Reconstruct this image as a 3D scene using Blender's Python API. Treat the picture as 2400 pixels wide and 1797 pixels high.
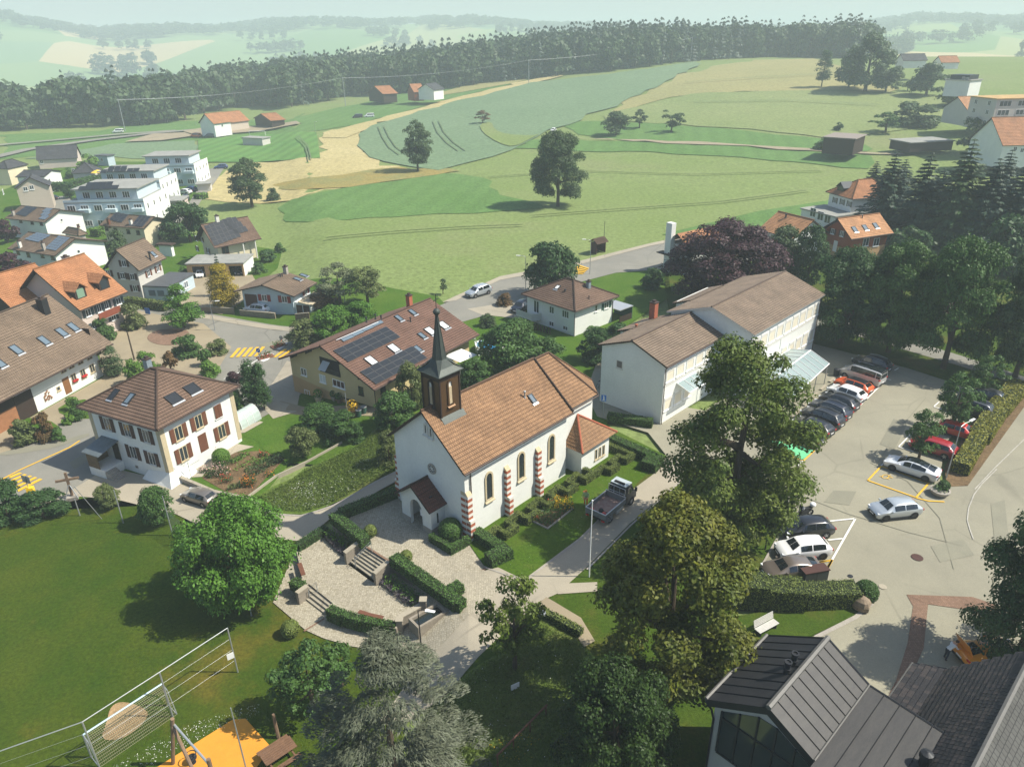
import bpy,math,random
import numpy as np
from mathutils import Vector,Matrix
from mathutils.geometry import delaunay_2d_cdt
for o in list(bpy.data.objects):bpy.data.objects.remove(o)
scene=bpy.context.scene
COL=scene.collection
RNG=random.Random(7)
NP=np.random.default_rng(11)
# ---- camera
CAM_H=38.0
FPX,CXP,CYP=1700.0,1200.0,898.5
PITCH=math.atan((CYP-85.0)/FPX)
_s=-50*math.tan(PITCH)/FPX;_c=math.sqrt(1-_s*_s)
_f=Vector((0,math.cos(PITCH),-math.sin(PITCH)))
_r0=Vector((1,0,0));_u0=Vector((0,math.sin(PITCH),math.cos(PITCH)))
CR=_r0*_c+_u0*_s;CU=_u0*_c-_r0*_s;CF=_f
cam_d=bpy.data.cameras.new('camera');cam=bpy.data.objects.new('camera',cam_d);COL.objects.link(cam)
cam.matrix_world=Matrix(((CR.x,CU.x,-CF.x,0),(CR.y,CU.y,-CF.y,0),(CR.z,CU.z,-CF.z,CAM_H),(0,0,0,1)))
cam_d.sensor_fit='HORIZONTAL';cam_d.sensor_width=36.0;cam_d.lens=36.0*FPX/2400.0
cam_d.clip_start=0.5;cam_d.clip_end=30000
scene.camera=cam
# ---- sky, sun, exposure
SUN_EL,SUN_AZ=50.0,92.0
w=bpy.data.worlds.new('World');scene.world=w;w.use_nodes=True
nt=w.node_tree
bg=nt.nodes['Background'];sk=nt.nodes.new('ShaderNodeTexSky');sk.sky_type='NISHITA'
sk.sun_disc=False;sk.sun_elevation=math.radians(SUN_EL);sk.sun_rotation=math.radians(SUN_AZ)
sk.altitude=500;sk.air_density=1.0;sk.dust_density=2.0;sk.ozone_density=2.6
nt.links.new(sk.outputs[0],bg.inputs[0]);bg.inputs[1].default_value=0.11
sd=bpy.data.lights.new('sun','SUN');sun=bpy.data.objects.new('sun',sd);COL.objects.link(sun)
sd.energy=5.0;sd.angle=math.radians(0.53);sd.color=(1.0,0.945,0.83)
_a,_e=math.radians(SUN_AZ),math.radians(SUN_EL)
SUN=Vector((math.sin(_a)*math.cos(_e),math.cos(_a)*math.cos(_e),math.sin(_e)))
sun.rotation_euler=(-SUN).to_track_quat('-Z','Y').to_euler();sun.location=(60,0,90)
vs=scene.view_settings;vs.view_transform='Standard';vs.look='None';vs.gamma=1;vs.exposure=0.7
vs.use_curve_mapping=False
scene.cycles.max_bounces=8;scene.cycles.transparent_max_bounces=12
scene.cycles.volume_bounces=1
scene.cycles.sample_clamp_indirect=6
# ---- terrain height
def sst(t):
 t=min(1.0,max(0.0,t));return t*t*(3-2*t)
RID_A=[-.9,-.64,-.5,-.38,-.3,-.12,0,.12,.3,.4,.47,.51,.64,.9];RID_Z=[98,98,56,60,72,76,68,46,34,34,50,56,54,54]
def hgt(x,y):
 u=x+0.3*(y-42)
 z=-1.8*sst((-3.4-u)/(7+8*sst((y-50)/14)))
 s=0.35*x+0.94*y
 k=0.25+0.75*sst((x+150)/250)
 z+=22*sst((s-180)/430)*k
 d=math.hypot(x,y)
 if d>380:
  a=x/max(y,1.0)
  v=sst((d-(600-125*sst((-a-.25)/.33)))/260)
  lf=sst((60-x)/260)
  z+=-(22+26*lf)*v
  f=sst((d-1050)/1450)
  z+=(np.interp(a,RID_A,RID_Z)-z)*f+5*f*math.sin(a*33+d*.004)
 return z
def G(px,py,z=None):
 """surveyed ground point seen at a photo pixel, on the terrain (or at a known height z)"""
 d=CF+CR*((px-CXP)/FPX)-CU*((py-CYP)/FPX)
 if z is not None:
  t=(z-CAM_H)/d.z;return Vector((d.x*t,d.y*t,z))
 t0,t=0.0,20.0
 while t<6000:
  if CAM_H+d.z*t<=hgt(d.x*t,d.y*t):break
  t0=t;t*=1.02
 for _ in range(30):
  m=(t0+t)/2
  if CAM_H+d.z*m<=hgt(d.x*m,d.y*m):t=m
  else:t0=m
 return Vector((d.x*t,d.y*t,hgt(d.x*t,d.y*t)))
K=2400/2212.0
def V(x,y,z=None):return G(x*K,y*K,z)
def pxm(p):
 """photo pixels per metre at a point"""
 return FPX/max(1e-3,(Vector(p)-Vector((0,0,CAM_H))).dot(CF))
MATS={}
def _n(nt,t,**k):
 n=nt.nodes.new(t)
 for a,b in k.items():
  if a.startswith('i_'):n.inputs[a[2:].replace('_',' ')].default_value=b
  else:setattr(n,a,b)
 return n
def mat(name,col,rough=.8,var=.18,scale=2.0,bump=0.0,bscale=30.0,metal=0.0,col2=None,spec=.3,scale2=None,island=0.0,coat=0.0,stretch=None):
 if name in MATS:return MATS[name]
 m=bpy.data.materials.new(name);m.use_nodes=True;nt=m.node_tree;L=nt.links
 b=nt.nodes['Principled BSDF'];b.inputs['Roughness'].default_value=rough;b.inputs['Metallic'].default_value=metal
 b.inputs['Specular IOR Level'].default_value=spec
 if coat:b.inputs['Coat Weight'].default_value=coat;b.inputs['Coat Roughness'].default_value=.05
 c1=tuple(col)+(1,);c2=tuple(col2)+(1,)if col2 else tuple(max(0,c*(1-var*1.6))for c in col)+(1,)
 tc=_n(nt,'ShaderNodeTexCoord');src=tc.outputs['Object']
 if stretch:
  mp=_n(nt,'ShaderNodeMapping');mp.inputs['Scale'].default_value=stretch;L.new(src,mp.inputs[0]);src=mp.outputs[0]
 if var or col2:
  n1=_n(nt,'ShaderNodeTexNoise',i_Scale=scale,i_Detail=6.0,i_Roughness=.62);L.new(src,n1 .inputs['Vector'])
  n2=_n(nt,'ShaderNodeTexNoise',i_Scale=(scale2 or scale*9),i_Detail=3.0);L.new(src,n2 .inputs['Vector'])
  ad=_n(nt,'ShaderNodeMix');ad.inputs[0].default_value=.4;L.new(n1 .outputs[0],ad.inputs[2]);L.new(n2 .outputs[0],ad.inputs[3])
  mr=_n(nt,'ShaderNodeMapRange');mr.inputs[1].default_value=.36;mr.inputs[2].default_value=.64;L.new(ad.outputs[0],mr.inputs[0])
  mx=_n(nt,'ShaderNodeMix',data_type='RGBA');mx.inputs[6].default_value=c1;mx.inputs[7].default_value=c2
  L.new(mr.outputs[0],mx.inputs[0]);out=mx.outputs[2]
  if island:
   ge=_n(nt,'ShaderNodeNewGeometry');hs=_n(nt,'ShaderNodeHueSaturation')
   m2=_n(nt,'ShaderNodeMapRange');m2 .inputs[3].default_value=1-island;m2 .inputs[4].default_value=1+island
   L.new(ge.outputs['Random Per Island'],m2 .inputs[0]);L.new(m2 .outputs[0],hs.inputs['Value']);L.new(out,hs.inputs['Color']);out=hs.outputs[0]
  L.new(out,b.inputs['Base Color'])
 else:b.inputs['Base Color'].default_value=c1
 if bump:
  nb=_n(nt,'ShaderNodeTexNoise',i_Scale=bscale,i_Detail=4.0);L.new(src,nb.inputs['Vector'])
  bp=_n(nt,'ShaderNodeBump',i_Strength=bump,i_Distance=.05);L.new(nb.outputs[0],bp.inputs['Height']);L.new(bp.outputs[0],b.inputs['Normal'])
 MATS[name]=m;return m
def leafmat(name,col,col2=None,trans=.25,island=.3,scale=.35):
 if name in MATS:return MATS[name]
 m=mat(name,col,rough=.55,col2=col2 or tuple(c*.62 for c in col),scale=scale,island=island,spec=.25)
 nt=m.node_tree;L=nt.links;b=nt.nodes['Principled BSDF'];o=nt.nodes['Material Output']
 t=_n(nt,'ShaderNodeBsdfTranslucent');mx=_n(nt,'ShaderNodeMixShader');mx.inputs[0].default_value=trans
 L.new(b.inputs['Base Color'].links[0].from_socket,t.inputs[0]);L.new(b.outputs[0],mx.inputs[1]);L.new(t.outputs[0],mx.inputs[2]);L.new(mx.outputs[0],o.inputs[0])
 return m
def tilemat(name,c1,c2,mortar,bw=.24,bh=.3,rough=.75,spots=None,offset=.5,ms=.02,sc=.5):
 """clay or slate tile colours in UV metres: every tile its own tint, weathering over it"""
 if name in MATS:return MATS[name]
 m=bpy.data.materials.new(name);m.use_nodes=True;nt=m.node_tree;L=nt.links;b=nt.nodes['Principled BSDF']
 b.inputs['Roughness'].default_value=rough;b.inputs['Specular IOR Level'].default_value=.25
 tc=_n(nt,'ShaderNodeTexCoord')
 br=_n(nt,'ShaderNodeTexBrick',offset=offset);br.inputs['Scale'].default_value=1.0
 br.inputs['Brick Width'].default_value=bw;br.inputs['Row Height'].default_value=bh;br.inputs['Mortar Size'].default_value=ms
 br.inputs['Color1'].default_value=tuple(c1)+(1,);br.inputs['Color2'].default_value=tuple(c2)+(1,);br.inputs['Mortar'].default_value=tuple(mortar)+(1,)
 L.new(tc.outputs['UV'],br.inputs[0])
 n=_n(nt,'ShaderNodeTexNoise',i_Scale=sc,i_Detail=8.0,i_Roughness=.7);L.new(tc.outputs['UV'],n.inputs['Vector'])
 mr=_n(nt,'ShaderNodeMapRange');mr.inputs[1].default_value=.35;mr.inputs[2].default_value=.68;mr.inputs[3].default_value=.72;mr.inputs[4].default_value=1.2
 L.new(n.outputs[0],mr.inputs[0])
 mu=_n(nt,'ShaderNodeMix',data_type='RGBA',blend_type='MULTIPLY');mu.inputs[0].default_value=1
 L.new(br.outputs[0],mu.inputs[6]);L.new(mr.outputs[0],mu.inputs[7]);out=mu.outputs[2]
 if spots:
  n3=_n(nt,'ShaderNodeTexNoise',i_Scale=1.6,i_Detail=7.0,i_Roughness=.75);L.new(tc.outputs['UV'],n3 .inputs['Vector'])
  m3=_n(nt,'ShaderNodeMapRange');m3 .inputs[1].default_value=.56;m3 .inputs[2].default_value=.70;m3 .inputs[4].default_value=.8;L.new(n3 .outputs[0],m3 .inputs[0])
  mx=_n(nt,'ShaderNodeMix',data_type='RGBA');L.new(m3 .outputs[0],mx.inputs[0]);L.new(out,mx.inputs[6]);mx.inputs[7].default_value=tuple(spots)+(1,);out=mx.outputs[2]
 L.new(out,b.inputs['Base Color'])
 bp=_n(nt,'ShaderNodeBump',i_Strength=.5,i_Distance=.03);L.new(br.outputs['Fac'],bp.inputs['Height']);bp.invert=True;L.new(bp.outputs[0],b.inputs['Normal'])
 MATS[name]=m;return m
class MB:
 def __init__(s):s.v=[];s.f=[];s.m=[];s.uv=[]
 def add(s,vs,fs,m=0,uvs=None):
  b=len(s.v);s.v+=[tuple(p)for p in vs]
  for i,f in enumerate(fs):
   s.f.append(tuple(b+k for k in f));s.m.append(m);s.uv.append(uvs[i]if uvs else None)
  return s
 def quad(s,a,b,c,d,m=0,uv=None):return s.add([a,b,c,d],[(0,1,2,3)],m,[uv]if uv else None)
 def box(s,c,d,m=0,rz=0.0,M=None):
  x,y,z=d[0]/2,d[1]/2,d[2]/2;cs,sn=math.cos(rz),math.sin(rz)
  P=[(-x,-y,-z),(x,-y,-z),(x,y,-z),(-x,y,-z),(-x,-y,z),(x,-y,z),(x,y,z),(-x,y,z)]
  if M is None:P=[(c[0]+p[0]*cs-p[1]*sn,c[1]+p[0]*sn+p[1]*cs,c[2]+p[2])for p in P]
  else:P=[tuple(M@Vector(p)+Vector(c))for p in P]
  return s.add(P,[(3,2,1,0),(4,5,6,7),(0,1,5,4),(1,2,6,5),(2,3,7,6),(3,0,4,7)],m)
 def b2(s,lo,hi,m=0):return s.box([(lo[i]+hi[i])/2 for i in range(3)],[hi[i]-lo[i]for i in range(3)],m)
 def prism(s,poly,z0,z1,m=0,mt=None):
  """poly: ccw list of (x,y); z0/z1 numbers or lists"""
  n=len(poly);Z0=z0 if hasattr(z0,'__len__')else[z0]*n;Z1=z1 if hasattr(z1,'__len__')else[z1]*n
  P=[(p[0],p[1],Z0[i])for i,p in enumerate(poly)]+[(p[0],p[1],Z1[i])for i,p in enumerate(poly)]
  s.add(P,[(i,(i+1)%n,n+(i+1)%n,n+i)for i in range(n)]+[tuple(range(n-1,-1,-1))],m)
  return s.add(P,[tuple(range(n,2*n))],m if mt is None else mt)
 def tube(s,pts,r,n=8,m=0,cap=True):
  pts=[Vector(p)for p in pts];R=r if hasattr(r,'__len__')else[r]*len(pts);V_=[];
  for i,p in enumerate(pts):
   t=(pts[min(i+1,len(pts)-1)]-pts[max(i-1,0)])
   t=t.normalized()if t.length>1e-9 else Vector((0,0,1))
   a=Vector((1,0,0))if abs(t.x)<.8 else Vector((0,1,0))
   u=t.cross(a).normalized();w_=t.cross(u)
   V_+=[tuple(p+(u*math.cos(k*2*math.pi/n)+w_*math.sin(k*2*math.pi/n))*R[i])for k in range(n)]
  F=[(i*n+k,i*n+(k+1)%n,(i+1)*n+(k+1)%n,(i+1)*n+k)for i in range(len(pts)-1)for k in range(n)]
  if cap:F+=[tuple(range(n-1,-1,-1)),tuple((len(pts)-1)*n+k for k in range(n))]
  return s.add(V_,F,m)
 def lathe(s,prof,n=16,m=0,c=(0,0,0)):
  V_=[(c[0]+r*math.cos(2*math.pi*k/n),c[1]+r*math.sin(2*math.pi*k/n),c[2]+z)for r,z in prof for k in range(n)]
  F=[(i*n+k,i*n+(k+1)%n,(i+1)*n+(k+1)%n,(i+1)*n+k)for i in range(len(prof)-1)for k in range(n)]
  F+=[tuple(range(n-1,-1,-1)),tuple((len(prof)-1)*n+k for k in range(n))]
  return s.add(V_,F,m)
 def mesh(s,name,mats):
  me=bpy.data.meshes.new(name);me.from_pydata(s.v,[],s.f)
  for x in(mats if isinstance(mats,(list,tuple))else[mats]):me.materials.append(x)
  if len(me.materials)>1:me.polygons.foreach_set('material_index',s.m)
  if any(u is not None for u in s.uv):
   l=me.uv_layers.new(name='uv');i=0
   for f,u in zip(s.f,s.uv):
    for k in range(len(f)):
     l.data[i].uv=u[k]if u else(0,0);i+=1
  me.update();return me
 def build(s,name,mats,parent=None,smooth=False,kind=None,loc=None,rz=None,label=None):
  return link(name,s.mesh(name,mats),parent,smooth,kind,loc,rz,label)
def link(name,me,parent=None,smooth=False,kind=None,loc=None,rz=None,label=None):
 o=bpy.data.objects.new(name,me);COL.objects.link(o)
 if smooth:me.polygons.foreach_set('use_smooth',[True]*len(me.polygons))
 if parent:o.parent=parent
 if kind:o['kind']=kind
 if label:o['label']=label
 if loc is not None:o.location=loc
 if rz is not None:o.rotation_euler=(0,0,rz)
 return o
def tag(o,label,cat,group=None):
 o['label']=label;o['category']=cat
 if group:o['group']=group
 return o
def thing(name,label,cat,loc=(0,0,0),rz=0.0,group=None):
 o=bpy.data.objects.new(name,None);COL.objects.link(o);o.empty_display_size=.2
 o.location=loc;o.rotation_euler=(0,0,rz);return tag(o,label,cat,group)
def copy_tree(o,parent=None):
 c=o.copy();COL.objects.link(c)
 if parent:c.parent=parent
 for ch in o.children:copy_tree(ch,c)
 return c
M_WHITE=mat('white_render',(.71,.72,.67),.85,var=.07,scale=.5,bump=.08)
M_OFFW=mat('offwhite_render',(.62,.60,.54),.85,var=.06,scale=.6)
M_FRAME=mat('white_frame',(.75,.75,.72),.5,var=0)
M_GLASS=mat('window_glass',(.03,.04,.045),.08,var=0,spec=.8)
M_SKYL=mat('skylight_glass',(.12,.16,.19),.06,var=0,spec=1.0)
M_SOLAR=mat('solar_cell',(.022,.025,.03),.35,var=.1,scale=1.5,spec=.35)
M_ALU=mat('aluminium',(.55,.56,.56),.4,var=.05,metal=.6)
M_DARKW=mat('dark_wood',(.045,.028,.02),.75,var=.3,scale=3,stretch=(1,1,6))
M_BROWN=mat('brown_shutter',(.15,.062,.035),.6,var=.12,scale=4)
M_DKBROWN=mat('dark_shaded_brown',(.07,.03,.022),.6,var=.12,scale=4)  # dark brown; also the shutter brown with wall shade put into the colour
M_RED=mat('red_shutter',(.25,.03,.025),.6,var=.1)
M_GREENSH=mat('green_shutter',(.04,.10,.075),.6,var=.1)
M_STONE=mat('pale_sandstone',(.50,.42,.27),.85,var=.12,scale=3)
M_CONC=mat('concrete',(.36,.33,.28),.9,var=.2,scale=1.2,bump=.2)
M_METAL=mat('galvanised_steel',(.38,.40,.40),.45,var=.1,metal=.5)
M_DKMET=mat('dark_metal',(.03,.032,.035),.5,var=.1,metal=.3)
M_GUTTER=mat('copper_brown_gutter',(.08,.055,.045),.5,var=.1,metal=.3)
M_BARK=mat('bark',(.10,.075,.05),.95,var=.3,scale=4,bump=.5,stretch=(1,1,.3))
M_BLIND=mat('cream_blind',(.66,.61,.48),.7,var=.04)
M_BLACK=mat('black_rubber',(.015,.015,.016),.8,var=0)
# ---- ground
def grassmat(name,c1,c2,sc=.12,fine=3.0,bump=.4,c3=None,patch=.03,mow=None):
 if name in MATS:return MATS[name]
 m=bpy.data.materials.new(name);m.use_nodes=True;nt=m.node_tree;L=nt.links;b=nt.nodes['Principled BSDF']
 b.inputs['Roughness'].default_value=.9;b.inputs['Specular IOR Level'].default_value=.1
 tc=_n(nt,'ShaderNodeTexCoord');S=tc.outputs['Object']
 def noise(s,d=5.0,lo=.38,hi=.62,r=.6):
  n=_n(nt,'ShaderNodeTexNoise',i_Scale=s,i_Detail=d,i_Roughness=r);L.new(S,n.inputs['Vector'])
  q=_n(nt,'ShaderNodeMapRange');q.inputs[1].default_value=lo;q.inputs[2].default_value=hi;L.new(n.outputs[0],q.inputs[0]);return q.outputs[0]
 mx=_n(nt,'ShaderNodeMix',data_type='RGBA');mx.inputs[6].default_value=tuple(c1)+(1,);mx.inputs[7].default_value=tuple(c2)+(1,)
 L.new(noise(sc,7.0,r=.7),mx.inputs[0]);out=mx.outputs[2]
 if c3:
  m2=_n(nt,'ShaderNodeMix',data_type='RGBA');L.new(out,m2 .inputs[6]);m2 .inputs[7].default_value=tuple(c3)+(1,)
  L.new(noise(patch,6.0,.52,.66,.65),m2 .inputs[0]);out=m2 .outputs[2]
 if mow:
  wv=_n(nt,'ShaderNodeTexWave',i_Scale=mow[0],i_Distortion=1.2,i_Detail=3.0);mp=_n(nt,'ShaderNodeMapping');mp.inputs['Rotation'].default_value=(0,0,mow[1])
  L.new(S,mp.inputs[0]);L.new(mp.outputs[0],wv.inputs[0])
  h0=_n(nt,'ShaderNodeHueSaturation');r0=_n(nt,'ShaderNodeMapRange');r0 .inputs[3].default_value=1-mow[2];r0 .inputs[4].default_value=1+mow[2]
  L.new(wv.outputs[1],r0 .inputs[0]);L.new(r0 .outputs[0],h0 .inputs['Value']);L.new(out,h0 .inputs['Color']);out=h0 .outputs[0]
 hs=_n(nt,'ShaderNodeHueSaturation');L.new(out,hs.inputs['Color'])
 vr=_n(nt,'ShaderNodeMapRange');vr.inputs[3].default_value=.62;vr.inputs[4].default_value=1.34;L.new(noise(fine,8.0,.34,.66,.8),vr.inputs[0]);L.new(vr.outputs[0],hs.inputs['Value'])
 L.new(hs.outputs[0],b.inputs['Base Color'])
 bn=_n(nt,'ShaderNodeTexNoise',i_Scale=fine*2.5,i_Detail=5.0);L.new(S,bn.inputs['Vector'])
 bp=_n(nt,'ShaderNodeBump',i_Strength=bump,i_Distance=.12);L.new(bn.outputs[0],bp.inputs['Height']);L.new(bp.outputs[0],b.inputs['Normal'])
 MATS[name]=m;return m
def pavemat(name,c1,c2,sc=.25,stain=.5,crack=0.0,cobble=0.0,tile=None):
 if name in MATS:return MATS[name]
 m=bpy.data.materials.new(name);m.use_nodes=True;nt=m.node_tree;L=nt.links;b=nt.nodes['Principled BSDF']
 b.inputs['Roughness'].default_value=.88;b.inputs['Specular IOR Level'].default_value=.2
 tc=_n(nt,'ShaderNodeTexCoord');S=tc.outputs['Object']
 n1=_n(nt,'ShaderNodeTexNoise',i_Scale=sc,i_Detail=9.0,i_Roughness=.68);L.new(S,n1 .inputs['Vector'])
 q=_n(nt,'ShaderNodeMapRange');q.inputs[1].default_value=.36;q.inputs[2].default_value=.66;L.new(n1 .outputs[0],q.inputs[0])
 mx=_n(nt,'ShaderNodeMix',data_type='RGBA');mx.inputs[6].default_value=tuple(c1)+(1,);mx.inputs[7].default_value=tuple(c2)+(1,);L.new(q.outputs[0],mx.inputs[0]);out=mx.outputs[2]
 n2=_n(nt,'ShaderNodeTexNoise',i_Scale=14.0,i_Detail=4.0,i_Roughness=.8);L.new(S,n2 .inputs['Vector'])
 hs=_n(nt,'ShaderNodeHueSaturation');vr=_n(nt,'ShaderNodeMapRange');vr.inputs[1].default_value=.3;vr.inputs[2].default_value=.7;vr.inputs[3].default_value=.84;vr.inputs[4].default_value=1.14
 L.new(n2 .outputs[0],vr.inputs[0]);L.new(vr.outputs[0],hs.inputs['Value']);L.new(out,hs.inputs['Color']);out=hs.outputs[0]
 hgt_out=n2 .outputs[0]
 if crack:
  wn=_n(nt,'ShaderNodeTexNoise',i_Scale=.5,i_Detail=4.0);L.new(S,wn.inputs['Vector'])
  wm=_n(nt,'ShaderNodeMix',data_type='VECTOR');wm.inputs[0].default_value=.25;L.new(S,wm.inputs[4]);L.new(wn.outputs[1],wm.inputs[5])
  vo=_n(nt,'ShaderNodeTexVoronoi',feature='DISTANCE_TO_EDGE');vo.inputs['Scale'].default_value=.16;L.new(wm.outputs[1],vo.inputs['Vector'])
  r2=_n(nt,'ShaderNodeMapRange');r2 .inputs[1].default_value=.004;r2 .inputs[2].default_value=.016;r2 .inputs[3].default_value=crack;r2 .inputs[4].default_value=0;L.new(vo.outputs['Distance'],r2 .inputs[0])
  n3=_n(nt,'ShaderNodeTexNoise',i_Scale=.12);L.new(S,n3 .inputs['Vector']);r3=_n(nt,'ShaderNodeMapRange');r3 .inputs[1].default_value=.45;r3 .inputs[2].default_value=.6;L.new(n3 .outputs[0],r3 .inputs[0])
  ml=_n(nt,'ShaderNodeMath',operation='MULTIPLY');L.new(r2 .outputs[0],ml.inputs[0]);L.new(r3 .outputs[0],ml.inputs[1])
  m3=_n(nt,'ShaderNodeMix',data_type='RGBA');L.new(ml.outputs[0],m3 .inputs[0]);L.new(out,m3 .inputs[6]);m3 .inputs[7].default_value=tuple(c*.3 for c in c1)+(1,);out=m3 .outputs[2]
 if cobble:
  vo=_n(nt,'ShaderNodeTexVoronoi',feature='DISTANCE_TO_EDGE');vo.inputs['Scale'].default_value=cobble;vo.inputs['Randomness'].default_value=.55;L.new(S,vo.inputs['Vector'])
  vc=_n(nt,'ShaderNodeTexVoronoi');vc.inputs['Scale'].default_value=cobble;vc.inputs['Randomness'].default_value=.55;L.new(S,vc.inputs['Vector'])
  h3=_n(nt,'ShaderNodeHueSaturation');sp=_n(nt,'ShaderNodeSeparateColor');L.new(vc.outputs['Color'],sp.inputs[0])
  r4=_n(nt,'ShaderNodeMapRange');r4 .inputs[3].default_value=.86;r4 .inputs[4].default_value=1.12;L.new(sp.outputs[0],r4 .inputs[0]);L.new(r4 .outputs[0],h3 .inputs['Value']);L.new(out,h3 .inputs['Color'])
  r2=_n(nt,'ShaderNodeMapRange');r2 .inputs[1].default_value=.03;r2 .inputs[2].default_value=.11;L.new(vo.outputs['Distance'],r2 .inputs[0])
  m3=_n(nt,'ShaderNodeMix',data_type='RGBA');L.new(r2 .outputs[0],m3 .inputs[0]);m3 .inputs[6].default_value=(c1[0]*.62,c1[1]*.6,c1[2]*.55,1);L.new(h3 .outputs[0],m3 .inputs[7]);out=m3 .outputs[2];hgt_out=r2 .outputs[0]
 L.new(out,b.inputs['Base Color'])
 bp=_n(nt,'ShaderNodeBump',i_Strength=.35,i_Distance=.02);L.new(hgt_out,bp.inputs['Height']);L.new(bp.outputs[0],b.inputs['Normal'])
 MATS[name]=m;return m
GR_HAY=grassmat('hay_meadow_grass',(.148,.198,.060),(.168,.212,.074),.02,1.1,c3=(.18,.20,.085),patch=.012)
GR_BASE=grassmat('village_grass',(.085,.15,.03),(.12,.17,.045),.08,3)
GR_LAWN=grassmat('church_lawn_grass',(.045,.092,.006),(.062,.105,.010),.25,5,c3=(.08,.11,.018),patch=.22)
GR_GARD=grassmat('garden_lawn_grass',(.048,.105,.010),(.072,.125,.016),.2,4)
GR_PITCH=grassmat('ball_field_grass',(.032,.062,.004),(.052,.074,.006),.16,4,c3=(.105,.088,.012),patch=.09)
GR_MEAD=grassmat('rough_meadow_grass',(.085,.135,.022),(.125,.165,.035),.3,6,bump=.8,c3=(.15,.16,.05),patch=.3)
GR_SHADE=grassmat('shaded_lawn_grass',(.038,.072,.006),(.052,.082,.009),.3,5,c3=(.08,.08,.015),patch=.15)  # darker lawn copy for ground under trees, shade put into the colour
GR_STRIP=grassmat('bright_clover_field',(.085,.162,.042),(.10,.178,.052),.03,1.2,mow=(.05,.2,.05))
GR_CROP=grassmat('blue_green_crop',(.125,.185,.10),(.14,.20,.112),.02,.8)
GR_WHEAT=grassmat('ripe_barley',(.36,.30,.135),(.41,.345,.17),.02,.9,mow=(.12,1.3,.05))
GR_OCHRE=grassmat('dry_rough_grass',(.26,.20,.06),(.20,.19,.07),.08,1.5)
GR_TAN=grassmat('tan_stubble',(.235,.225,.095),(.27,.245,.105),.02,.8)
GR_OLIVE=grassmat('olive_meadow',(.165,.205,.075),(.195,.225,.09),.02,.9)
GR_SPORT=grassmat('sports_turf',(.085,.185,.045),(.105,.20,.05),.04,2,mow=(.055,.1,.12))
ASPH=pavemat('worn_asphalt',(.275,.258,.19),(.22,.207,.155),.1,crack=.22)
ASPH2=pavemat('road_asphalt',(.225,.215,.18),(.175,.17,.145),.1,crack=.4)
CONCP=pavemat('concrete_paving',(.35,.31,.235),(.29,.26,.20),.15,crack=.4)
YARD=pavemat('gravel_yard',(.30,.25,.165),(.24,.20,.135),.2)
COBB=pavemat('light_cobbles',(.37,.335,.255),(.31,.28,.215),.3,cobble=5.5)
BRICKP=pavemat('red_brick_paving',(.23,.145,.10),(.18,.115,.08),.4,cobble=6.5)
SOIL=grassmat('garden_soil',(.17,.115,.06),(.12,.08,.045),.6,4,bump=.9)
EARTH=grassmat('bare_earth',(.36,.24,.125),(.27,.19,.095),.5,4,bump=.5)
PFADE=mat('worn_road_line',(.42,.40,.34),.8,var=.25,scale=2)
PWHITE=mat('road_paint_white',(.72,.71,.66),.7,var=.12,scale=3)
PYELL=mat('road_paint_yellow',(.72,.42,.03),.7,var=.12,scale=3)
PGREEN=mat('road_paint_green',(.14,.50,.24),.7,var=.06,scale=2)
ORANGE=mat('orange_rubber_floor',(.62,.27,.03),.85,var=.08,scale=1.5,bump=.2)
HILLM=None
PATCH=pavemat('dark_asphalt_patch',(.225,.215,.158),(.19,.182,.138),.3)
def inpoly(px,py,poly):
 n=len(poly);c=np.zeros(len(px),bool);j=n-1
 for i in range(n):
  xi,yi,xj,yj=poly[i][0],poly[i][1],poly[j][0],poly[j][1]
  if abs(yi-yj)>1e-12:
   c^=((yi>py)!=(yj>py))&(px<(xj-xi)*(py-yi)/(yj-yi)+xi)
  j=i
 return c
def smooth_poly(poly,it=1):
 for _ in range(it):
  q=[]
  for i in range(len(poly)):
   a,b=Vector(poly[i]),Vector(poly[(i+1)%len(poly)])
   q+=[a*.75+b*.25,a*.25+b*.75]
  poly=q
 return poly
def drape(name,poly,m,layer,step=None,kind='structure',smooth=0,parent=None,zf=None,closed=True):
 poly=[Vector((p[0],p[1]))for p in poly]
 if smooth:poly=smooth_poly(poly,smooth)
 xs=[p[0]for p in poly];ys=[p[1]for p in poly]
 dmax=max(math.hypot(p[0],p[1])for p in poly);dmid=sum(math.hypot(p[0],p[1])for p in poly)/len(poly)
 if step is None:step=1.1 if dmid<75 else(2.5 if dmid<150 else dmid*.028)
 pts=[]
 for i in range(len(poly)):
  a,b=poly[i],poly[(i+1)%len(poly)];n=max(1,int((b-a).length/step))
  pts+=[a+(b-a)*(k/n)for k in range(n)]
 gx,gy=np.meshgrid(np.arange(min(xs),max(xs),step),np.arange(min(ys),max(ys),step));gx,gy=gx.ravel(),gy.ravel()
 ok=inpoly(gx,gy,poly)
 inner=[Vector((float(a),float(b)))for a,b in zip(gx[ok],gy[ok])]
 if any(k in name for k in('field','meadow','pasture','sandy_strip','grass_strip')):
  w_=.16*step if dmid>150 else .25
  pts=[p+Vector((NP.normal()*w_,NP.normal()*w_))for p in pts]
 ne=len(pts)
 r=delaunay_2d_cdt(pts+inner,[(i,(i+1)%ne)for i in range(ne)],[],1,1e-4)
 off=lambda x,y:layer*(.012+max(0,math.hypot(x,y)-90)*.00035)
 H_=zf or hgt
 me=bpy.data.meshes.new(name);me.from_pydata([(v.x,v.y,H_(v.x,v.y)+off(v.x,v.y))for v in r[0]],[],[tuple(f)for f in r[2]])
 me.materials.append(m);me.update()
 if len(me.polygons)and me.polygons[0].normal.z<0:me.flip_normals()
 o=link(name,me,parent)
 if kind:o['kind']=kind
 return o
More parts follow.
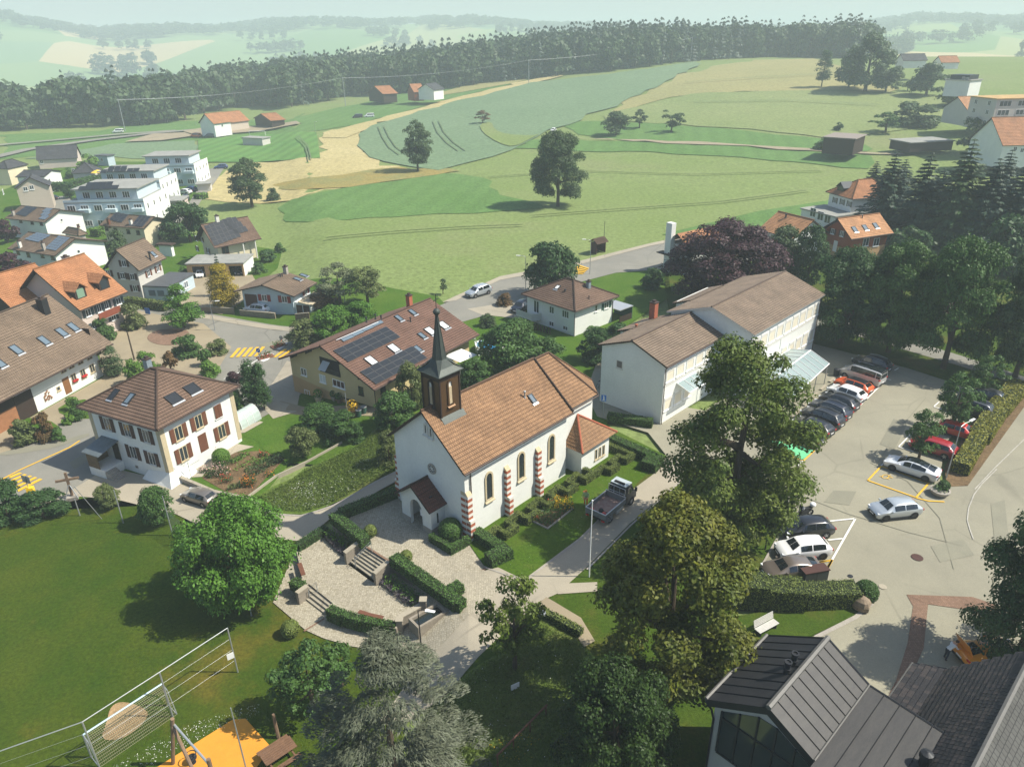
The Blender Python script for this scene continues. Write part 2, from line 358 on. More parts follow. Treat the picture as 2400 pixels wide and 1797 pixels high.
def VP(*xy):return[V(xy[i],xy[i+1])for i in range(0,len(xy),2)]
def PP(*xy):return[G(xy[i],xy[i+1])for i in range(0,len(xy),2)]
def strip(name,pts,wdt,m,layer,kind='structure',parent=None,step=None):
 L_,R_=[],[]
 for i,p in enumerate(pts):
  t=Vector(pts[min(i+1,len(pts)-1)]).to_2d()-Vector(pts[max(i-1,0)]).to_2d();t.normalize();n=Vector((-t.y,t.x))*wdt/2
  L_.append(Vector(p).to_2d()+n);R_.append(Vector(p).to_2d()-n)
 return drape(name,L_+R_[::-1],m,layer,kind=kind,parent=parent,step=step)
def polar(name,rs,angs,m,sink):
 vv=[];ff=[]
 for r in rs:
  for a in angs:
   x,y=r*math.sin(a),r*math.cos(a);vv.append((x,y,hgt(x,y)-sink(r)))
 n=len(angs)
 for i in range(len(rs)-1):
  for j in range(n-1):ff.append((i*n+j,i*n+j+1,(i+1)*n+j+1,(i+1)*n+j))
 me=bpy.data.meshes.new(name);me.from_pydata(vv,[],ff);me.materials.append(m);me.update()
 if me.polygons[0].normal.z<0:me.flip_normals()
 o=link(name,me,smooth=True);o['kind']='structure';return o
def far_mat():
 m=bpy.data.materials.new('far_countryside');m.use_nodes=True;nt=m.node_tree;L=nt.links;b=nt.nodes['Principled BSDF'];b.inputs['Roughness'].default_value=.95;b.inputs['Specular IOR Level'].default_value=0
 tc=_n(nt,'ShaderNodeTexCoord');vo=_n(nt,'ShaderNodeTexVoronoi');vo.inputs['Scale'].default_value=.0042
 mp=_n(nt,'ShaderNodeMapping');mp.inputs['Scale'].default_value=(1,.55,0);L.new(tc.outputs['Object'],mp.inputs[0]);L.new(mp.outputs[0],vo.inputs['Vector'])
 cr=_n(nt,'ShaderNodeValToRGB');e=cr.color_ramp;e.interpolation='CONSTANT'
 cols=[(.14,.24,.08),(.30,.33,.14),(.20,.29,.12),(.46,.38,.20),(.17,.27,.13),(.26,.33,.12)]
 e.elements[0].color=cols[0]+(1,);e.elements[1].position=.2;e.elements[1].color=cols[1]+(1,)
 for i,c in enumerate(cols[2:]):q=e.elements.new(.35+.16*i);q.color=c+(1,)
 sp=_n(nt,'ShaderNodeSeparateColor');L.new(vo.outputs['Color'],sp.inputs[0]);L.new(sp.outputs[0],cr.inputs[0])
 L.new(cr.outputs[0],b.inputs['Base Color']);return m
near_r=[10*1.045**i for i in range(101)]
near_r=[r for r in near_r if r<820]+[820]
far_r=[820*1.045**i for i in range(48)]
angs=[math.radians(-50+1.0*i)for i in range(101)]
polar('ground',near_r,angs,GR_HAY,lambda r:.22 if r<100 else .22*max(0,1-(r-100)/60))
polar('hills',far_r,angs,far_mat(),lambda r:0)
# ---- far fields
drape('clover_field',VP(595,445,720,410,880,386,962,373,1065,389,1062,408,1105,425,1205,447,1060,460,900,466,690,478,612,478,600,462),GR_STRIP,3,smooth=1)
drape('barley_field',VP(440,412,470,388,500,362,545,348,700,343,694,288,720,281,780,274,783,330,812,354,862,366,950,371,880,386,720,410,595,443,430,437),GR_WHEAT,2,smooth=1)
drape('rough_grass_strip',VP(590,396,700,385,850,362,900,368,985,368,965,376,880,388,720,412,600,416),GR_OCHRE,4,smooth=1)
drape('crop_field',VP(779,292,790,283,832,266,912,241,1040,209,1145,181,1310,164,1400,150,1498,137,1515,141,1440,179,1300,240,1200,281,1160,298,1100,326,1000,356,960,368,872,363,803,342,784,318),GR_CROP,5)
drape('grass_wedge',VP(1062,266,1068,284,1095,294,1150,297,1168,292,1150,301,1110,322,1075,312,1042,290,1035,272),GR_HAY,8,smooth=1)
drape('sandy_strip',VP(700,290,790,268,905,234,1000,209,1120,181,1205,164,1212,167,1085,199,930,241,832,266,790,283,760,300,700,300),GR_WHEAT,4)
drape('green_field',VP(640,255,700,240,900,195,1000,180,1130,165,1200,160,1120,180,1000,207,905,232,790,266,700,285,640,285),GR_STRIP,2)
drape('pale_field',VP(920,205,1060,176,1130,168,1150,172,1050,192,930,215),GR_TAN,3)
drape('pasture',VP(1218,268,1310,261,1560,279,1795,300,1880,318,1880,334,1560,313,1262,301),GR_STRIP,2,smooth=1)
drape('pasture',VP(1132,303,1262,304,1560,316,1880,338,1878,368,1560,336,1260,327,1118,322),GR_STRIP,3)
drape('stubble_field',VP(1300,248,1375,205,1470,162,1560,141,1640,131,1770,128,1790,135,1925,190,1925,200,1700,196,1480,204),GR_TAN,2)
drape('olive_meadow',VP(1296,250,1480,205,1700,197,1925,201,2080,213,2095,228,2010,262,1900,290,1795,299,1560,278,1310,260),GR_OLIVE,3)
drape('sports_pitch',VP(428,303,560,293,684,287,692,343,560,352,430,352),GR_SPORT,4)
drape('crop_field',VP(60,345,250,311,424,304,426,350,350,345,200,338),GR_CROP,2)
drape('green_field',VP(0,292,200,283,380,262,640,248,640,285,420,303,0,345),GR_STRIP,1)
drape('bank_grass',VP(1430,507,1640,456,1850,424,1870,440,1660,492,1500,517),GR_STRIP,2)
strip('field_track',VP(1185,292,1262,302,1400,307,1560,315,1760,326,1880,335,1950,336),3.2,YARD,6)
TRK=grassmat('wheel_track',(.10,.145,.07),(.12,.16,.08),.05,1)
for o_,q in(((935,266,945,290,965,312,990,330),0),((817,278,826,300,840,322,862,338),0)):
 pts=VP(*o_);strip('tractor_track',pts,.5,TRK,9);strip('tractor_track',[p+Vector((2.6,0,0))for p in pts],.5,TRK,9)
strip('farm_road',VP(-20,345,60,326,200,306,330,291,450,281,530,281),5.5,ASPH2,6)
strip('farm_road',VP(-20,318,120,306,260,293,380,285),4.0,ASPH2,6)
drape('farm_yard',VP(395,287,450,278,580,275,640,265,650,270,560,287,430,297),YARD,7)
drape('gravel_lot',VP(270,310,330,293,400,290,420,297,350,307),YARD,7)
for o_ in((1060,385,1250,372,1500,380,1780,372),(1150,470,1350,455,1560,440,1750,415),(700,520,850,505,1000,495,1130,490),(640,300,660,320,668,350),(1500,225,1700,222,1900,232),(1480,183,1640,172,1780,165)):
 pts=VP(*o_);strip('tractor_track',pts,.45,GR_OLIVE if o_[1]>300 else TRK,9);strip('tractor_track',[p+Vector((.3,2.2,0))for p in pts],.45,GR_OLIVE if o_[1]>300 else TRK,9)
drape('village_lawn',VP(-60,1110,-60,440,150,350,330,350,440,365,470,372,395,500,470,520,610,540,600,580,560,610,700,600,860,625,945,640,960,655,700,900,560,1080),GR_GARD,1,step=2.5)
drape('garden_lawn',VP(900,1010,620,1000,520,900,640,760,900,690,985,680,1100,660,1280,590,1440,560,1450,640,1300,740,1300,880,1330,960,1000,1160),GR_GARD,1)
drape('park_lawn',VP(1430,590,1620,500,1900,480,2260,460,2260,900,1880,830,1720,750,1450,700),GR_SHADE,1,step=2.5)
drape('ball_field',VP(-60,1700,-60,1080,60,1075,140,1070,250,1078,380,1108,490,1160,640,1150,700,1190,700,1330,760,1380,930,1395,960,1412,880,1470,860,1700),GR_PITCH,1)
drape('tree_lawn',VP(1100,1250,1400,1000,1700,1060,1720,1115,1660,1225,1590,1250,1590,1330,1850,1290,1885,1300,1845,1330,1755,1372,1640,1460,1560,1700,840,1700,960,1500),GR_SHADE,1)
drape('church_lawn',VP(1000,1155,1330,930,1440,985,1252,1160,1132,1253,1045,1222),GR_LAWN,4)
drape('rough_meadow',VP(870,1015,720,1090,655,1110,600,1108,540,1083,655,1015,780,960,830,905,900,890,930,960),GR_MEAD,2)
drape('rough_meadow',VP(960,1500,1090,1410,1170,1335,1270,1390,1300,1480,1250,1700,840,1700),GR_MEAD,3)
drape('road',VP(860,700,985,645,1080,601,1240,571,1400,531,1480,513,1640,500,1640,560,1560,580,1440,582,1330,590,1250,611,1140,645,1095,668,985,700,880,790),ASPH2,3)
drape('pavement',VP(955,654,985,640,1080,598,1240,568,1400,528,1480,511,1482,517,1400,534,1240,576,1080,606,985,650),CONCP,5)
drape('street',VP(270,650,400,668,520,690,700,708,760,720,720,790,640,860,560,905,480,835,440,800,430,720,330,690,260,672),ASPH2,3)
drape('pavement',VP(400,672,520,694,640,708,680,714,675,722,620,716,540,706,400,682),CONCP,5)
drape('farmyard',VP(205,700,300,672,440,700,500,750,470,800,440,830,330,850,240,860,220,800),YARD,4)
drape('brick_circle',VP(318,725,345,712,400,712,412,722,400,745,350,748,320,738),BRICKP,6,smooth=2)
drape('road',VP(-60,1000,60,962,190,885,250,860,240,1030,150,1082,40,1105,-60,1080),ASPH2,4)
drape('farmyard',VP(-60,985,-60,930,60,905,250,800,290,830,200,890,100,960,0,990),YARD,3)
drape('verge_bed',VP(25,950,30,915,70,900,125,915,138,945,100,955),GR_GARD,6,smooth=1);drape('verge_bed',VP(118,888,150,868,195,862,205,905,160,905),GR_GARD,6,smooth=1)
drape('puddle_stain',VP(0,978,60,965,120,958,190,935,195,942,120,968,60,978,0,986),PATCH,6,smooth=1)
drape('lane',VP(30,1098,150,1062,235,1010,390,1045,545,1084,600,1110,650,1113,720,1091,860,1016,905,985,915,1000,870,1034,720,1116,690,1140,655,1170,600,1165,560,1150,490,1164,380,1111,250,1079,140,1071,80,1110),CONCP,6)
strip('lane_kerb',VP(545,1086,600,1112,650,1115,720,1093,862,1018),.22,M_CONC,8)
drape('driveway',VP(560,870,620,780,660,790,640,890,590,905),CONCP,5)
drape('courtyard',VP(600,865,660,880,880,880,885,905,690,900,600,890),YARD,4)
drape('house_driveway',VP(1010,668,1090,655,1140,660,1130,690,1040,680),CONCP,4)
drape('house_courtyard',VP(360,615,410,602,545,595,560,620,520,655,480,680,400,668),YARD,4)
drape('apartment_road',VP(340,500,400,452,425,415,450,368,470,362,486,362,470,388,440,428,425,450,370,500),ASPH2,4)
drape('apartment_yard',VP(60,430,150,425,160,455,60,462),ASPH2,4)
drape('road',VP(1740,700,1830,720,2070,790,2260,850,2260,830,2080,770,1850,700,1750,680),ASPH2,3)
drape('access_road',VP(1960,720,2000,690,2050,640,2070,650,2030,700,1990,745),CONCP,4)
PARKP=VP(1410,1015,1500,905,1560,860,1690,770,1760,735,1830,755,1960,790,2085,832,2110,860,2110,880,2040,960,2030,1040,2060,1050,2120,960,2230,860,2300,900,2300,1720,1900,1720,1700,1430,1760,1372,1845,1330,1885,1300,1850,1262,1650,1262,1642,1222,1702,1120,1630,1070,1470,1030)
drape('car_park',PARKP,ASPH,3)
drape('church_walk',VP(1300,850,1330,800,1320,760,1290,780,1265,850,1290,900,1400,935,1440,985,1410,1015,1520,1010,1600,900,1420,870),ASPH,4)
drape('verge',VP(2040,1010,2140,850,2212,838,2212,880,2090,1050,2045,1052),SOIL,5)
drape('verge_grass',VP(1750,728,1830,740,1960,776,2090,818,2120,838,2085,836,1960,796,1830,762,1752,742),GR_SHADE,5)
drape('concrete_walk',VP(1076,1226,1040,1235,1085,1272,960,1388,935,1412,890,1455,820,1560,880,1560,975,1490,1062,1392,1165,1300,1205,1282,1265,1228,1360,1132,1475,1035,1445,1000,1330,1085,1252,1162,1132,1252,1105,1240),CONCP,5)
drape('gravel_path',VP(1180,1290,1255,1335,1285,1385,1260,1400,1235,1350,1160,1308),YARD,6)
drape('side_path',VP(1195,1262,1290,1258,1290,1278,1205,1284),CONCP,6)
drape('brick_band',VP(1958,1285,2005,1300,1995,1400,1960,1480,1900,1600,1890,1560,1935,1470,1960,1390,1972,1310),BRICKP,5)
drape('brick_apron',VP(1958,1285,2100,1290,2160,1310,2140,1325,2000,1305),BRICKP,6)
drape('plaza',VP(590,1302,660,1362,700,1380,760,1397,850,1410,937,1412,962,1386,1086,1272,1045,1232,960,1240,800,1210,700,1190,640,1185),COBB,7)
drape('kerb_edge',VP(1762,1372,1845,1330,1880,1302,1888,1306,1850,1338,1766,1380,1650,1462,1644,1456),M_CONC,6)
for q in((1900,960,1930,905,1960,915,1932,972),(1780,1085,1800,1060,1850,1062,1835,1092),(2010,1180,2080,1165,2105,1200,2030,1215),(1330,880,1360,860,1385,872,1350,895),(2140,1090,2170,1080,2180,1180,2150,1190),(1190,592,1215,587,1212,594,1188,600),(150,1000,190,975,200,990,160,1015),(560,745,600,735,615,750,575,762)):drape('asphalt_patch',VP(*q),PATCH,5)
for q in((1700,1060,1830,1110,1960,1150,2080,1180),(1880,1000,1960,1040,2030,1120,2060,1230),(2000,860,1940,930,1890,1010)):strip('tar_seam',VP(*q),.07,PATCH,6)
for q in((1646,1222,1703,1120,1632,1070),(1330,1088,1252,1166,1134,1256,1046,1226),(1475,1037,1362,1136,1268,1231),(1645,1222,1640,1258)):strip('kerb',VP(*q),.16,M_CONC,8)
# ---- house kit
def Z(ox,oy,s):return lambda x,y:(ox+x/s,oy+y/s)
WCACHE={}
def win_meshes(w,h,mull,frame,glass,fr,sill):
 k=(round(w,2),round(h,2),mull,frame.name,glass.name,fr,sill)
 if k in WCACHE:return WCACHE[k]
 b=MB();d=.05
 for sx in(-1,1):b.b2((sx*(w/2-fr/2)-fr/2,-d,-h/2),(sx*(w/2-fr/2)+fr/2,.03,h/2))
 for sz in(-1,1):b.b2((-w/2+fr,-d,sz*(h/2-fr/2)-fr/2),(w/2-fr,.03,sz*(h/2-fr/2)+fr/2))
 for i in range(1,mull[0]):x=-w/2+w*i/mull[0];b.b2((x-.04,-d+.01,-h/2+fr),(x+.04,.03,h/2-fr))
 for i in range(1,mull[1]):
  z=-h/2+h*i/mull[1]
  for j in range(mull[0]):
   x0=-w/2+w*j/mull[0]+(fr if j==0 else .04);x1=-w/2+w*(j+1)/mull[0]-(fr if j==mull[0]-1 else .04)
   b.b2((x0,-d+.015,z-.025),(x1,.03,z+.025))
 if sill:b.b2((-w/2-.08,-.12,-h/2-.09),(w/2+.08,.03,-h/2-.003))
 p=MB().b2((-w/2+fr-.01,-.022,-h/2+fr-.01),(w/2-fr+.01,.01,h/2-fr+.01))
 WCACHE[k]=(b.mesh('window',frame),p.mesh('pane',glass));return WCACHE[k]
BOXC={}
def boxmesh(name,d,m,slats=0):
 k=(name,tuple(round(x,3)for x in d),m.name,slats)
 if k not in BOXC:
  b=MB().box((0,0,0),d)
  if slats:
   for i in range(slats):z=-d[2]/2+d[2]*(i+.5)/slats;b.box((0,-d[1]/2-.008,z),(d[0]*.8,.016,d[2]/slats*.55))
  BOXC[k]=b.mesh(name,m)
 return BOXC[k]
class House:
 def __init__(s,name,label,E,R,L,zh,z0=None,ov=(.5,.5),apex=None,roof='x',rise=None,wall=None,tiles=None,cat='house',group=None,ridge=.5,course=.34,soffit=None,ground=None,lx=None,ly=None,hip=None,verge=None,gutter=True,ang=None,base=None):
  if ground and z0 is None:z0=G(*ground).z
  if z0 is None:z0=G(E[0],E[1]+1.0).z
  e,r,l=G(E[0],E[1],zh+z0),(G(R[0],R[1],zh+z0)if R else None),(G(L[0],L[1],zh+z0)if L else None)
  ws=[]
  if r:d=r-e;a1=math.atan2(d.y,d.x);ws.append((a1,d.to_2d().length))
  if l:d=l-e;a2=math.atan2(d.y,d.x)-math.pi/2;ws.append((a2,d.to_2d().length))
  a=math.radians(ang)if ang is not None else sum(x*y for x,y in ws)/sum(y for x,y in ws)
  s.ux,s.uy=Vector((math.cos(a),math.sin(a),0)),Vector((-math.sin(a),math.cos(a),0));s.a=a
  s.lx=lx or((r-e).to_2d().length-2*ov[0]);s.ly=ly or((l-e).to_2d().length-2*ov[1])
  s.A=Vector((e.x,e.y,z0))+s.ux*ov[0]+s.uy*ov[1];s.ov=ov;s.z0=z0;s.kind=roof
  s.root=thing(name,label,cat,s.A,a,group)
  s.wallm=wall or M_WHITE;s.zh=zh;s.name=name
  ox,oy,lx,ly=ov[0],ov[1],s.lx,s.ly
  s.soff=soffit or M_DARKW;s.tiles=tiles;s.course=course;s.verge=verge
  s.slope={}
  if roof=='x':s.ry=ly*ridge;pa=(-ox,s.ry)
  elif roof=='y':s.rx=lx*ridge;pa=(s.rx,-oy)
  else:pa=None
  if rise is None:
   if roof=='hip':
    rise=(min(lx,ly)/2+ox)*.6
    if apex:rise=s.solve_z(*(hip or(lx/2,ly/2)),apex)-zh
   elif roof=='flat':rise=0
   else:rise=s.solve_z(pa[0],pa[1],apex)-zh
  s.rise=rise;zr=zh+rise;s.zr=zr
  wb=MB();rb=MB();zl=zh-.04
  if roof=='x':
   tf=rise/(s.ry+oy);tb=rise/(ly-s.ry+oy)
   wf,wk=zh+oy*tf-.22,zh+oy*tb-.22;ap=zr-.22
   P=[(0,0,0),(lx,0,0),(lx,ly,0),(0,ly,0),(0,0,wf),(lx,0,wf),(lx,ly,wk),(0,ly,wk),(0,s.ry,ap),(lx,s.ry,ap)]
   wb.add(P,[(0,1,5,4),(1,2,6,9,5),(2,3,7,6),(3,0,4,8,7)])
   s.hR,s.hL=wf,min(wf,wk)
   s.slab(rb,'R',(-ox,-oy,zh),(lx+ox,-oy,zh),(-ox,s.ry,zr),(lx+ox,s.ry,zr))
   s.slab(rb,'K',(lx+ox,ly+oy,zh),(-ox,ly+oy,zh),(lx+ox,s.ry,zr),(-ox,s.ry,zr))
   rb.tube([(-ox,s.ry,zr+.05),(lx+ox,s.ry,zr+.05)],.12,6,0)
  elif roof=='y':
   tf=rise/(s.rx+ox);tb=rise/(lx-s.rx+ox)
   wf,wk=zh+ox*tf-.22,zh+ox*tb-.22;ap=zr-.22
   P=[(0,0,0),(lx,0,0),(lx,ly,0),(0,ly,0),(0,0,wf),(lx,0,wk),(lx,ly,wk),(0,ly,wf),(s.rx,0,ap),(s.rx,ly,ap)]
   wb.add(P,[(0,1,5,8,4),(1,2,6,5),(2,3,7,9,6),(3,0,4,7)])
   s.hL,s.hR=wf,min(wf,wk)
   s.slab(rb,'L',(-ox,ly+oy,zh),(-ox,-oy,zh),(s.rx,ly+oy,zr),(s.rx,-oy,zr))
   s.slab(rb,'F',(lx+ox,-oy,zh),(lx+ox,ly+oy,zh),(s.rx,-oy,zr),(s.rx,ly+oy,zr))
   rb.tube([(s.rx,-oy,zr+.05),(s.rx,ly+oy,zr+.05)],.12,6,0)
  elif roof=='hip':
   if lx>=ly:d=ly/2+oy;c0,c1=Vector((d-ox,ly/2,zr)),Vector((lx-d+ox,ly/2,zr))
   else:d=lx/2+ox;c0,c1=Vector((lx/2,d-oy,zr)),Vector((lx/2,ly-d+oy,zr))
   e0,e1,e2,e3=(-ox,-oy,zh),(lx+ox,-oy,zh),(lx+ox,ly+oy,zh),(-ox,ly+oy,zh)
   if lx>=ly:tops={'R':(c0,c1),'F':(c1,c1),'K':(c1,c0),'L':(c0,c0)}
   else:tops={'R':(c0,c0),'F':(c0,c1),'K':(c1,c1),'L':(c1,c0)}
   s.slab(rb,'R',e0,e1,*tops['R']);s.slab(rb,'F',e1,e2,*tops['F']);s.slab(rb,'K',e2,e3,*tops['K']);s.slab(rb,'L',e3,e0,*tops['L'])
   for e_,c_ in((e0,c0),(e1,c1 if lx>=ly else c0),(e2,c1),(e3,c0 if lx>=ly else c1)):rb.tube([Vector(e_)+Vector((0,0,.05)),Vector(c_)+Vector((0,0,.07))],.11,6,0)
   if(c1-c0).length>.1:rb.tube([c0+Vector((0,0,.06)),c1+Vector((0,0,.06))],.12,6,0)
   hw=zh-.1;s.hR=s.hL=hw
   wb.prism([(0,0),(lx,0),(lx,ly),(0,ly)],0,hw)
  else:
   s.hR=s.hL=zh-.25
   wb.prism([(0,0),(lx,0),(lx,ly),(0,ly)],0,zh-.25)
   rb.prism([(-ox,-oy),(lx+ox,-oy),(lx+ox,ly+oy),(-ox,ly+oy)],zh-.25,zh)
   if s.tiles:pass
   s.slope['T']=(Vector((0,0,zh)),Vector((1,0,0)),Vector((0,1,0)),Vector((0,0,1)))
  wb.build('wall',[s.wallm],s.root)
  rb.build('roof',[tiles or M_CONC,s.soff,verge or s.soff],s.root)
  if base:
   MB().prism([(-.03,-.03),(lx+.03,-.03),(lx+.03,ly+.03),(-.03,ly+.03)],-.3,base[0]).build('plinth',base[1],s.root)
  if gutter and roof!='flat':
   ed={'x':[((-ox,-oy-.06),(lx+ox,-oy-.06))],'y':[((-ox-.06,-oy),(-ox-.06,ly+oy))],'hip':[((-ox,-oy-.06),(lx+ox,-oy-.06)),((-ox-.06,-oy),(-ox-.06,ly+oy))]}[roof]
   for(a0,b0)in ed:MB().tube([(a0[0],a0[1],zh-.07),(b0[0],b0[1],zh-.07)],.075,6).build('gutter',M_GUTTER,s.root)
 def W(s,x,y,z):return s.A+s.ux*x+s.uy*y+Vector((0,0,z))
 def solve_z(s,x,y,px):
  p=s.A+s.ux*x+s.uy*y;lo,hi=-5.,45.
  for _ in range(50):
   m=(lo+hi)/2;q=Vector((p.x,p.y,s.z0+m))-Vector((0,0,CAM_H));py=CYP-FPX*q.dot(CU)/q.dot(CF)
   if py>px[1]:lo=m
   else:hi=m
  return lo
 def slab(s,rb,key,e0,e1,t0,t1,th=.16):
  e0,e1,t0,t1=map(Vector,(e0,e1,t0,t1));ud=(e1-e0).normalized()
  n=(e1-e0).cross(t0-e0 if(t0-e0).length>.01 else t1-e0).normalized();vd=n.cross(ud)
  s.slope[key]=(e0,ud,vd,n)
  hgt_=max((t0-e0).dot(vd),(t1-e0).dot(vd));nc=max(1,int(round(hgt_/s.course)))if s.course else 1;lift=.045 if s.course else 0
  uv=lambda p:((p-e0).dot(ud),(p-e0).dot(vd))
  for k in range(nc):
   a,b=k/nc,(k+1)/nc
   p0,p1=e0 .lerp(t0,a),e1 .lerp(t1,a);q0,q1=e0 .lerp(t0,b),e1 .lerp(t1,b)
   P0,P1=p0+n*lift,p1+n*lift
   us=[uv(p0),uv(p1),uv(q1),uv(q0)]
   if(q1-q0).length<.02:rb.add([P0,P1,q0],[(0,1,2)],0,[us[:3]])
   else:rb.quad(P0,P1,q1,q0,0,us)
   if lift:rb.quad(p0,p1,P1,P0,0,[us[0],us[1],us[1],us[0]])
  d=-n*th;E0,E1,T0,T1=e0+d,e1+d,t0+d,t1+d
  rb.quad(E1,E0,T0,T1,1)
  rb.quad(e1,e0,E0,E1,2);rb.quad(e0,t0,T0,E0,2);rb.quad(t1,e1,E1,T1,2)
 def on_wall(s,side,px):
  o,n={'R':(s.A,-s.uy),'L':(s.A,-s.ux),'F':(s.A+s.ux*s.lx,s.ux)}[side[0]]
  if len(side)>1:o=o+n*float(side[1:])
  d=CF+CR*((px[0]-CXP)/FPX)-CU*((px[1]-CYP)/FPX);c=Vector((0,0,CAM_H));t=(o-c).dot(n)/d.dot(n);p=c+d*t-s.A
  return Vector((p.dot(s.ux),p.dot(s.uy),p.z))
 ROT={'R':0.0,'L':-math.pi/2,'F':math.pi/2}
 def win(s,side,px,w=1.0,h=1.3,sh=None,mull=(2,1),frame=None,glass=None,fr=.08,sill=True,shw=None,name='window',closed=False,at=None,parent=None):
  p=Vector(at)if at else s.on_wall(side,px);rz=s.ROT[side[0]]
  fm,pm=win_meshes(w,h,mull,frame or M_FRAME,glass or M_GLASS,fr,sill)
  o=link(name,fm,parent or s.root,loc=p,rz=rz);link('pane',pm,o)
  if sh:
   sw=shw or w*.52
   if closed:
    sm=boxmesh('shutter',(w/2-.01,.05,h-.02),sh,6)
    for k in(-1,1):link('shutter',sm,o,loc=(k*w/4,-.08,0))
   else:
    sm=boxmesh('shutter',(sw,.05,h),sh,6)
    for k in(-1,1):link('shutter',sm,o,loc=(k*(w/2+sw/2+.01),-.05,0))
  return o
 def pan(s,side,px,w,h,m,name='door',d=.06,at=None,rot=None):
  p=Vector(at)if at else s.on_wall(side,px)
  return link(name,boxmesh(name,(w,d,h),m),s.root,loc=p+Vector((0,0,0)),rz=s.ROT[side[0]])
 def on_slope(s,key,px):
  e0,ud,vd,n=s.slope[key];R3=Matrix.Rotation(s.a,3,'Z');o=s.A+R3@e0;nw=R3@n
  d=CF+CR*((px[0]-CXP)/FPX)-CU*((px[1]-CYP)/FPX);c=Vector((0,0,CAM_H));t=(o-c).dot(nw)/d.dot(nw);p=R3 .transposed()@(c+d*t-s.A)-e0
  return p.dot(ud),p.dot(vd)
 def slope_mat(s,key,u,v,lift=0.0):
  e0,ud,vd,n=s.slope[key];p=e0+ud*u+vd*v+n*lift
  return Matrix(((ud.x,vd.x,n.x,p.x),(ud.y,vd.y,n.y,p.y),(ud.z,vd.z,n.z,p.z),(0,0,0,1)))
 def skylight(s,key,px,w=.8,h=1.2,glass=None,name='skylight',open_=0):
  u,v=s.on_slope(key,px);k=('sky',w,h,(glass or M_SKYL).name)
  if k not in WCACHE:
   f=MB();t=.09
   for sx in(-1,1):f.b2((sx*(w/2+.02)-t/2,-h/2-t,0),(sx*(w/2+.02)+t/2,h/2+t,.14))
   for sy in(-1,1):f.b2((-w/2,sy*(h/2+.04)-t/2,0),(w/2,sy*(h/2+.04)+t/2,.13))
   f.b2((-w/2-.12,-h/2-.3,.03),(w/2+.12,-h/2-.1,.075),1)
   WCACHE[k]=(f.mesh(name,[M_DKMET,M_ALU]),MB().b2((-w/2,-h/2,.02),(w/2,h/2,.10)).mesh('pane',glass or M_SKYL))
  o=link(name,WCACHE[k][0],s.root);o.matrix_local=s.slope_mat(key,u,v,.02);link('pane',WCACHE[k][1],o);return o
 def solar(s,key,pxs,nu,nv,m=None,gap=.03):
  """nu x nv panels filling the quad whose corners (bottom-left, bottom-right, top-left) are seen at pxs"""
  a,b,c=[Vector(s.on_slope(key,p))for p in pxs];pu,pv=(b-a)/nu,(c-a)/nv
  w,h=pu.length-gap,pv.length-gap;me=BOXC.setdefault(('solar',round(w,2),round(h,2),(m or M_SOLAR).name),None)
  if me is None:
   bb=MB().b2((-w/2,-h/2,0),(w/2,h/2,.05),0)
   bb.b2((-w/2+.03,-h/2+.03,.05),(w/2-.03,h/2-.03,.054),1)
   me=bb.mesh('solar_panel',[mat('panel_frame',(.085,.085,.085),.5,var=0),m or M_SOLAR]);BOXC[('solar',round(w,2),round(h,2),(m or M_SOLAR).name)]=me
  for i in range(nu):
   for j in range(nv):
    q=a+pu*(i+.5)+pv*(j+.5);o=link('solar_panel',me,s.root);o.matrix_local=s.slope_mat(key,q.x,q.y,.10)
 def chimney(s,key,px,w=.6,d=.6,h=1.5,m=None,cap=True,name='chimney'):
  u,v=s.on_slope(key,px);e0,ud,vd,n=s.slope[key];p=e0+ud*u+vd*v
  b=MB().b2((-w/2,-d/2,-.8),(w/2,d/2,h-.12));b.b2((-w/2-.06,-d/2-.06,h-.12),(w/2+.06,d/2+.06,h),1)
  if cap:b.b2((-w/4,-d/4,h),(w/4,d/4,h+.22),1)
  return b.build(name,[m or M_CONC,M_GUTTER],s.root,loc=p)
 def vent(s,key,px,r=.07,h=.5,m=None):
  u,v=s.on_slope(key,px);e0,ud,vd,n=s.slope[key];p=e0+ud*u+vd*v
  return MB().lathe([(r*1.8,-.05),(r*1.4,.06),(r,.1),(r,h),(r*1.7,h),(r*1.7,h+.1),(r*.8,h+.14)],8).build('vent_pipe',m or M_DKMET,s.root,loc=p)
 def pipe(s,x,y,h,m=None,off=(-.07,-.07)):
  ox,oy=s.ov
  return MB().tube([(x-ox*.8*(1 if x<1 else-1),y-oy*.8,h-.1),(x+off[0],y+off[1],h-.7),(x+off[0],y+off[1],0.05)],.05,6).build('downpipe',m or M_GUTTER,s.root)
 def bx(s,name,lo,hi,m,rz=None):return MB().b2(lo,hi).build(name,m,s.root)
T_CHURCH=tilemat('church_clay_tiles',(.29,.165,.082),(.225,.125,.062),(.09,.052,.032),.2,.34,spots=(.17,.10,.055),sc=.35)
T_DKRED=tilemat('porch_dark_red_tiles',(.16,.055,.035),(.11,.042,.03),(.04,.02,.015),.2,.3)
T_BROWN=tilemat('brown_concrete_tiles',(.165,.105,.072),(.14,.088,.06),(.06,.038,.027),.3,.36,sc=.25)
T_GREYB=tilemat('grey_brown_tiles',(.25,.185,.13),(.22,.165,.12),(.09,.065,.045),.22,.3,sc=.3)
T_YELL=tilemat('rust_brown_tiles',(.165,.092,.064),(.14,.078,.055),(.07,.04,.03),.3,.36,sc=.25)
T_SCHOOL=tilemat('school_beige_brown_tiles',(.225,.17,.12),(.19,.142,.10),(.09,.065,.05),.22,.3,sc=.4)
T_ORANGE=tilemat('orange_clay_tiles',(.40,.185,.085),(.34,.15,.068),(.18,.08,.03),.24,.33,sc=.4)
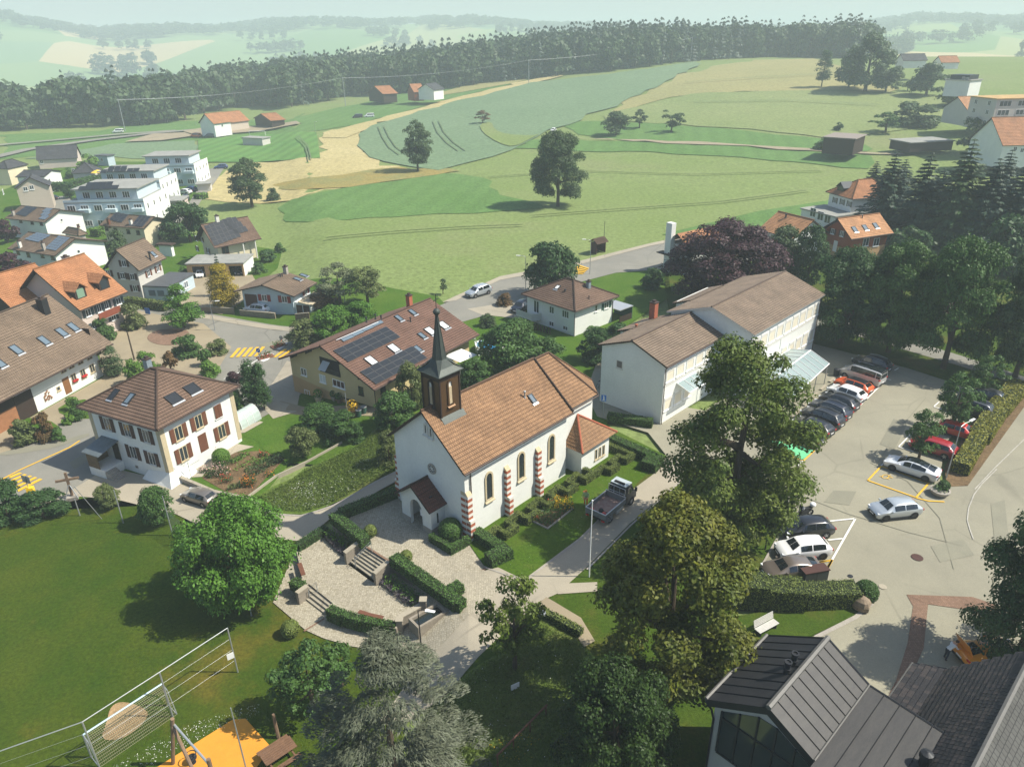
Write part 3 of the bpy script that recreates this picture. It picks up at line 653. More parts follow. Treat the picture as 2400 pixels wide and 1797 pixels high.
T_ORANGE2=tilemat('bright_orange_tiles',(.47,.25,.125),(.42,.215,.10),(.22,.10,.04),.3,.4,sc=.4)
T_DARK=tilemat('dark_slate_tiles',(.075,.075,.08),(.055,.056,.062),(.02,.02,.02),.4,.3,sc=.4)
T_FARM=tilemat('weathered_brown_tiles',(.195,.14,.095),(.16,.115,.078),(.065,.048,.034),.25,.34,sc=.25)
FLATGREY=mat('flat_roof_gravel',(.30,.30,.27),.95,var=.2,scale=.6)
FLATDARK=mat('dark_membrane_roof',(.085,.09,.095),.7,var=.15,scale=.6)
W_YELL=mat('yellow_render',(.52,.42,.22),.85,var=.06,scale=.6)
W_TAN=mat('tan_render',(.46,.30,.15),.85,var=.06,scale=.6)
W_BLUE=mat('pale_blue_render',(.42,.50,.54),.85,var=.04,scale=.6)
W_APT=mat('apartment_blue_render',(.47,.56,.58),.85,var=.04,scale=.5)
W_PINK=mat('pinkish_render',(.55,.46,.40),.85,var=.05,scale=.6)
W_CREAM=mat('cream_render',(.62,.55,.38),.85,var=.05,scale=.6)
W_GREY=mat('grey_render',(.50,.48,.43),.85,var=.06,scale=.6)
W_REDW=mat('rust_red_timber',(.30,.075,.03),.75,var=.15,scale=3)
W_BEIGE=mat('beige_render',(.48,.41,.33),.85,var=.05,scale=.5)
BRICKR=mat('red_brick',(.42,.13,.07),.85,var=.25,scale=5)
RENDERW=mat('buttress_white',(.70,.67,.60),.85,var=.08)
VERDI=mat('verdigris_copper',(.036,.044,.040),.5,col2=(.066,.080,.068),scale=1.2,metal=.1,stretch=(1,1,.25))
COPPER=mat('brown_copper_sheet',(.13,.075,.035),.42,col2=(.095,.055,.03),scale=1.5,metal=.45,stretch=(1,1,.3))
LOUVRE=mat('pale_louvre_wood',(.58,.47,.30),.7,var=.15,scale=4)
# ---- church
c6=Z(900,700,2.76)
ch=House('church','white village church with clay tile roof and pointed copper belfry',(1088,1112.3),(1343.8,966.3),(907.2,1019.6),6.8,0,(.4,.45),(988,963.4),'x',cat='church',tiles=T_CHURCH,course=.34,soffit=M_DARKW)
r=ch.root;LX,LY,ZR,ZH=ch.lx,ch.ly,ch.zr,ch.zh
yc=LY/2
ap=[(LX,.62),(18.0,.62),(19.9,2.7),(19.9,LY-2.7),(18.0,LY-.62),(LX,LY-.62)]
MB().prism(ap,-.2,6.75).build('chancel_wall',M_WHITE,r)
cb=MB();sl=ch.slab;save=dict(ch.slope);zc=ZR-.12;tz=(zc-6.72)/(yc-.2)
rp=Vector((15.7,yc,zc));E_=[Vector((LX+.02,.2,6.72)),Vector((18.2,.2,6.72)),Vector((20.3,2.5,6.72)),Vector((20.3,LY-2.5,6.72)),Vector((18.2,LY-.2,6.72)),Vector((LX+.02,LY-.2,6.72))]
sl(cb,'c1',E_[0],E_[1],(LX+.02,yc,zc),rp);sl(cb,'c2',E_[1],E_[2],rp,rp);sl(cb,'c3',E_[2],E_[3],rp,rp);sl(cb,'c4',E_[3],E_[4],rp,rp);sl(cb,'c5',E_[4],E_[5],rp,(LX+.02,yc,zc))
for e in E_[1:5]:cb.tube([e+Vector((0,0,.05)),rp+Vector((0,0,.06))],.1,6,0)
cb.tube([(LX,yc,zc+.05),rp+Vector((0,0,.05))],.12,6,0)
cb.build('chancel_roof',[T_CHURCH,M_DARKW,M_GUTTER],r);ch.slope.update(save)
MB().tube([(LX+.4,-.5,ZH+.12),(LX+.4,yc,ZR+.12)],.09,6).build('verge_flashing',M_DARKW,r)
MB().tube([(LX+.45,.08,6.6),(18.2,.08,6.6),(20.4,2.45,6.6)],.07,6).build('gutter',M_GUTTER,r)
MB().prism([(14.15,-1.12),(18.6,-1.12),(18.6,.63),(14.15,.63)],-.2,2.85).build('sacristy_wall',M_WHITE,r)
ab=MB();a0,a1,a2,a3=Vector((13.6,.62,2.8)),Vector((13.6,-1.65,2.8)),Vector((19.15,-1.65,2.8)),Vector((19.15,.62,2.8));tp=Vector((15.6,.62,5.35))
sl(ab,'a1',a1,a2,tp,tp);sl(ab,'a0',a0,a1,tp,tp);sl(ab,'a2',a2,a3,tp,tp)
for e in(a1,a2):ab.tube([e+Vector((0,0,.05)),tp+Vector((0,0,.06))],.1,6,2)
ab.build('sacristy_roof',[T_CHURCH,M_DARKW,BRICKR],r);ch.slope.update(save)
for i,k in enumerate((-1,0,1)):
 f=ch.win('R1.12',c6(1371+i*24,1005-i*14),.38,1.15,mull=(1,1),frame=M_STONE,fr=.07,name='sacristy_window')
pb=MB();py0,py1,pz,prz=2.65,6.45,2.95,4.35;pc=(py0+py1)/2
P_=[(-1.55,py0,0),(-1.55,py1,0),(0,py1,0),(0,py0,0),(-1.55,py0,pz-.05),(-1.55,py1,pz-.05),(0,py1,pz-.05),(0,py0,pz-.05)]
arc=[(pc+.78*math.cos(t),1.75+1.0*math.sin(t))for t in[math.pi*k/10 for k in range(11)]]
fr_=[(py0,0),(pc-.78,0),(pc-.78,1.75)]+[(y,z)for y,z in arc[::-1]][1:-1]+[(pc+.78,1.75),(pc+.78,0),(py1,0),(py1,pz-.05),(pc,prz-.15),(py0,pz-.05)]
nF=len(fr_)
pb.add([(-1.55,y,z)for y,z in fr_]+[(-1.25,y,z)for y,z in fr_],[tuple(range(nF-1,-1,-1)),tuple(range(nF,2*nF))]+[(i,(i+1)%nF,nF+(i+1)%nF,nF+i)for i in range(nF)])
for y in(py0,py1-.3):pb.b2((-1.248,y,0),(.02,y+.3,pz-.06))
pb.build('porch_wall',M_WHITE,r)
MB().b2((-1.6,py0-.04,0),(-1.2,pc-.8,.55)).b2((-1.195,py0-.04,0),(0.01,py0+.06,.55)).build('porch_plinth',M_CONC,r);MB().b2((-1.6,pc+.8,0),(-1.2,py1+.04,.55)).build('porch_plinth',M_CONC,r)
q=MB();sl(q,'p1',(-1.95,py0-.4,2.62),(-.02,py0-.4,2.62),(-1.95,pc,prz),(-.02,pc,prz));sl(q,'p2',(-.02,py1+.4,2.62),(-1.95,py1+.4,2.62),(-.02,pc,prz),(-1.95,pc,prz))
q.tube([(-1.95,pc,prz+.04),(0,pc,prz+.04)],.1,6,0);q.build('porch_roof',[T_DKRED,M_DARKW,M_DARKW],r);ch.slope.update(save)
dr=MB().b2((-.06,pc-.75,0),(.03,pc+.75,2.5)).build('door',M_DARKW,r);MB().box((-.10,pc-.35,1.2),(.04,.06,.25)).build('handle',M_ALU,dr)
MB().box((-1.2,pc-.35,1.35),(.03,.45,.6)).build('notice_board',M_FRAME,r)
MB().b2((-.9,py0-.005,.9),(-.72,py0+.02,1.9)).build('slit_window',M_GLASS,r)
MB().box((-1.0,py0-.4+1.0,3.37),(.3,.3,.06),0).build('roof_hatch',M_DKMET,r)
def buttress(x,y,dirx,diry,z1,w,d):
 b=thing('tmp','','')
 bpy.data.objects.remove(b)
 n=int(z1/.29)
 for i in range(n):
  dd=d if i<n*.42 else d*.55
  o=MB()
  ext=(w/2,dd)if diry else(dd,w/2)
  cx=x+(dirx*dd/2);cy=y+diry*dd/2
  ins=.0 if i%2 else .012
  o.box((0,0,0),((w-ins if diry else dd),(dd if diry else w-ins),.282))
  o.build('brick_band' if i%2 else 'render_band',BRICKR if i%2 else RENDERW,r,loc=(cx,cy,.15+i*.29))
 zm=int(n*.42)*.29
 for(za,dd,d0)in((zm,d,d*.55),(n*.29,d*.55,0)):
  p=MB()
  if diry:p.add([(x-w/2,y+diry*d0,za),(x+w/2,y+diry*d0,za),(x-w/2,y+diry*dd,za),(x+w/2,y+diry*dd,za),(x-w/2,y+diry*d0,za+.34),(x+w/2,y+diry*d0,za+.34)],[(2,3,5,4),(0,2,4),(1,5,3),(0,4,5,1),(0,1,3,2)])
  else:p.add([(x+dirx*d0,y-w/2,za),(x+dirx*d0,y+w/2,za),(x+dirx*dd,y-w/2,za),(x+dirx*dd,y+w/2,za),(x+dirx*d0,y-w/2,za+.34),(x+dirx*d0,y+w/2,za+.34)],[(3,2,4,5),(0,4,2),(1,3,5),(0,1,5,4),(0,2,3,1)])
  p.build('buttress_cap',M_STONE,r)
buttress(4.88,0,0,-1,4.9,.5,.62);buttress(8.98,0,0,-1,4.9,.5,.62);buttress(.28,0,0,-1,4.6,.52,.5)
buttress(0,.27,-1,0,4.6,.5,.02);buttress(.3,LY,0,1,4.9,.5,.62)
def lancet(p,w,h,side='R',stone=M_STONE,glass=M_GLASS,name='lancet_window',louv=0,rz=None,parent=None):
 n=8;out=lambda w_,h_:[(-w_/2,-h_/2),(w_/2,-h_/2)]+[(w_/2*math.cos(math.pi*k/n),h_/2-w_/2+w_*.62*math.sin(math.pi*k/n))for k in range(n+1)]
 O,I=out(w,h),out(w-.32,h-.30);N=len(O)
 b=MB();V4=[(x,-.09,z)for x,z in O]+[(x,-.09,z)for x,z in I]+[(x,.02,z)for x,z in O]+[(x,.0,z)for x,z in I]
 b.add(V4,[(i,(i+1)%N,N+(i+1)%N,N+i)for i in range(N)]+[(2*N+i,2*N+(i+1)%N,(i+1)%N,i)for i in range(N)]+[(N+i,N+(i+1)%N,3*N+(i+1)%N,3*N+i)for i in range(N)])
 b.add([(-w/2-.06,-.2,-h/2-.14),(w/2+.06,-.2,-h/2-.14),(w/2+.06,.02,-h/2-.14),(-w/2-.06,.02,-h/2-.14),(-w/2-.06,-.2,-h/2-.06),(w/2+.06,-.2,-h/2-.06),(w/2+.06,.02,-h/2+.12),(-w/2-.06,.02,-h/2+.12)],[(0,1,5,4),(1,2,6,5),(2,3,7,6),(3,0,4,7),(4,5,6,7),(3,2,1,0)])
 o=b.build(name,stone,parent or r,loc=p,rz=House.ROT[side]if rz is None else rz)
 g=MB();g.add([(x,-.015,z)for x,z in I],[tuple(range(N))]);g.build('pane',glass,o)
 if louv:
  k=MB()
  for i in range(louv):z=-h/2+.25+(h-.75)*i/louv;k.box((0,-.055,z),(w-.36,.05,(h-.75)/louv*.55))
  k.build('louvres',LOUVRE,o)
 else:
  k=MB();k.b2((-.02,-.03,-h/2+.16),(.02,-.02,h/2-.2))
  for i in range(1,5):z=-h/2+h*i/5;k.b2((-w/2+.17,-.03,z-.012),(-.022,-.02,z+.012));k.b2((.022,-.03,z-.012),(w/2-.17,-.02,z+.012))
  k.build('glazing_bars',M_DKMET,o)
 return o
for px in((678,1212),(886,1080),(1081,965)):lancet(ch.on_wall('R',c6(*px)),.98,2.75)
p=ch.on_wall('L',c6(312,1098));rw=MB();
rw.lathe([(.50,0),(.50,.08),(.36,.08),(.36,.0)],20);R_=Matrix.Rotation(-math.pi/2,4,'Y');o=rw.build('round_window',M_CONC,r);o.matrix_local=Matrix.Translation(p)@R_
g=MB().lathe([(.36,.0),(.36,.03)],20).build('pane',M_GLASS,o);k=MB()
for i in range(4):a=i*math.pi/4;k.box((0,0,.045),(.7,.05,.03),0,a)
k.build('tracery',M_OFFW,o)
for px in((272,840),(306,862)):lancet(ch.on_wall('L',c6(*px)),.5,1.05,'L',M_OFFW,name='gable_window')
MB().tube([(.33,-.42,ZH-.08),(.62,-.09,ZH-.75),(.62,-.09,.05)],.055,6).build('downpipe',M_GUTTER,r)
ch.vent('R',c6(910,640),.07,.55,M_METAL);ch.skylight('R',c6(956,648),.45,.75)
bt=MB();bx0,bx1,by0,by1=.86,3.0,yc-1.07,yc+1.07;zt=13.75
bt.b2((bx0,by0,9.2),(bx1,by1,zt));bel=bt.build('belfry',COPPER,r)
fl=MB()
for x in(bx0,bx1):
 for y in(by0,by1):fl.b2((x-.06,y-.06,9.2),(x+.06,y+.06,zt-.003))
fl.b2((bx0-.03,by0-.03,zt-.55),(bx1+.03,by1+.03,zt-.01));fl.build('corner_trim',M_DARKW,bel)
zs=ZH+(by0+.45)*ch.rise/(ch.ry+.45)
MB().add([(bx0-.1,by0-.45,zs-.45*.83+.06),(bx1+.25,by0-.45,zs-.45*.83+.06),(bx1+.25,by0-.02,zs+.14),(bx0-.1,by0-.02,zs+.14)],[(0,1,2,3)]).build('lead_flashing',VERDI,bel)
lancet((1.93,by0,11.95),.66,2.3,'R',COPPER,M_OFFW,'louvre_window',16,parent=bel);lancet((bx0,yc,11.95),.66,2.3,'L',M_DARKW,M_OFFW,'louvre_window',16,parent=bel)
lancet((1.93,by1,11.95),.66,2.3,'R',M_DARKW,M_OFFW,'louvre_window',16,rz=math.pi,parent=bel)
tipz=ch.solve_z(1.93,yc,(1020,731));knz=ch.solve_z(1.93,yc,(1026,838))
sp=MB();cx_,cy_=1.93,yc;hw=1.34;n8=8
sq=[(cx_+hw*math.cos(a)*1.4142,cy_+hw*math.sin(a)*1.4142)for a in[math.pi/4+k*math.pi/2 for k in range(4)]]
oc=[(cx_+.60*math.cos(math.pi/8+k*math.pi/4),cy_+.60*math.sin(math.pi/8+k*math.pi/4))for k in range(8)]
oct_=[Vector((x,y,knz))for x,y in oc];sqv=[Vector((x,y,zt))for x,y in sq]
for k in range(4):
 c0,c1=sqv[k],sqv[(k+1)%4];A0,A1=oct_[2*k],oct_[(2*k+1)%8];A2=oct_[(2*k+2)%8]
 sp.add([c0,A0,oct_[(2*k+1)%8]],[(0,2,1)]if False else[(0,1,2)])
 mid=lambda p,q,t:p.lerp(q,t)
 sp.add([c0,c1,A2,A1,c0 .lerp(A1,.55)+Vector((0,0,-.16)),c1 .lerp(A2,.55)+Vector((0,0,-.16))],[(0,1,5,4),(4,5,2,3)])
tip=[(cx_+.10*math.cos(math.pi/8+k*math.pi/4),cy_+.10*math.sin(math.pi/8+k*math.pi/4),tipz-.25)for k in range(8)]
sp.add([tuple(v)for v in oct_]+tip,[(k,(k+1)%8,8+(k+1)%8,8+k)for k in range(8)]+[tuple(range(8,16))])
sp.add([tuple(v-Vector((0,0,.02)))for v in sqv],[(3,2,1,0)])
for k in range(4):sp.tube([sqv[k],sqv[(k+1)%4]],.05,6)
for k in range(8):sp.tube([oct_[k],tip[k]],.025,4)
spo=sp.build('spire',VERDI,r)
MB().lathe([(.03,-.27),(.16,-.24),(.26,-.12),(.29,0),(.26,.12),(.16,.24),(.03,.28)],14,0,(cx_,cy_,tipz)).build('ball_finial',VERDI,spo,smooth=True)
ck=MB().tube([(cx_,cy_,tipz+.2),(cx_,cy_,tipz+1.45)],.03,6);ck.box((cx_,cy_,tipz+1.0),(.75,.05,.05),0,math.radians(20));ck.build('cross',M_DKMET,spo)
# ---- white house with brown shutters
c4=Z(150,800,3.68);z1=Z(200,920,7.527)
wh=House('white_house','white two storey house with hipped brown roof and brown shutters',(367.4,1007.9),(560.3,903.3),(182.6,952.2),6.6,-1.8,(.6,.6),(358,866),'hip',hip=(4.7,5.0),tiles=T_BROWN,course=.36)
for px in((393,553),(740,660),(1078,768),(850,1050),(1180,1160)):wh.win('L',z1(*px),.95,1.5,M_DKBROWN,frame=M_OFFW,shw=.52)  # shutters on the shaded wall: shade put into the darker brown
for px in(z1(1645,712),c4(1160,690)):wh.win('R',px,.95,1.5,M_BROWN,frame=M_STONE,shw=.52)
wh.win('R',c4(1325,600),.95,1.5,M_BROWN,closed=True)
for px in(z1(1732,1070),c4(1360,775)):wh.win('R',px,.95,1.6,M_BROWN,frame=M_STONE,shw=.52)
wh.pan('R',c4(1200,870),1.05,1.95,M_BROWN,'door');
for px in((630,1080),(795,1135)):wh.win('L',c4(*px),.4,.3,frame=M_CONC,mull=(1,1),sill=False,name='cellar_window')
for(x0,y0)in((-.035,-.035),(wh.lx-.5,-.035),(-.035,wh.ly-.5)):MB().b2((x0,y0,.4),(x0+.535,y0+.535,wh.hR-.02)).build('corner_pilaster',M_STONE,wh.root)
wh.skylight('R',c4(945,495),1.25,1.1,M_SOLAR);wh.skylight('R',c4(1105,412),1.25,1.1,M_SOLAR);wh.skylight('L',c4(568,495),.6,1.15);wh.skylight('L',c4(432,460),.6,1.15,M_SOLAR)
wh.chimney('K',c4(735,250),.6,.6,1.4,mat('zinc_chimney',(.28,.34,.37),.5,metal=.3))
b=MB();yd=wh.on_wall('L',z1(560,1060));y0=yd.y
b.b2((-2.2,y0-.7,-.2),(-.02,y0+1.6,1.0));b.build('porch_base',M_WHITE,wh.root)
for i in range(6):MB().b2((-2.15,y0-.7-.28*(i+1),-.2),(-1.0,y0-.7-.28*i-.003,1.0-.165*(i+1))).build('step',M_CONC,wh.root)
MB().b2((-.05,y0-.5,1.0),(.02,y0+.45,3.0)).build('door',M_DARKW,wh.root)
MB().b2((-2.2,y0-.05,1.0),(-2.12,y0+1.6,2.6)).b2((-2.1,y0+1.52,1.0),(-.03,y0+1.6,2.9)).build('porch_screen',mat('old_wood_panel',(.16,.105,.05),.7,var=.3,scale=3),wh.root)
MB().add([(-2.5,y0-.8,2.75),(-2.5,y0+1.7,2.75),(-.02,y0+1.7,3.35),(-.02,y0-.8,3.35),(-2.5,y0-.8,2.83),(-2.5,y0+1.7,2.83),(-.02,y0+1.7,3.43),(-.02,y0-.8,3.43)],[(3,2,1,0),(4,7,6,5)[::-1],(0,1,5,4),(1,2,6,5),(2,3,7,6),(3,0,4,7)]).build('porch_roof',mat('zinc_sheet',(.16,.19,.20),.45,metal=.4),wh.root)
fl=MB();fl.add([(0,0,1.4),(-.9,-.9,-.1),(wh.lx*.3,-.75,-.1),(wh.lx*.25,-.02,1.0),(-.75,wh.ly*.35,-.1),(-.02,wh.ly*.3,.9)],[(0,3,2,1)[::-1],(0,1,4,5)[::-1]]);fl.build('battered_base',M_WHITE,wh.root)
# ---- yellow house
c5=Z(600,700,4.14);z7=Z(640,830,6.91)
yh=House('yellow_house','yellow chalet style house with rust brown roof and black solar panels',(876.6,913.8),(1121.5,783),(653.1,840.1),3.0,0,(1.0,1.0),(751,811),'x',wall=W_YELL,tiles=T_YELL,course=.36)
b=MB();b.add([(-.025,4.2,-1.5),(-.025,yh.ly+.02,-1.5),(-.025,4.2,-.2),(-.025,yh.ly+.02,.75),(-.002,4.2,-1.5)],[(0,2,3,1)]);b.build('lower_wall',W_TAN,yh.root)
yh.solar('R',(c5(890,627),c5(1398,380),c5(745,508)),6,4)if False else yh.solar('R',(c5(895,622),c5(1400,378),c5(745,510)),6,3)
yh.solar('R',(c5(1165,838),c5(1660,580),c5(1005,715)),6,3)
yh.solar('R',(c5(848,428),c5(1235,238),c5(822,400)),4,1,M_SKYL)
for px in((1115,605),(1335,485),(1690,318),(1818,262)):yh.skylight('R',c5(*px),1.0,1.3,mat('white_blind_glass',(.62,.64,.62),.3,var=0))
for px in((1385,192),(1518,135),(1610,362),(1570,490)):yh.skylight('R',c5(*px),.6,1.0)
for px in((1500,225),(1072,225),(1160,195),(1215,205)):yh.vent('R',c5(*px),.08,.5)
yh.chimney('R',c5(1490,60),.6,.6,1.4,BRICKR)
MB().tube([(1.2,yh.ry-.35,yh.zr+.05),(8.2,yh.ry-.35,yh.zr+.05)],.05,5).build('conduit',M_ALU,yh.root)
yh.win('L',z7(500,285),1.0,1.0,frame=M_FRAME);yh.win('L',z7(805,395),1.05,1.05,frame=M_FRAME,glass=mat('white_shutter_blind',(.5,.55,.56),.6,var=0));yh.win('L',z7(1065,480),2.0,.95,mull=(3,1),glass=M_DKBROWN)
yh.win('L',z7(558,630),.95,.9);yh.win('L',z7(1425,590),.75,1.05,frame=M_DARKW)
p=yh.on_wall('L',z7(920,200));MB().b2((-.03,p.y-1.6,p.z-.9),(.0,p.y+1.6,p.z+.95)).build('loggia_shade_panel',mat('loggia_shade',(.03,.028,.025),.9,var=0),yh.root)  # flat dark panel, the recess shade put into its colour
MB().b2((-.12,p.y-1.65,p.z-.95),(-.04,p.y+1.65,p.z-.25)).build('balcony_rail',M_DKMET,yh.root)
MB().add([(-.08,p.y-.2,p.z+.6),(-.08,p.y+1.0,p.z+.6),(-1.0,p.y+1.0,p.z-.25),(-1.0,p.y-.2,p.z-.25)],[(0,1,2,3)]).build('awning',mat('grey_awning',(.40,.43,.43),.8,var=.05),yh.root)
yh.win('R',c5(1230,870),.8,.9,frame=M_DARKW);yh.pan('R',c5(1350,840),.9,2.0,M_DARKW,'door',at=(4.2,-.03,1.05))
for i in range(5):MB().box((-.45,yh.ly*(i+.5)/5,3.0+(yh.rise*(1-abs(yh.ly*(i+.5)/5-yh.ry)/(yh.ry+1)))-.32),(1.0,.14,.18)).build('rafter',M_DARKW,yh.root)
yh.pipe(0,0,2.9,M_DKMET)
# ---- villa
z8=Z(1220,640,8.51)
vi=House('villa','white villa with hipped brown roof and curved corner balcony',(1348,729.9),(1452,693.5),(1221.2,688.8),4.0,0,(.6,.6),(1344.6,661.2),'hip',hip=None,tiles=T_BROWN,course=.34,rise=2.35)
vi.win('L',z8(320,670),1.1,1.9,frame=M_FRAME);vi.win('L',z8(625,735),.95,1.1);vi.win('L',z8(900,820),1.3,1.1,mull=(3,1))
vi.win('L',z8(312,920),.95,.5);vi.win('L',z8(620,1010),.95,.75);vi.win('L',z8(895,1095),.95,.65)
vi.win('R',z8(1505,700),.6,1.0,mull=(1,1));vi.win('R',z8(1712,640),1.0,.95,M_GREENSH)
p=vi.on_wall('L',z8(200,780));b=MB();n=10;prof=[(0,p.y-2.2)]+[(-1.35*math.sin(math.pi/2*k/n)**.8,p.y-2.2+.9*(1-math.cos(math.pi/2*k/n)))for k in range(1,n+1)]+[(-1.35,p.y+1.7),(0,p.y+1.7)]
b.prism(prof[::-1],p.z-.55,p.z-.4)
for i in range(1,len(prof)-1):a_,b_=prof[i-1],prof[i];b.add([(a_[0],a_[1],p.z-.4),(b_[0],b_[1],p.z-.4),(b_[0],b_[1],p.z+.45),(a_[0],a_[1],p.z+.45)],[(0,1,2,3),(3,2,1,0)])
a_,b_=prof[-2],prof[-1];b.add([(prof[n][0],prof[n][1],p.z-.4),(a_[0],a_[1],p.z-.4),(a_[0],a_[1],p.z+.45),(prof[n][0],prof[n][1],p.z+.45)],[(0,1,2,3),(3,2,1,0)])
b.build('balcony',M_WHITE,vi.root)
vi.chimney('R',z8(1355,290),.5,.5,1.0,mat('zinc_chimney',(0,0,0)));vi.skylight('L',z8(740,290),.6,.7,M_FRAME);vi.vent('L',z8(890,365),.1,.25);vi.vent('R',z8(1365,515),.07,.35,M_GUTTER)
vi.pipe(0,0,3.9);vi.pipe(vi.lx,0,3.9)
cp=thing('carport','low carport with corrugated pale roof behind the white villa','carport',vi.W(vi.lx+.3,-1.2,0),vi.a)
MB().b2((0,0,1.9),(3.0,3.6,2.0)).build('roof',M_ALU,cp);MB().b2((2.9,.1,0),(2.98,3.5,1.897)).build('wall',M_GREENSH,cp);MB().b2((.05,.05,0),(2.8,.15,.9)).build('fence',M_DARKW,cp)
bs=thing('wood_fence','curved dark wooden fence below the villa balcony','fence',vi.W(-1.9,vi.ly*.55,0),vi.a)
for i in range(9):MB().box((-.8+.9*math.sin(i*.2),2.2-i*.55,.45),(.06,.5,.9),0,-.1*i+.3).build('board',M_DARKW,bs)
# ---- school
s7=Z(1400,620,3.68)
scA=House('school','long white two storey school with shallow beige brown gable roofs',(1563,860.5),(1701.6,783),(1406.8,807.5),7.0,0,(.3,.4),(1482.9,799.3),'x',cat='school',tiles=T_SCHOOL,course=.3,lx=11.75,ly=8.2,rise=1.72,ang=45.6)
r=scA.root
def swin(x,y,z,w,h):
 fm,pm=win_meshes(w,h,(1,1),M_FRAME,M_BLIND,.09,True);o=link('window',fm,r,loc=(x,y,z));link('pane',pm,o)
 link('blind_box',boxmesh('blind_box',(w-.18,.04,.30),M_OFFW),o,loc=(0,-.045,h/2-.24))
fx0,fx1,fy0,fy1,fz=11.5,29.6,-3.55,6.8,8.15
wl=MB();ry=1.5;zap=10.05
wl.add([(fx0,fy0,0),(fx1,fy0,0),(fx1,fy1,0),(fx0,fy1,0),(fx0,fy0,fz-.1),(fx1,fy0,fz-.1),(fx1,fy1,fz-.1),(fx0,fy1,fz-.1),(fx0,ry,zap-.2),(fx1,ry,zap-.2)],[(0,1,5,4),(1,2,6,9,5),(2,3,7,6),(3,0,4,8,7)]);wl.build('wall',M_WHITE,r)
rb=MB();sv=dict(scA.slope);scA.slab(rb,'R2',(fx0-.25,fy0-.5,fz-.05),(fx1+.3,fy0-.5,fz-.05),(fx0-.25,ry,zap),(fx1+.3,ry,zap));scA.slab(rb,'K2',(fx1+.3,fy1+.5,fz-.05),(fx0-.25,fy1+.5,fz-.05),(fx1+.3,ry,zap),(fx0-.25,ry,zap))
rb.tube([(fx0-.25,ry,zap+.04),(fx1+.3,ry,zap+.04)],.1,6,0);rb.build('roof',[T_SCHOOL,M_DARKW,M_OFFW],r)
MB().b2((16.5,fy1,0),(24,fy1+2.4,7.6)).b2((6.2,8.2,0),(11.4,10.2,6.3)).build('rear_wing_wall',M_WHITE,r)
rw=MB();scA.slab(rw,'kw',(24.3,fy1+2.8,7.35),(16.2,fy1+2.8,7.35),(24.3,fy1+.3,8.3),(16.2,fy1+.3,8.3));scA.slab(rw,'kx',(11.4,10.6,6.3),(6.0,10.6,6.3),(11.4,8.3,7.2),(6.0,8.3,7.2));rw.build('rear_wing_roof',[T_SCHOOL,M_DARKW,M_DARKW],r)
for i in range(9):
 x=fx0+1.35+i*2.0-(0 if i<4 else-.12)
 swin(x,fy0,6.35,1.6,1.75);swin(x,fy0,2.85,1.5,1.75)
MB().b2((fx0-.01,fy0-.07,5.05),(fx1+.01,fy0-.003,5.3)).b2((fx0-.01,fy0-.07,1.55),(fx1+.01,fy0-.003,1.75)).build('string_course',M_OFFW,r)
for x in(fx0+.0,19.55,fx1-.35):MB().b2((x,fy0-.05,0),(x+.35,fy0-.002,fz-.15)).build('pilaster',M_WHITE,r)
for i in range(5):x=1.15+i*1.95;swin(x,0,5.6,1.5,1.55)
for i in range(3):x=1.15+i*1.95;swin(x,0,2.2,1.45,1.6)
MB().b2((-.01,-.06,4.4),(fx0-.3,-.003,4.6)).build('string_course',M_OFFW,r)
scA.win('L',s7(192,860),.85,.95,frame=M_OFFW,glass=mat('grey_blind',(.16,.14,.12),.7,var=.05),mull=(1,1))
scA.chimney('K',s7(480,470),.75,.75,2.2,BRICKR);scA.slope.update(sv)
for px in((1285,968-808),(1045,1096-808),(335,1350-808)):scA.vent('K',s7(*px),.12,.3,BRICKR)
MB().tube([(-.2,-.42,6.9),(.05,-.1,6.5),(.05,-.1,.05)],.055,6).build('downpipe',M_GUTTER,r)
MB().tube([(fx0-.2,fy0-.5,fz-.15),(fx0-.08,fy0-.1,fz-.6),(fx0-.08,fy0-.1,.05)],.055,6).build('downpipe',M_DKMET,r)
MB().tube([(fx1+.08,fy0-.1,fz-.3),(fx1+.08,fy0-.1,.05)],.055,6).build('downpipe',M_GUTTER,r)
M_CAN=bpy.data.materials.new('canopy_glass');M_CAN.use_nodes=True;nt=M_CAN.node_tree;b=nt.nodes['Principled BSDF'];b.inputs['Base Color'].default_value=(.33,.42,.42,1);b.inputs['Roughness'].default_value=.25
tr=nt.nodes.new('ShaderNodeBsdfTransparent');mx=nt.nodes.new('ShaderNodeMixShader');mx.inputs[0].default_value=.62;nt.links.new(tr.outputs[0],mx.inputs[1]);nt.links.new(b.outputs[0],mx.inputs[2]);nt.links.new(mx.outputs[0],nt.nodes['Material Output'].inputs[0])
def canopy(label,root,q,nseg,posts,zp):
 """q: four corner vectors back-left, back-right, front-right, front-left"""
 t=thing('glass_canopy',label,'canopy',root,0)if not isinstance(root,bpy.types.Object)else root
 a,b_,c,d=map(Vector,q)
 for i in range(nseg):
  f0,f1=i/nseg,(i+1)/nseg;p=[a.lerp(b_,f0),a.lerp(b_,f1),d.lerp(c,f1),d.lerp(c,f0)];n=Vector((0,0,.03))
  MB().add([v for v in p]+[v+n for v in p],[(3,2,1,0),(4,5,6,7),(0,1,5,4),(1,2,6,5),(2,3,7,6),(3,0,4,7)]).build('glass_pane',M_CAN,t)
 fr_=MB()
 for i in range(nseg+1):f=i/nseg;fr_.tube([a.lerp(b_,f)+Vector((0,0,.06)),d.lerp(c,f)+Vector((0,0,.06))],.045,5)
 for u,v in((a,b_),(d,c)):fr_.tube([u+Vector((0,0,.05)),v+Vector((0,0,.05))],.06,5)
 fr_.build('canopy_frame',M_FRAME,t)
 for f in posts:p=d.lerp(c,f);MB().tube([p,(p.x,p.y,zp)],.05,6).build('post',M_METAL,t)
 return t
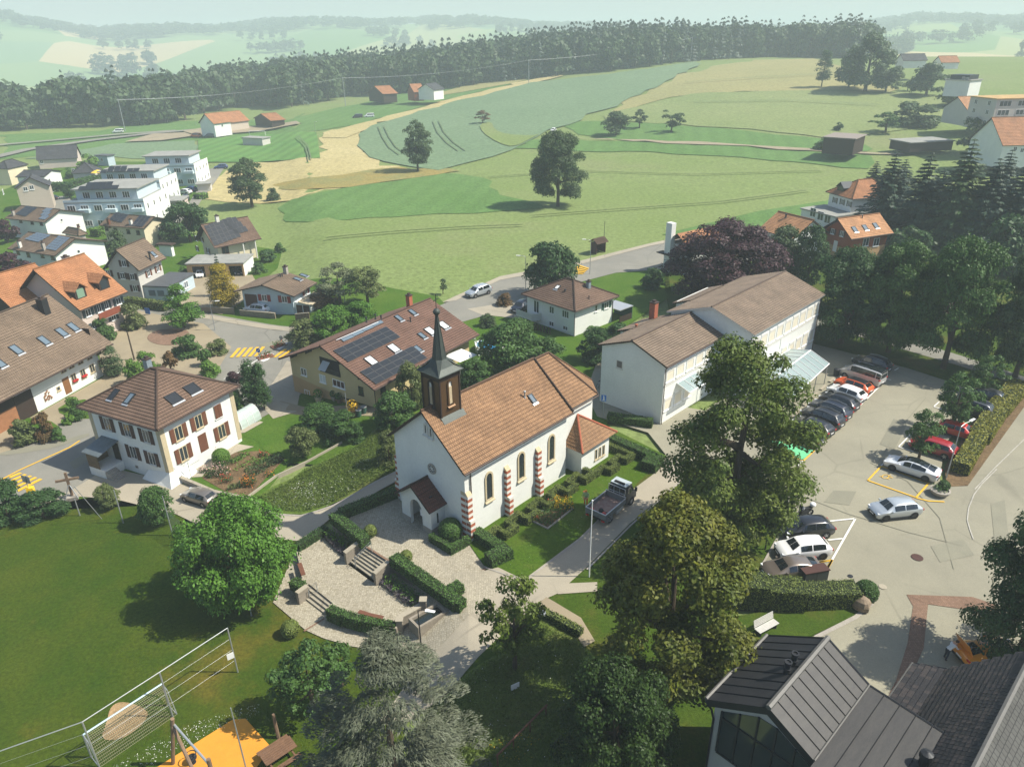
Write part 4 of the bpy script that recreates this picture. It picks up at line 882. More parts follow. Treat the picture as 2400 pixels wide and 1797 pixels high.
cn=thing('glass_canopy','long glass bicycle canopy on posts beside the school','canopy',scA.A,scA.a)
canopy('',cn,[(11.2,-6.6,3.4),(22.4,-6.2,3.4),(22.2,-8.7,2.45),(10.4,-9.5,2.45)],9,(.05,.35,.65,.95),0)
canopy('',cn,[(12.6,-3.62,2.75),(22.6,-3.62,2.75),(22.4,-6.15,3.38),(11.4,-6.55,3.38)],8,(),0)
canopy('',r,[(9.3,-.06,5.6),(11.4,-.06,5.6),(11.4,-2.2,5.2),(9.3,-2.2,5.2)],3,(.02,),2.9)
canopy('',r,[(2.6,-.06,4.0),(6.4,-.06,4.0),(6.4,-1.7,3.4),(2.6,-1.7,3.4)],3,(),0)
# ---- left village
a4=Z(0,330,4.14);b4=Z(400,400,4.14);f3=Z(0,600,4.14);a1=Z(0,0,2.765);b1=Z(800,0,2.765);r1=Z(1600,0,2.765);a2=Z(1400,400,3.68);e2=Z(1850,350,3.68)
M_TILTG=mat('grey_panel_glass',(.11,.145,.18),.12,var=.06,spec=.9)
bl=House('blue_house','pale blue house with weathered beige brown roof and red shutters',b4(1195,1220),b4(1420,1085),None,3.6,-1.7,(.9,.9),b4(975,1110),'x',wall=W_BLUE,tiles=T_FARM,ly=9.0)
for px in((910,1233),(1105,1248)):bl.win('L',b4(*px),1.0,1.1,M_RED,shw=.6)
bl.win('R',b4(1310,1170),.9,1.0,M_RED,shw=.55)
bl.pan('L',b4(785,1265),2.2,2.3,M_DKBROWN,'garage_door')
bl.chimney('R',b4(1120,1000),.6,.6,1.3,M_CONC);bl.skylight('R',b4(1230,1055),.8,1.1);bl.skylight('R',b4(1290,1020),.8,1.1);
for px in((1065,1030),(1085,1028)):bl.vent('R',b4(*px),.08,.4)
MB().prism([(.3,-2.8),(4.6,-2.8),(4.6,-.003),(.3,-.003)],0,[1.9,1.9,2.2,2.2]).build('lean_to_wall',M_WHITE,bl.root)
MB().prism([(-.1,-3.2),(5.0,-3.2),(5.0,-.9),(-.1,-.9)],[1.95,1.95,2.35,2.35],[2.07,2.07,2.47,2.47]).build('lean_to_roof',mat('corrugated_beige',(.45,.38,.26),.8,var=.1),bl.root)
MB().b2((.26,-2.6,.1),(.29,-1.5,1.8)).build('door',M_DKBROWN,bl.root);MB().b2((.26,-1.35,.1),(.29,-.3,1.8)).build('door',M_DKBROWN,bl.root)
fm=House('long_farmhouse','long white farmhouse with big weathered brown roof and skylights',(-130,1009),f3(1095,850),None,4.2,-1.8,(1.3,1.6),f3(600,475),'x',wall=M_WHITE,tiles=T_FARM,course=.38,ly=13.0,rise=6.2)
for px in((155,912),(425,823),(597,743),(708,692),(-10,1040)):fm.skylight('R',f3(*px),.8,1.3)
fm.chimney('R',f3(435,540),.9,.9,1.8,M_DKMET)
for px in((715,1182),(805,1140),(893,1088),(975,1042)):fm.win('R',f3(*px),.8,1.15,frame=M_STONE)
for px in((618,1112),(695,1070),(782,1030),(870,985),(958,940)):fm.win('R',f3(px[0],px[1]+6),.85,.4,frame=M_STONE,sill=False,glass=M_DKBROWN)
fm.pan('R',f3(650,1255),1.0,2.1,mat('oak_door',(.22,.10,.035),.6,var=.15),'door');fm.win('R',f3(565,1285),.55,.55,frame=M_STONE,mull=(1,1))
p0,p1=fm.on_wall('R',f3(150,1460)),fm.on_wall('R',f3(330,1400))
MB().b2((p0 .x,-.06,0),(p1 .x,-.003,3.2)).build('barn_door',M_DARKW,fm.root);MB().b2((.02,-.06,0),(p0 .x-.02,-.003,2.2)).build('timber_wall',mat('red_brown_boards',(.33,.15,.07),.75,var=.2,scale=2),fm.root)
MB().b2((.03,-.06,2.2),(p0 .x-.02,-.004,4.0)).build('dark_boards',M_DARKW,fm.root)
MB().b2((fm.lx+.005,.3,2.8),(fm.lx+.06,fm.ly-.3,6.6)).build('gable_boards',M_DARKW,fm.root)
p=fm.on_wall('R',f3(455,1350));wb=MB()
for i in range(26):wb.box((p.x+RNG.uniform(-.5,.5),-.1,p.z+RNG.uniform(-.6,.6)),(.14,.1,.14))
o=wb.build('wood_ornament',mat('cut_log_ends',(.42,.22,.12),.8,var=.4,scale=6),fm.root);o['kind']='stuff'
GER=mat('red_geranium',(.55,.03,.03),.6,var=.3)
for px in((722,1205),(810,1160)):p=fm.on_wall('R',f3(*px));MB().box((p.x,-.2,p.z),(.8,.22,.22)).build('flower_box',GER,fm.root)
of=House('orange_farmhouse','farmhouse with orange tile roof, two dormers and a balcony',f3(775,530),f3(1240,345),None,5.6,-1.8,(.9,1.1),f3(360,215),'x',wall=W_PINK,tiles=T_ORANGE,course=.36,ly=11.0,rise=5.4)
of.chimney('K',f3(665,120),.8,.8,1.9,M_OFFW)
def dormer(h,key,px,w,d,hgt_,wallm,roofm,glass=M_GLASS):
 u,v=h.on_slope(key,px);e0,ud,vd,n=h.slope[key];p=e0+ud*u+vd*v;f=Vector((-vd.x,-vd.y,0)).normalized();rz=math.atan2(f.y,f.x)+math.pi/2
 t=link('dormer',MB().add([(-w/2,0,0),(w/2,0,0),(w/2,0,hgt_),(0,0,hgt_+w*.42),(-w/2,0,hgt_),(-w/2,d,hgt_),(w/2,d,hgt_),(0,d,hgt_+w*.42)],[(0,1,2,3,4),(1,6,2),(0,4,5)]).mesh('dormer',wallm),h.root,loc=p,rz=rz)
 o=.25;q=MB()
 for s_ in(-1,1):q.add([(s_*(w/2+o),-.35,hgt_-o*.7),(0,-.35,hgt_+w*.42+.06),(0,d,hgt_+w*.42+.06),(s_*(w/2+o),d,hgt_-o*.7),(s_*(w/2+o),-.35,hgt_-o*.7-.12),(0,-.35,hgt_+w*.42-.06),(0,d,hgt_+w*.42-.06),(s_*(w/2+o),d,hgt_-o*.7-.12)],[(0,1,2,3)if s_>0 else(3,2,1,0),(4,7,6,5),(0,4,5,1),(0,3,7,4)],0,[[(0,0),(1,1),(3,1),(3,0)]]*4)
 q.build('dormer_roof',roofm,t);MB().b2((-w*.32,-.04,.15),(w*.32,.0,hgt_*.95)).build('pane',glass,t)
dormer(of,'R',f3(795,410),1.9,3.2,1.5,M_DARKW,T_ORANGE,mat('green_blind',(.16,.26,.18),.7,var=0));dormer(of,'R',f3(1022,322),1.9,3.2,1.5,M_DARKW,T_ORANGE)
for px in((855,550),(1148,437)):of.win('R',f3(*px),.95,1.1,mat('slate_shutter',(.05,.07,.075),.6,var=.1))
for px in((960,505),(1030,475)):of.win('R',f3(*px),.8,1.3,mat('slate_shutter',(0,0,0)))
p=of.on_wall('R',f3(1015,545));MB().b2((p.x-2.0,-1.0,p.z-.5),(p.x+2.0,-.93,p.z+.5)).build('balcony_rail',mat('red_wood_balcony',(.22,.06,.03),.7,var=.15),of.root);MB().b2((p.x-2.0,-.925,p.z-.62),(p.x+2.0,-.003,p.z-.5)).build('balcony_floor',M_OFFW,of.root)
for px in((915,670),(1100,590)):of.win('R',f3(*px),.9,1.0,mat('slate_shutter',(0,0,0)))
o2=House('orange_barn','low barn with faded orange tile roof in front of the dormer farmhouse',f3(215,605),f3(725,430),None,5.0,-1.8,(.8,.8),f3(30,370),'x',wall=M_DARKW,tiles=T_ORANGE,course=.36,ly=11.5,rise=5.0,cat='barn')
o2 .skylight('R',f3(528,385),.8,1.1,M_TILTG);o2 .skylight('R',f3(308,465),.7,1.1);o2 .chimney('R',f3(512,285),.5,.5,1.0,M_DKBROWN)
o3=House('orange_side_wing','small wing with dark orange hipped roof at the left picture edge',f3(60,480),f3(200,300),None,5.0,-1.8,(.5,.5),None,'hip',wall=W_GREY,tiles=T_ORANGE,ly=9,rise=3)
gh=House('grey_gabled_house','grey gabled house with brown shutters and dark flat roofed annex',a4(1350,1260),a4(1620,1135),a4(990,1250),5.6,-1.8,(.5,.8),a4(1140,1060),'x',wall=W_GREY,tiles=T_FARM)
for px in((1203,1190),(1190,1310),(1285,1318),(1050,1285),(1312,1430)):gh.win('L',a4(*px),.85,1.1,M_DKBROWN)  # darker brown on this side: wall shade put into the shutter colour
for px in((1440,1285),(1530,1240)):gh.win('R',a4(*px),.85,1.1,M_BROWN)
gh.skylight('R',a4(1485,1100),.7,.9);gh.vent('R',a4(1462,1160),.14,1.4)
c_=gh.on_wall('R',a4(1400,1420));an=(.6,-4.6,8.2,-.003)
MB().b2((an[0],an[1],0),(an[2],an[3],2.5)).build('annex_wall',W_BLUE,gh.root);MB().b2((an[0]-.2,an[1]-.25,2.503),(an[2]+.2,an[3],2.7)).build('annex_roof',FLATDARK,gh.root)
for x in(1.6,3.2):MB().b2((an[0]-.04,an[1]+x-.6,.9),(an[0],an[1]+x+.6,1.9)).build('window',M_TILTG,gh.root)
for x in(2.0,5.0):gh.win('R4.6',None,1.2,1.2,at=(x+.6,an[1]-.02,1.4),glass=M_TILTG)
def semi(label,E,Rt,L,apx,wall,tile,pan,zh=4.4,gr=None,ly=None):
 h=House('semi_detached_house',label,E,Rt,L,zh,-1.8,(.5,.6),apx,'y',wall=wall,tiles=tile,ridge=.42,group='stepped semi-detached houses with roof panels')
 return h
s1=semi('white semi-detached house with blue gridded solar panels on its brown roof',a4(530,1115),a4(1030,972),a4(95,1040),a4(740,948),M_WHITE,T_FARM,None)
s1 .win('R',a4(762,1075),.6,.7,mull=(1,1));s1 .win('R',a4(790,1178),.8,.6);s1 .win('R',a4(838,1160),.8,.6)
for px in((510,1130),(410,1110),(275,1105),(175,1080),(540,1235)):s1 .win('L',a4(*px),.9,.9,frame=M_DKBROWN)
s1 .solar('L',(a4(420,1050),a4(545,1075),a4(570,925)),2,3,M_TILTG)if False else None
def lsolar(h,q,nu,nv,m):
 h.solar('L',[a4(*p)for p in q],nu,nv,m)
lsolar(s1,((240,958),(375,988),(365,892)),4,4,M_TILTG);lsolar(s1,((435,1050),(545,1072),(575,925)),4,6,M_TILTG)
s1 .chimney('L',a4(200,1035),.5,.5,1.3,M_OFFW);s1 .chimney('L',a4(432,1060),.5,.5,1.5,M_CONC)
s2=semi('white semi-detached house with dark solar panels behind the gridded one',a4(430,790),a4(810,692),a4(70,745),a4(610,668),M_WHITE,T_FARM,None)
s2 .win('R',a4(597,770),.6,.6,mull=(1,1));s2 .win('R',a4(660,853),.7,.8,frame=M_BROWN);s2 .win('R',a4(757,823),.7,.7,frame=M_BROWN)
for px in((400,800),(310,790),(200,775)):s2 .win('L',a4(*px),.9,.9,frame=M_DKBROWN)
lsolar(s2,((150,715),(250,740),(265,632)),3,3,M_SOLAR);lsolar(s2,((390,760),(455,768),(440,655)),3,3,M_TILTG)
s2 .chimney('L',a4(135,725),.5,.5,1.2,M_CONC)
s3=semi('cream semi-detached house with black solar panels near the apartment blocks',a4(1395,850),a4(1660,762),a4(975,815),a4(1520,738),W_CREAM,T_FARM,None)
s3 .win('R',a4(1543,850),.6,.7,mull=(1,1));s3 .win('R',a4(1545,930),.8,1.0,frame=M_BROWN)
for px in((1340,890),(1245,880),(1120,865),(1035,850)):s3 .win('L',a4(*px),.9,.9,frame=M_DKBROWN)
lsolar(s3,((1060,770),(1180,800),(1130,695)),3,3,M_SOLAR);lsolar(s3,((1270,830),(1385,840),(1360,725)),3,3,M_SOLAR)
s3 .chimney('L',a4(1060,810),.5,.5,1.2,M_BROWN);s3 .chimney('L',a4(1275,815),.5,.5,1.2,M_OFFW)
bh=House('panelled_house','beige house whose brown half hipped roof is covered with black solar panels',b4(425,750),b4(915,675),b4(150,690),3.8,-1.5,(1.0,1.0),b4(300,528),'x',wall=W_CREAM,tiles=T_BROWN)
bh.solar('R',(b4(425,735),b4(680,640),b4(325,540)),6,5,M_SOLAR);bh.solar('R',(b4(630,625),b4(760,585),b4(490,490)),3,3,M_SOLAR)
for px in((250,655),(305,668),(260,755),(365,775)):bh.win('L',b4(*px),.8,1.0,M_BROWN,shw=.4)
bh.win('R',b4(530,770),1.4,1.5,frame=M_BROWN);bh.chimney('R',b4(455,495),.6,.6,1.2,M_OFFW)
for x in(.95,.62):MB().b2((bh.lx*x-.1,-.95,0),(bh.lx*x+.1,-.75,3.6)).build('post',M_OFFW,bh.root)
ga=thing('triple_garage','flat roofed triple garage with open doors below the panelled house','garage',G(*b4(715,1005),-1.8))
E0,L0,K0=G(*b4(700,890),.9),G(*b4(150,900),.9),G(*b4(805,810),.9)
d=(L0-E0).to_2d();gl=d.length;an_=math.atan2(-d.y,-d.x);ga.location=(L0 .x,L0 .y,-1.8);ga.rotation_euler=(0,0,an_);gd=6.0;gw=gl
MB().b2((-.2,-.3,2.5),(gw+.2,gd,2.72)).build('roof',FLATGREY,ga);MB().b2((gw-.2,.002,0),(gw,gd-.1,2.497)).b2((0,.002,0),(.2,gd-.1,2.497)).b2((.2,gd-.3,0),(gw-.2,gd-.1,2.497)).build('side_wall',M_WHITE,ga)
pw=MB();xs=[0,.09,.31,.39,.63,.74,.97,1];
for i in(0,2,4,6):pw.b2((xs[i]*gw,-.15,0),(xs[i+1]*gw,.0,2.497))
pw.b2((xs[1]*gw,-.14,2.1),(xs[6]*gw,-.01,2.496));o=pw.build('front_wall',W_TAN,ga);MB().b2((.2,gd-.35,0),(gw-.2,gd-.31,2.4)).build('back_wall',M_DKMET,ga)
def flatblock(label,E,Rt,Lf,h,attic,wall,side,wins,gd,lx=None,ang=None,gr='stepped flat roofed apartment blocks'):
 b=House('apartment_block',label,E,Rt,Lf,h,None,(0,0),None,'flat',wall=wall,tiles=FLATGREY,cat='apartment block',group=gr,gutter=False,ground=gd,lx=lx,ang=ang)
 MB().b2((0.0,-.05,0),(b.lx,-.003,h+.5)).build('end_wall',side,b.root)
 MB().b2((-.06,-.04,h-.003),(-.003,b.ly,h+.55)).build('parapet',wall,b.root)
 i=attic;MB().b2((i,i*.9,h),(b.lx-.6,b.ly-i,h+2.5)).build('attic_wall',wall,b.root);MB().b2((i-.7,i*.9-.6,h+2.503),(b.lx,b.ly-i+.6,h+2.75)).build('attic_roof',FLATGREY,b.root)
 n=wins
 for k in range(n):
  y=b.ly*(k+.5)/n
  for z in([1.35,h-1.35]if h>4.5 else[h-1.35]):b.win('L',None,b.ly/n*.6,1.35,frame=M_FRAME,mull=(3,1),at=(-.02,y,z),sill=False)
  if k%2==0:MB().b2((-1.1,y-b.ly/n*.42,h-2.3),(-.003,y+b.ly/n*.42,h-1.5)).build('balcony',wall,b.root)
  if i<y<b.ly-i:o=b.win('L',None,b.ly/n*.55,1.5,mull=(3,1),at=(i-.02,y,h+1.2),sill=False)
 for k in range(4):
  for z in(1.4,h-1.4):b.win('R',None,.7,1.3,mull=(1,1),at=(b.lx*(k+.5)/4,-.06,z),sill=False)
 b.slope['A']=(Vector((0,0,h+2.75)),Vector((1,0,0)),Vector((0,1,0)),Vector((0,0,1)));b.slope['D']=(Vector((0,0,h)),Vector((1,0,0)),Vector((0,1,0)),Vector((0,0,1)))
 return b
A1=flatblock('nearest pale blue apartment block with rows of roof panels',a4(1390,585),a4(1555,470),a4(650,590),6.2,2.2,W_APT,M_WHITE,6,a4(1440,722))
A2=flatblock('middle apartment block with parasols on its roof terrace',a4(1545,400),a4(1680,310),a4(890,410),6.2,2.2,W_APT,M_WHITE,6,a4(1572,548),12.5,math.degrees(A1 .a))
A3=flatblock('farthest apartment block beside the sports pitch',a4(1880,240),a4(1975,185),a4(1340,245),6.0,2.2,W_APT,M_WHITE,5,a4(1900,390),12.5,math.degrees(A1 .a))
def tilted(b,pts,w=1.5):
 for px in pts:
  u,v=b.on_slope('A',a4(*px));o=link('solar_panel',BOXC.setdefault(('tilt',w),MB().add([(-w/2,-w/2,.1),(w/2,-w/2,.1),(w/2,w/2,.75),(-w/2,w/2,.75),(-w/2,-w/2,.05),(w/2,-w/2,.05),(w/2,w/2,.7),(-w/2,w/2,.7)],[(0,1,2,3),(7,6,5,4),(0,4,5,1),(1,5,6,2),(2,6,7,3),(3,7,4,0)]).mesh('solar_panel',M_SOLAR)),b.root,loc=(u,v,b.zh+2.75),rz=-math.pi/2)
tilted(A1,[(800,478),(860,475),(925,472),(990,470),(1055,468),(1120,467),(875,440),(940,436),(1000,434),(1065,432)]);tilted(A2,[(1010,312),(1075,303),(1140,300),(1200,298),(1265,300),(1325,298),(1085,278),(1145,276),(1205,275)])
for i,(px,c,nm)in enumerate((((965,368),(.75,.5,.06),'yellow'),((1050,368),(.06,.12,.45),'blue'),((1155,370),(.62,.66,.75),'bluish white'),((1280,365),(.8,.8,.76),'white'),((1400,352),(.85,.85,.8),'bright white'))):
 p=G(*a4(px[0],px[1]+8),A2 .z0+6.2);t=thing('parasol',nm+' parasol on the apartment roof terrace','parasol',p,group='parasols on the roof terrace')
 MB().lathe([(1.7,1.9),(1.6,1.96),(.9,2.3),(.05,2.55)],8).build('canopy',mat('parasol_'+nm.replace(' ','_'),c,.8,var=0),t);MB().tube([(0,0,0),(0,0,2.4)],.04,6).build('pole',M_METAL,t)
def small(name,label,E,R_,L,h,roof,wall,tiles,apx=None,ridge=.5,rise=None,wl=(),wr=(),ly=None,lx=None,ov=(.4,.4),z0=None,cat='house',group=None,ang=None):
 b=House(name,label,E,R_,L,h,z0,ov,apx,roof,wall=wall,tiles=tiles,ridge=ridge,rise=rise,ly=ly,lx=lx,cat=cat,group=group,course=.5,gutter=False,ang=ang)
 for px in wl:b.win('L',px,1.0,1.1)
 for px in wr:b.win('R',px,1.0,1.1)
 return b
small('dark_roofed_house','cream house with steep charcoal roof at the far left',a1(235,1040),None,a1(95,1085),3.0,'x',W_PINK,T_DARK,lx=12,ly=8,rise=4.0,ang=20,wl=(),wr=(a1(270,1050),))
small('grey_hip_house','grey and white house with dark pyramid roof behind the hedge',a1(510,1100),a1(590,1075),a1(360,1105),3.2,'hip',W_GREY,T_DARK,rise=2.6,wr=(a1(548,1110),),wl=(a1(475,1105),))
small('white_bungalow','white bungalow with low grey roof beside the cypress',a1(285,1145),a1(355,1110),a1(130,1140),3.2,'y',M_WHITE,T_DARK,rise=1.2,wr=(a1(320,1170),),wl=(a1(200,1160),))
small('yellow_house_far','pale yellow house with grey roof cut by the left picture edge',a1(85,1065),a1(110,1055),a1(-40,1080),5.0,'hip',W_CREAM,T_DARK,rise=2,wl=(a1(40,1100),),lx=8)
small('beige_gable_house','large beige house with plain gable wall and grey roof',a1(92,1225),a1(245,1235),a1(-60,1220),6.0,'y',W_BEIGE,T_DARK,a1(145,1150),wr=(a1(165,1225),a1(205,1215)),wl=(a1(20,1243),))
small('garden_pavilion','pale pavilion with overhanging flat roof beside the blue green crop',a1(690,1010),a1(745,1000),a1(610,1005),3.6,'flat',W_BLUE,FLATDARK,wl=(a1(660,1035),))
small('flat_garage','grey flat roofed garage beside the pyramid roofed house',a1(650,1108),a1(672,1095),a1(565,1110),2.6,'flat',W_GREY,FLATGREY,cat='garage')
small('flat_garage','beige flat roofed garage on the apartment road',a4(1760,580),a4(1810,530),a4(1625,580),2.6,'flat',W_PINK,FLATGREY,cat='garage',ly=8)
small('flat_garage','long grey garage row between the farthest apartments and the road',a4(1910,395),a4(1925,370),a4(1760,400),2.4,'flat',W_GREY,FLATGREY,cat='garage')
small('small_annex','brown roofed annex beside the dark panelled semi-detached house',a4(760,925),a4(860,905),a4(590,900),2.5,'hip',W_GREY,T_FARM,rise=1.2)
small('white_garage','white garage with reddish roof edge beside the round dark tree',a4(1655,1010),a4(1710,990),a4(1500,1005),2.6,'flat',M_WHITE,T_BROWN,cat='garage')
# ---- far farms
def farm(name,label,E,R_,L,h,apx,tiles,wall,ridge=.5,roof='x',wr=(),rise=None,ly=None,lx=None,ang=None):
 return small(name,label,E,R_,L,h,roof,wall,tiles,apx,ridge,rise,wr=wr,ly=ly,lx=lx,ov=(.6,.6),ang=ang,group='farms below the wood')
farm('farmhouse','white farmhouse with orange roof and dormer below the wood',a1(1385,805),a1(1460,795),a1(1310,785),5.5,None,T_ORANGE,M_WHITE,rise=4,lx=9,ly=9,ang=60,wr=(a1(1440,815),))
farm('barn','barn with long orange roof joined to the white farmhouse',a1(1465,800),a1(1620,782),None,4.0,a1(1440,735),T_ORANGE,W_BEIGE,ly=12,rise=4.2)
farm('barn','dark barn with orange roof beside two round trees',a1(1755,785),a1(1838,775),a1(1665,765),3.6,a1(1690,738),T_ORANGE,M_DARKW)
farm('farmhouse','orange roofed farmhouse half hidden in bushes below the forest edge',b1(270,612),b1(355,605),b1(190,600),4.5,b1(245,560),T_ORANGE,M_DARKW)
farm('farmhouse','small brick red house below the forest edge',b1(470,600),b1(530,595),b1(440,592),4.5,b1(455,565),T_ORANGE,W_REDW,rise=4,ly=9)
farm('white_house_far','white house with grey roof among trees at the forest edge',b1(600,585),b1(640,575),b1(560,580),5.0,None,T_DARK,M_WHITE,rise=3,ly=10,lx=9)
small('low_barn','low grey barn behind the sports pitch',a1(1620,880),a1(1705,880),a1(1545,885),3.0,'flat',W_GREY,FLATGREY,cat='barn',ly=10)
# ---- right side
sh=small('field_shed','brown timber shed with grey roof beside the field track',r1(1125,900),r1(1185,870),r1(910,885),5.0,'flat',M_DARKW,mat('grey_fibre_roof',(.26,.22,.19),.9,var=.15),cat='shed')
small('long_shed','long low shed with pale grey roof by the orchard',r1(1480,925),r1(1740,905),r1(1345,895),3.0,'flat',M_DARKW,FLATGREY,cat='shed',ly=9)
rh=House('red_timber_house','rust red timber house with bright orange roof and three skylights',e2(535,775),e2(870,715),e2(285,690),4.6,0,(.7,.7),e2(410,600),'x',wall=W_REDW,tiles=T_ORANGE2)
MB().b2((-.03,-.03,0),(rh.lx+.03,rh.ly+.03,2.4)).build('ground_floor',W_TAN,rh.root)
for px in((562,693),(652,677),(743,660)):rh.skylight('R',e2(*px),.8,1.1)
for px in((375,707),(455,728)):rh.win('L',e2(*px),.8,1.0,M_DKBROWN,shw=.35)
rh.pan('L0.03',e2(395,835),.9,2.0,M_FRAME);rh.vent('R',e2(628,592),.08,.4)
for px in((660,800),(750,800)):rh.win('R0.03',e2(*px),1.4,1.5)
oh=House('orange_roofed_house','white house with bright orange ridged roof beside the copper beech',a2(1690,590),a2(1965,527),a2(1420,500),4.4,0,(.5,.5),a2(1845,428),'y',wall=M_WHITE,tiles=T_ORANGE2,ridge=.5)
oh.skylight('L',a2(1628,500),.9,1.0);oh.vent('L',a2(1625,405),.15,.6);oh.win('R',a2(1815,500),.8,.9,M_RED)
ch2=House('hip_roof_house','white house with orange hip roof and grey dormer behind the red timber house',e2(545,430),None,e2(315,365),6.0,0,(.6,.6),None,'hip',wall=M_WHITE,tiles=T_ORANGE,lx=11,rise=3.0)
for px in((395,440),(458,455),(518,472)):ch2 .win('L',e2(*px),.8,1.2,mat('olive_shutter',(.14,.15,.11),.6,var=.1),shw=.4)
dormer(ch2,'L',e2(440,360),2.2,2.4,1.0,M_DKMET,FLATDARK)
an=House('flat_annex','white annex with flat grey roof and open veranda below the hip roofed house',e2(400,580),e2(540,530),e2(165,497),3.0,0,(.3,.3),None,'flat',wall=M_WHITE,tiles=FLATGREY,cat='annex')
for px in((205,545),(270,575),(330,600)):an.win('L',e2(*px),1.6,1.9,glass=M_GLASS)
wc=thing('chimney_house','white house with tall white chimney shaft half hidden by the copper beech','house',G(1590,640,0),math.radians(35))
MB().b2((0,-2,0),(9,2.9,5)).build('wall',M_WHITE,wc);q=MB();q.add([(-.6,-2.6,4.9),(9.6,-2.6,4.9),(9.6,.5,7.0),(-.6,.5,7.0),(9.6,3.4,4.9),(-.6,3.4,4.9)],[(0,1,2,3),(3,2,4,5)],0,[[(0,0),(10,0),(10,6),(0,6)]]*2);q.build('roof',T_ORANGE,wc)
MB().b2((-1.1,1.4,0),(-.05,2.7,8.6)).build('chimney',M_WHITE,wc);MB().b2((-1.7,.2,3.1),(-.02,4,3.25)).build('awning',M_DARKW,wc)
rf=House('grey_roof_house','house showing only its plain grey gable roof above the trees',e2(1630,880),e2(1950,905),None,3.0,0,(.5,.5),e2(1770,745),'y',wall=W_GREY,tiles=mat('grey_sheet_roof',(.20,.205,.21),.7,var=.15),ly=12,rise=4.0,course=0)
mh=small('modern_house','modern white and glass house with flat roof on the hillside',r1(1870,520),None,r1(1785,490),6.0,'flat',M_WHITE,FLATGREY,lx=9,ly=9,ang=35,wl=(r1(1820,510),r1(1845,515)),cat='house')
MB().b2((1,1,6),(mh.lx-1,mh.ly-1,7.6)).build('upper_floor',M_DKMET,mh.root)
fb=small('terrace_block','grey apartment building with orange panels on its roof terrace',r1(2040,640),None,r1(1900,615),9.0,'flat',W_GREY,mat('orange_terrace',(.55,.36,.14),.8,var=.3,scale=.5),lx=24,ly=11,ang=8,cat='apartment block')
for k in range(4):
 for z in(2.0,5.0,7.5):fb.win('R',None,fb.lx*.16,1.6,mull=(3,1),at=(fb.lx*(k+.5)/4,-.02,z),sill=False)
for k in range(2):
 for z in(2.0,5.0,7.5):fb.win('L',None,1.2,1.4,at=(-.02,fb.ly*(k+.5)/2,z),sill=False)
o4=small('orange_hall','wide hall with pale orange roof at the right picture edge',r1(1850,720),None,r1(1845,690),5.0,'x',W_GREY,T_ORANGE2,None,rise=4.0,lx=30,ly=14,ang=3)
o5=small('orange_hall','white house with deep orange roof cut by the right picture edge',r1(2075,945),None,r1(2070,900),6.0,'x',M_WHITE,T_ORANGE,None,rise=6.5,lx=24,ly=14,ang=3,wr=(r1(2155,965),r1(2200,975)))
small('hillside_house','small orange roofed house among trees on the far right hill',r1(1677,408),None,r1(1675,400),3.0,'x',M_WHITE,T_ORANGE,None,rise=3,lx=9,ly=7,ang=3)
small('hillside_house','dark roofed white houses at the end of the poplar field',r1(1430,395),None,r1(1428,388),3.5,'x',M_WHITE,T_DARK,None,rise=3,lx=12,ly=7,ang=3)
# ---- black metal roofed building, bottom right
SEAM=mat('black_standing_seam',(.020,.021,.024),.5,col2=(.032,.032,.034),scale=1.2,metal=.0)
SEAM2=mat('weathered_zinc_sheet',(.030,.029,.028),.5,col2=(.050,.047,.042),scale=1.6,metal=.0,stretch=(.5,2,1))
PALEZ=mat('pale_zinc_trim',(.13,.125,.112),.5,var=.15,scale=3,metal=0)
el0,el1=G(1657.9,1638.7,7),G(1800.7,1488.6,7);d=(el1-el0).to_2d();A_=math.atan2(d.y,d.x)
mb=thing('metal_roofed_building','building with black standing seam roof, large glazed gable and two flue pipes','building',(el0 .x,el0 .y,0),A_);Rm=Matrix.Rotation(-A_,3,'Z')
lp=lambda p:Rm@(Vector(p)-Vector((el0 .x,el0 .y,0)))
Lr=d.length;y1=lp(G(1793.5,1669.4,9)).y;y1=(y1+lp(G(1934.6,1499.5,9)).y)/2;yv=lp(G(1902,1790.6,7.55)).y;x0=0.0
def seamroof(e0,e1,t0,t1,n,m,th=.1):
 e0,e1,t0,t1=map(Vector,(e0,e1,t0,t1));nn=(e1-e0).cross(t0-e0).normalized()*th
 for i in range(n):
  a,b=(i+.012)/n,(i+.988)/n;p=[e0 .lerp(e1,a),e0 .lerp(e1,b),t0 .lerp(t1,b),t0 .lerp(t1,a)]
  MB().add([v-nn for v in p]+p,[(3,2,1,0),(4,5,6,7),(0,1,5,4),(1,2,6,5),(2,3,7,6),(3,0,4,7)]).build('roof_panel',m,mb)
  s_=(t0-e0).normalized();q=e0 .lerp(e1,(i+1)/n),t0 .lerp(t1,(i+1)/n)
  if i<n-1:MB().tube([q[0]+nn*.25,q[1]+nn*.25],.022,4).build('seam',M_BLACK,mb)
seamroof((0,0,7),(0,y1,9),(0,0,7),(0,y1,9),0,SEAM)
seamroof((0,y1,9),(0,0,7),(0,y1,9),(0,0,7),0,SEAM)
E0,E1,T0,T1=Vector((0,0,7)),Vector((Lr,0,7)),Vector((0,y1,9)),Vector((Lr,y1,9))
seamroof(E1,E0,T1,T0,9,SEAM);B0,B1=Vector((.1,yv,7.5)),Vector((Lr,yv,7.5));seamroof(T1,T0,B1,B0,9,SEAM2)
xr=lp(G(2218,1716,7.1));F0,F1=Vector((.1,yv-3.9,7.15)),Vector((Lr,yv-3.9,7.15));F0a=Vector((-3.4,yv-3.9,7.15));B0a=Vector((-3.4,yv,7.5))
seamroof(B0a.lerp(F0a,0),F0a,B1,F1,5,SEAM2)
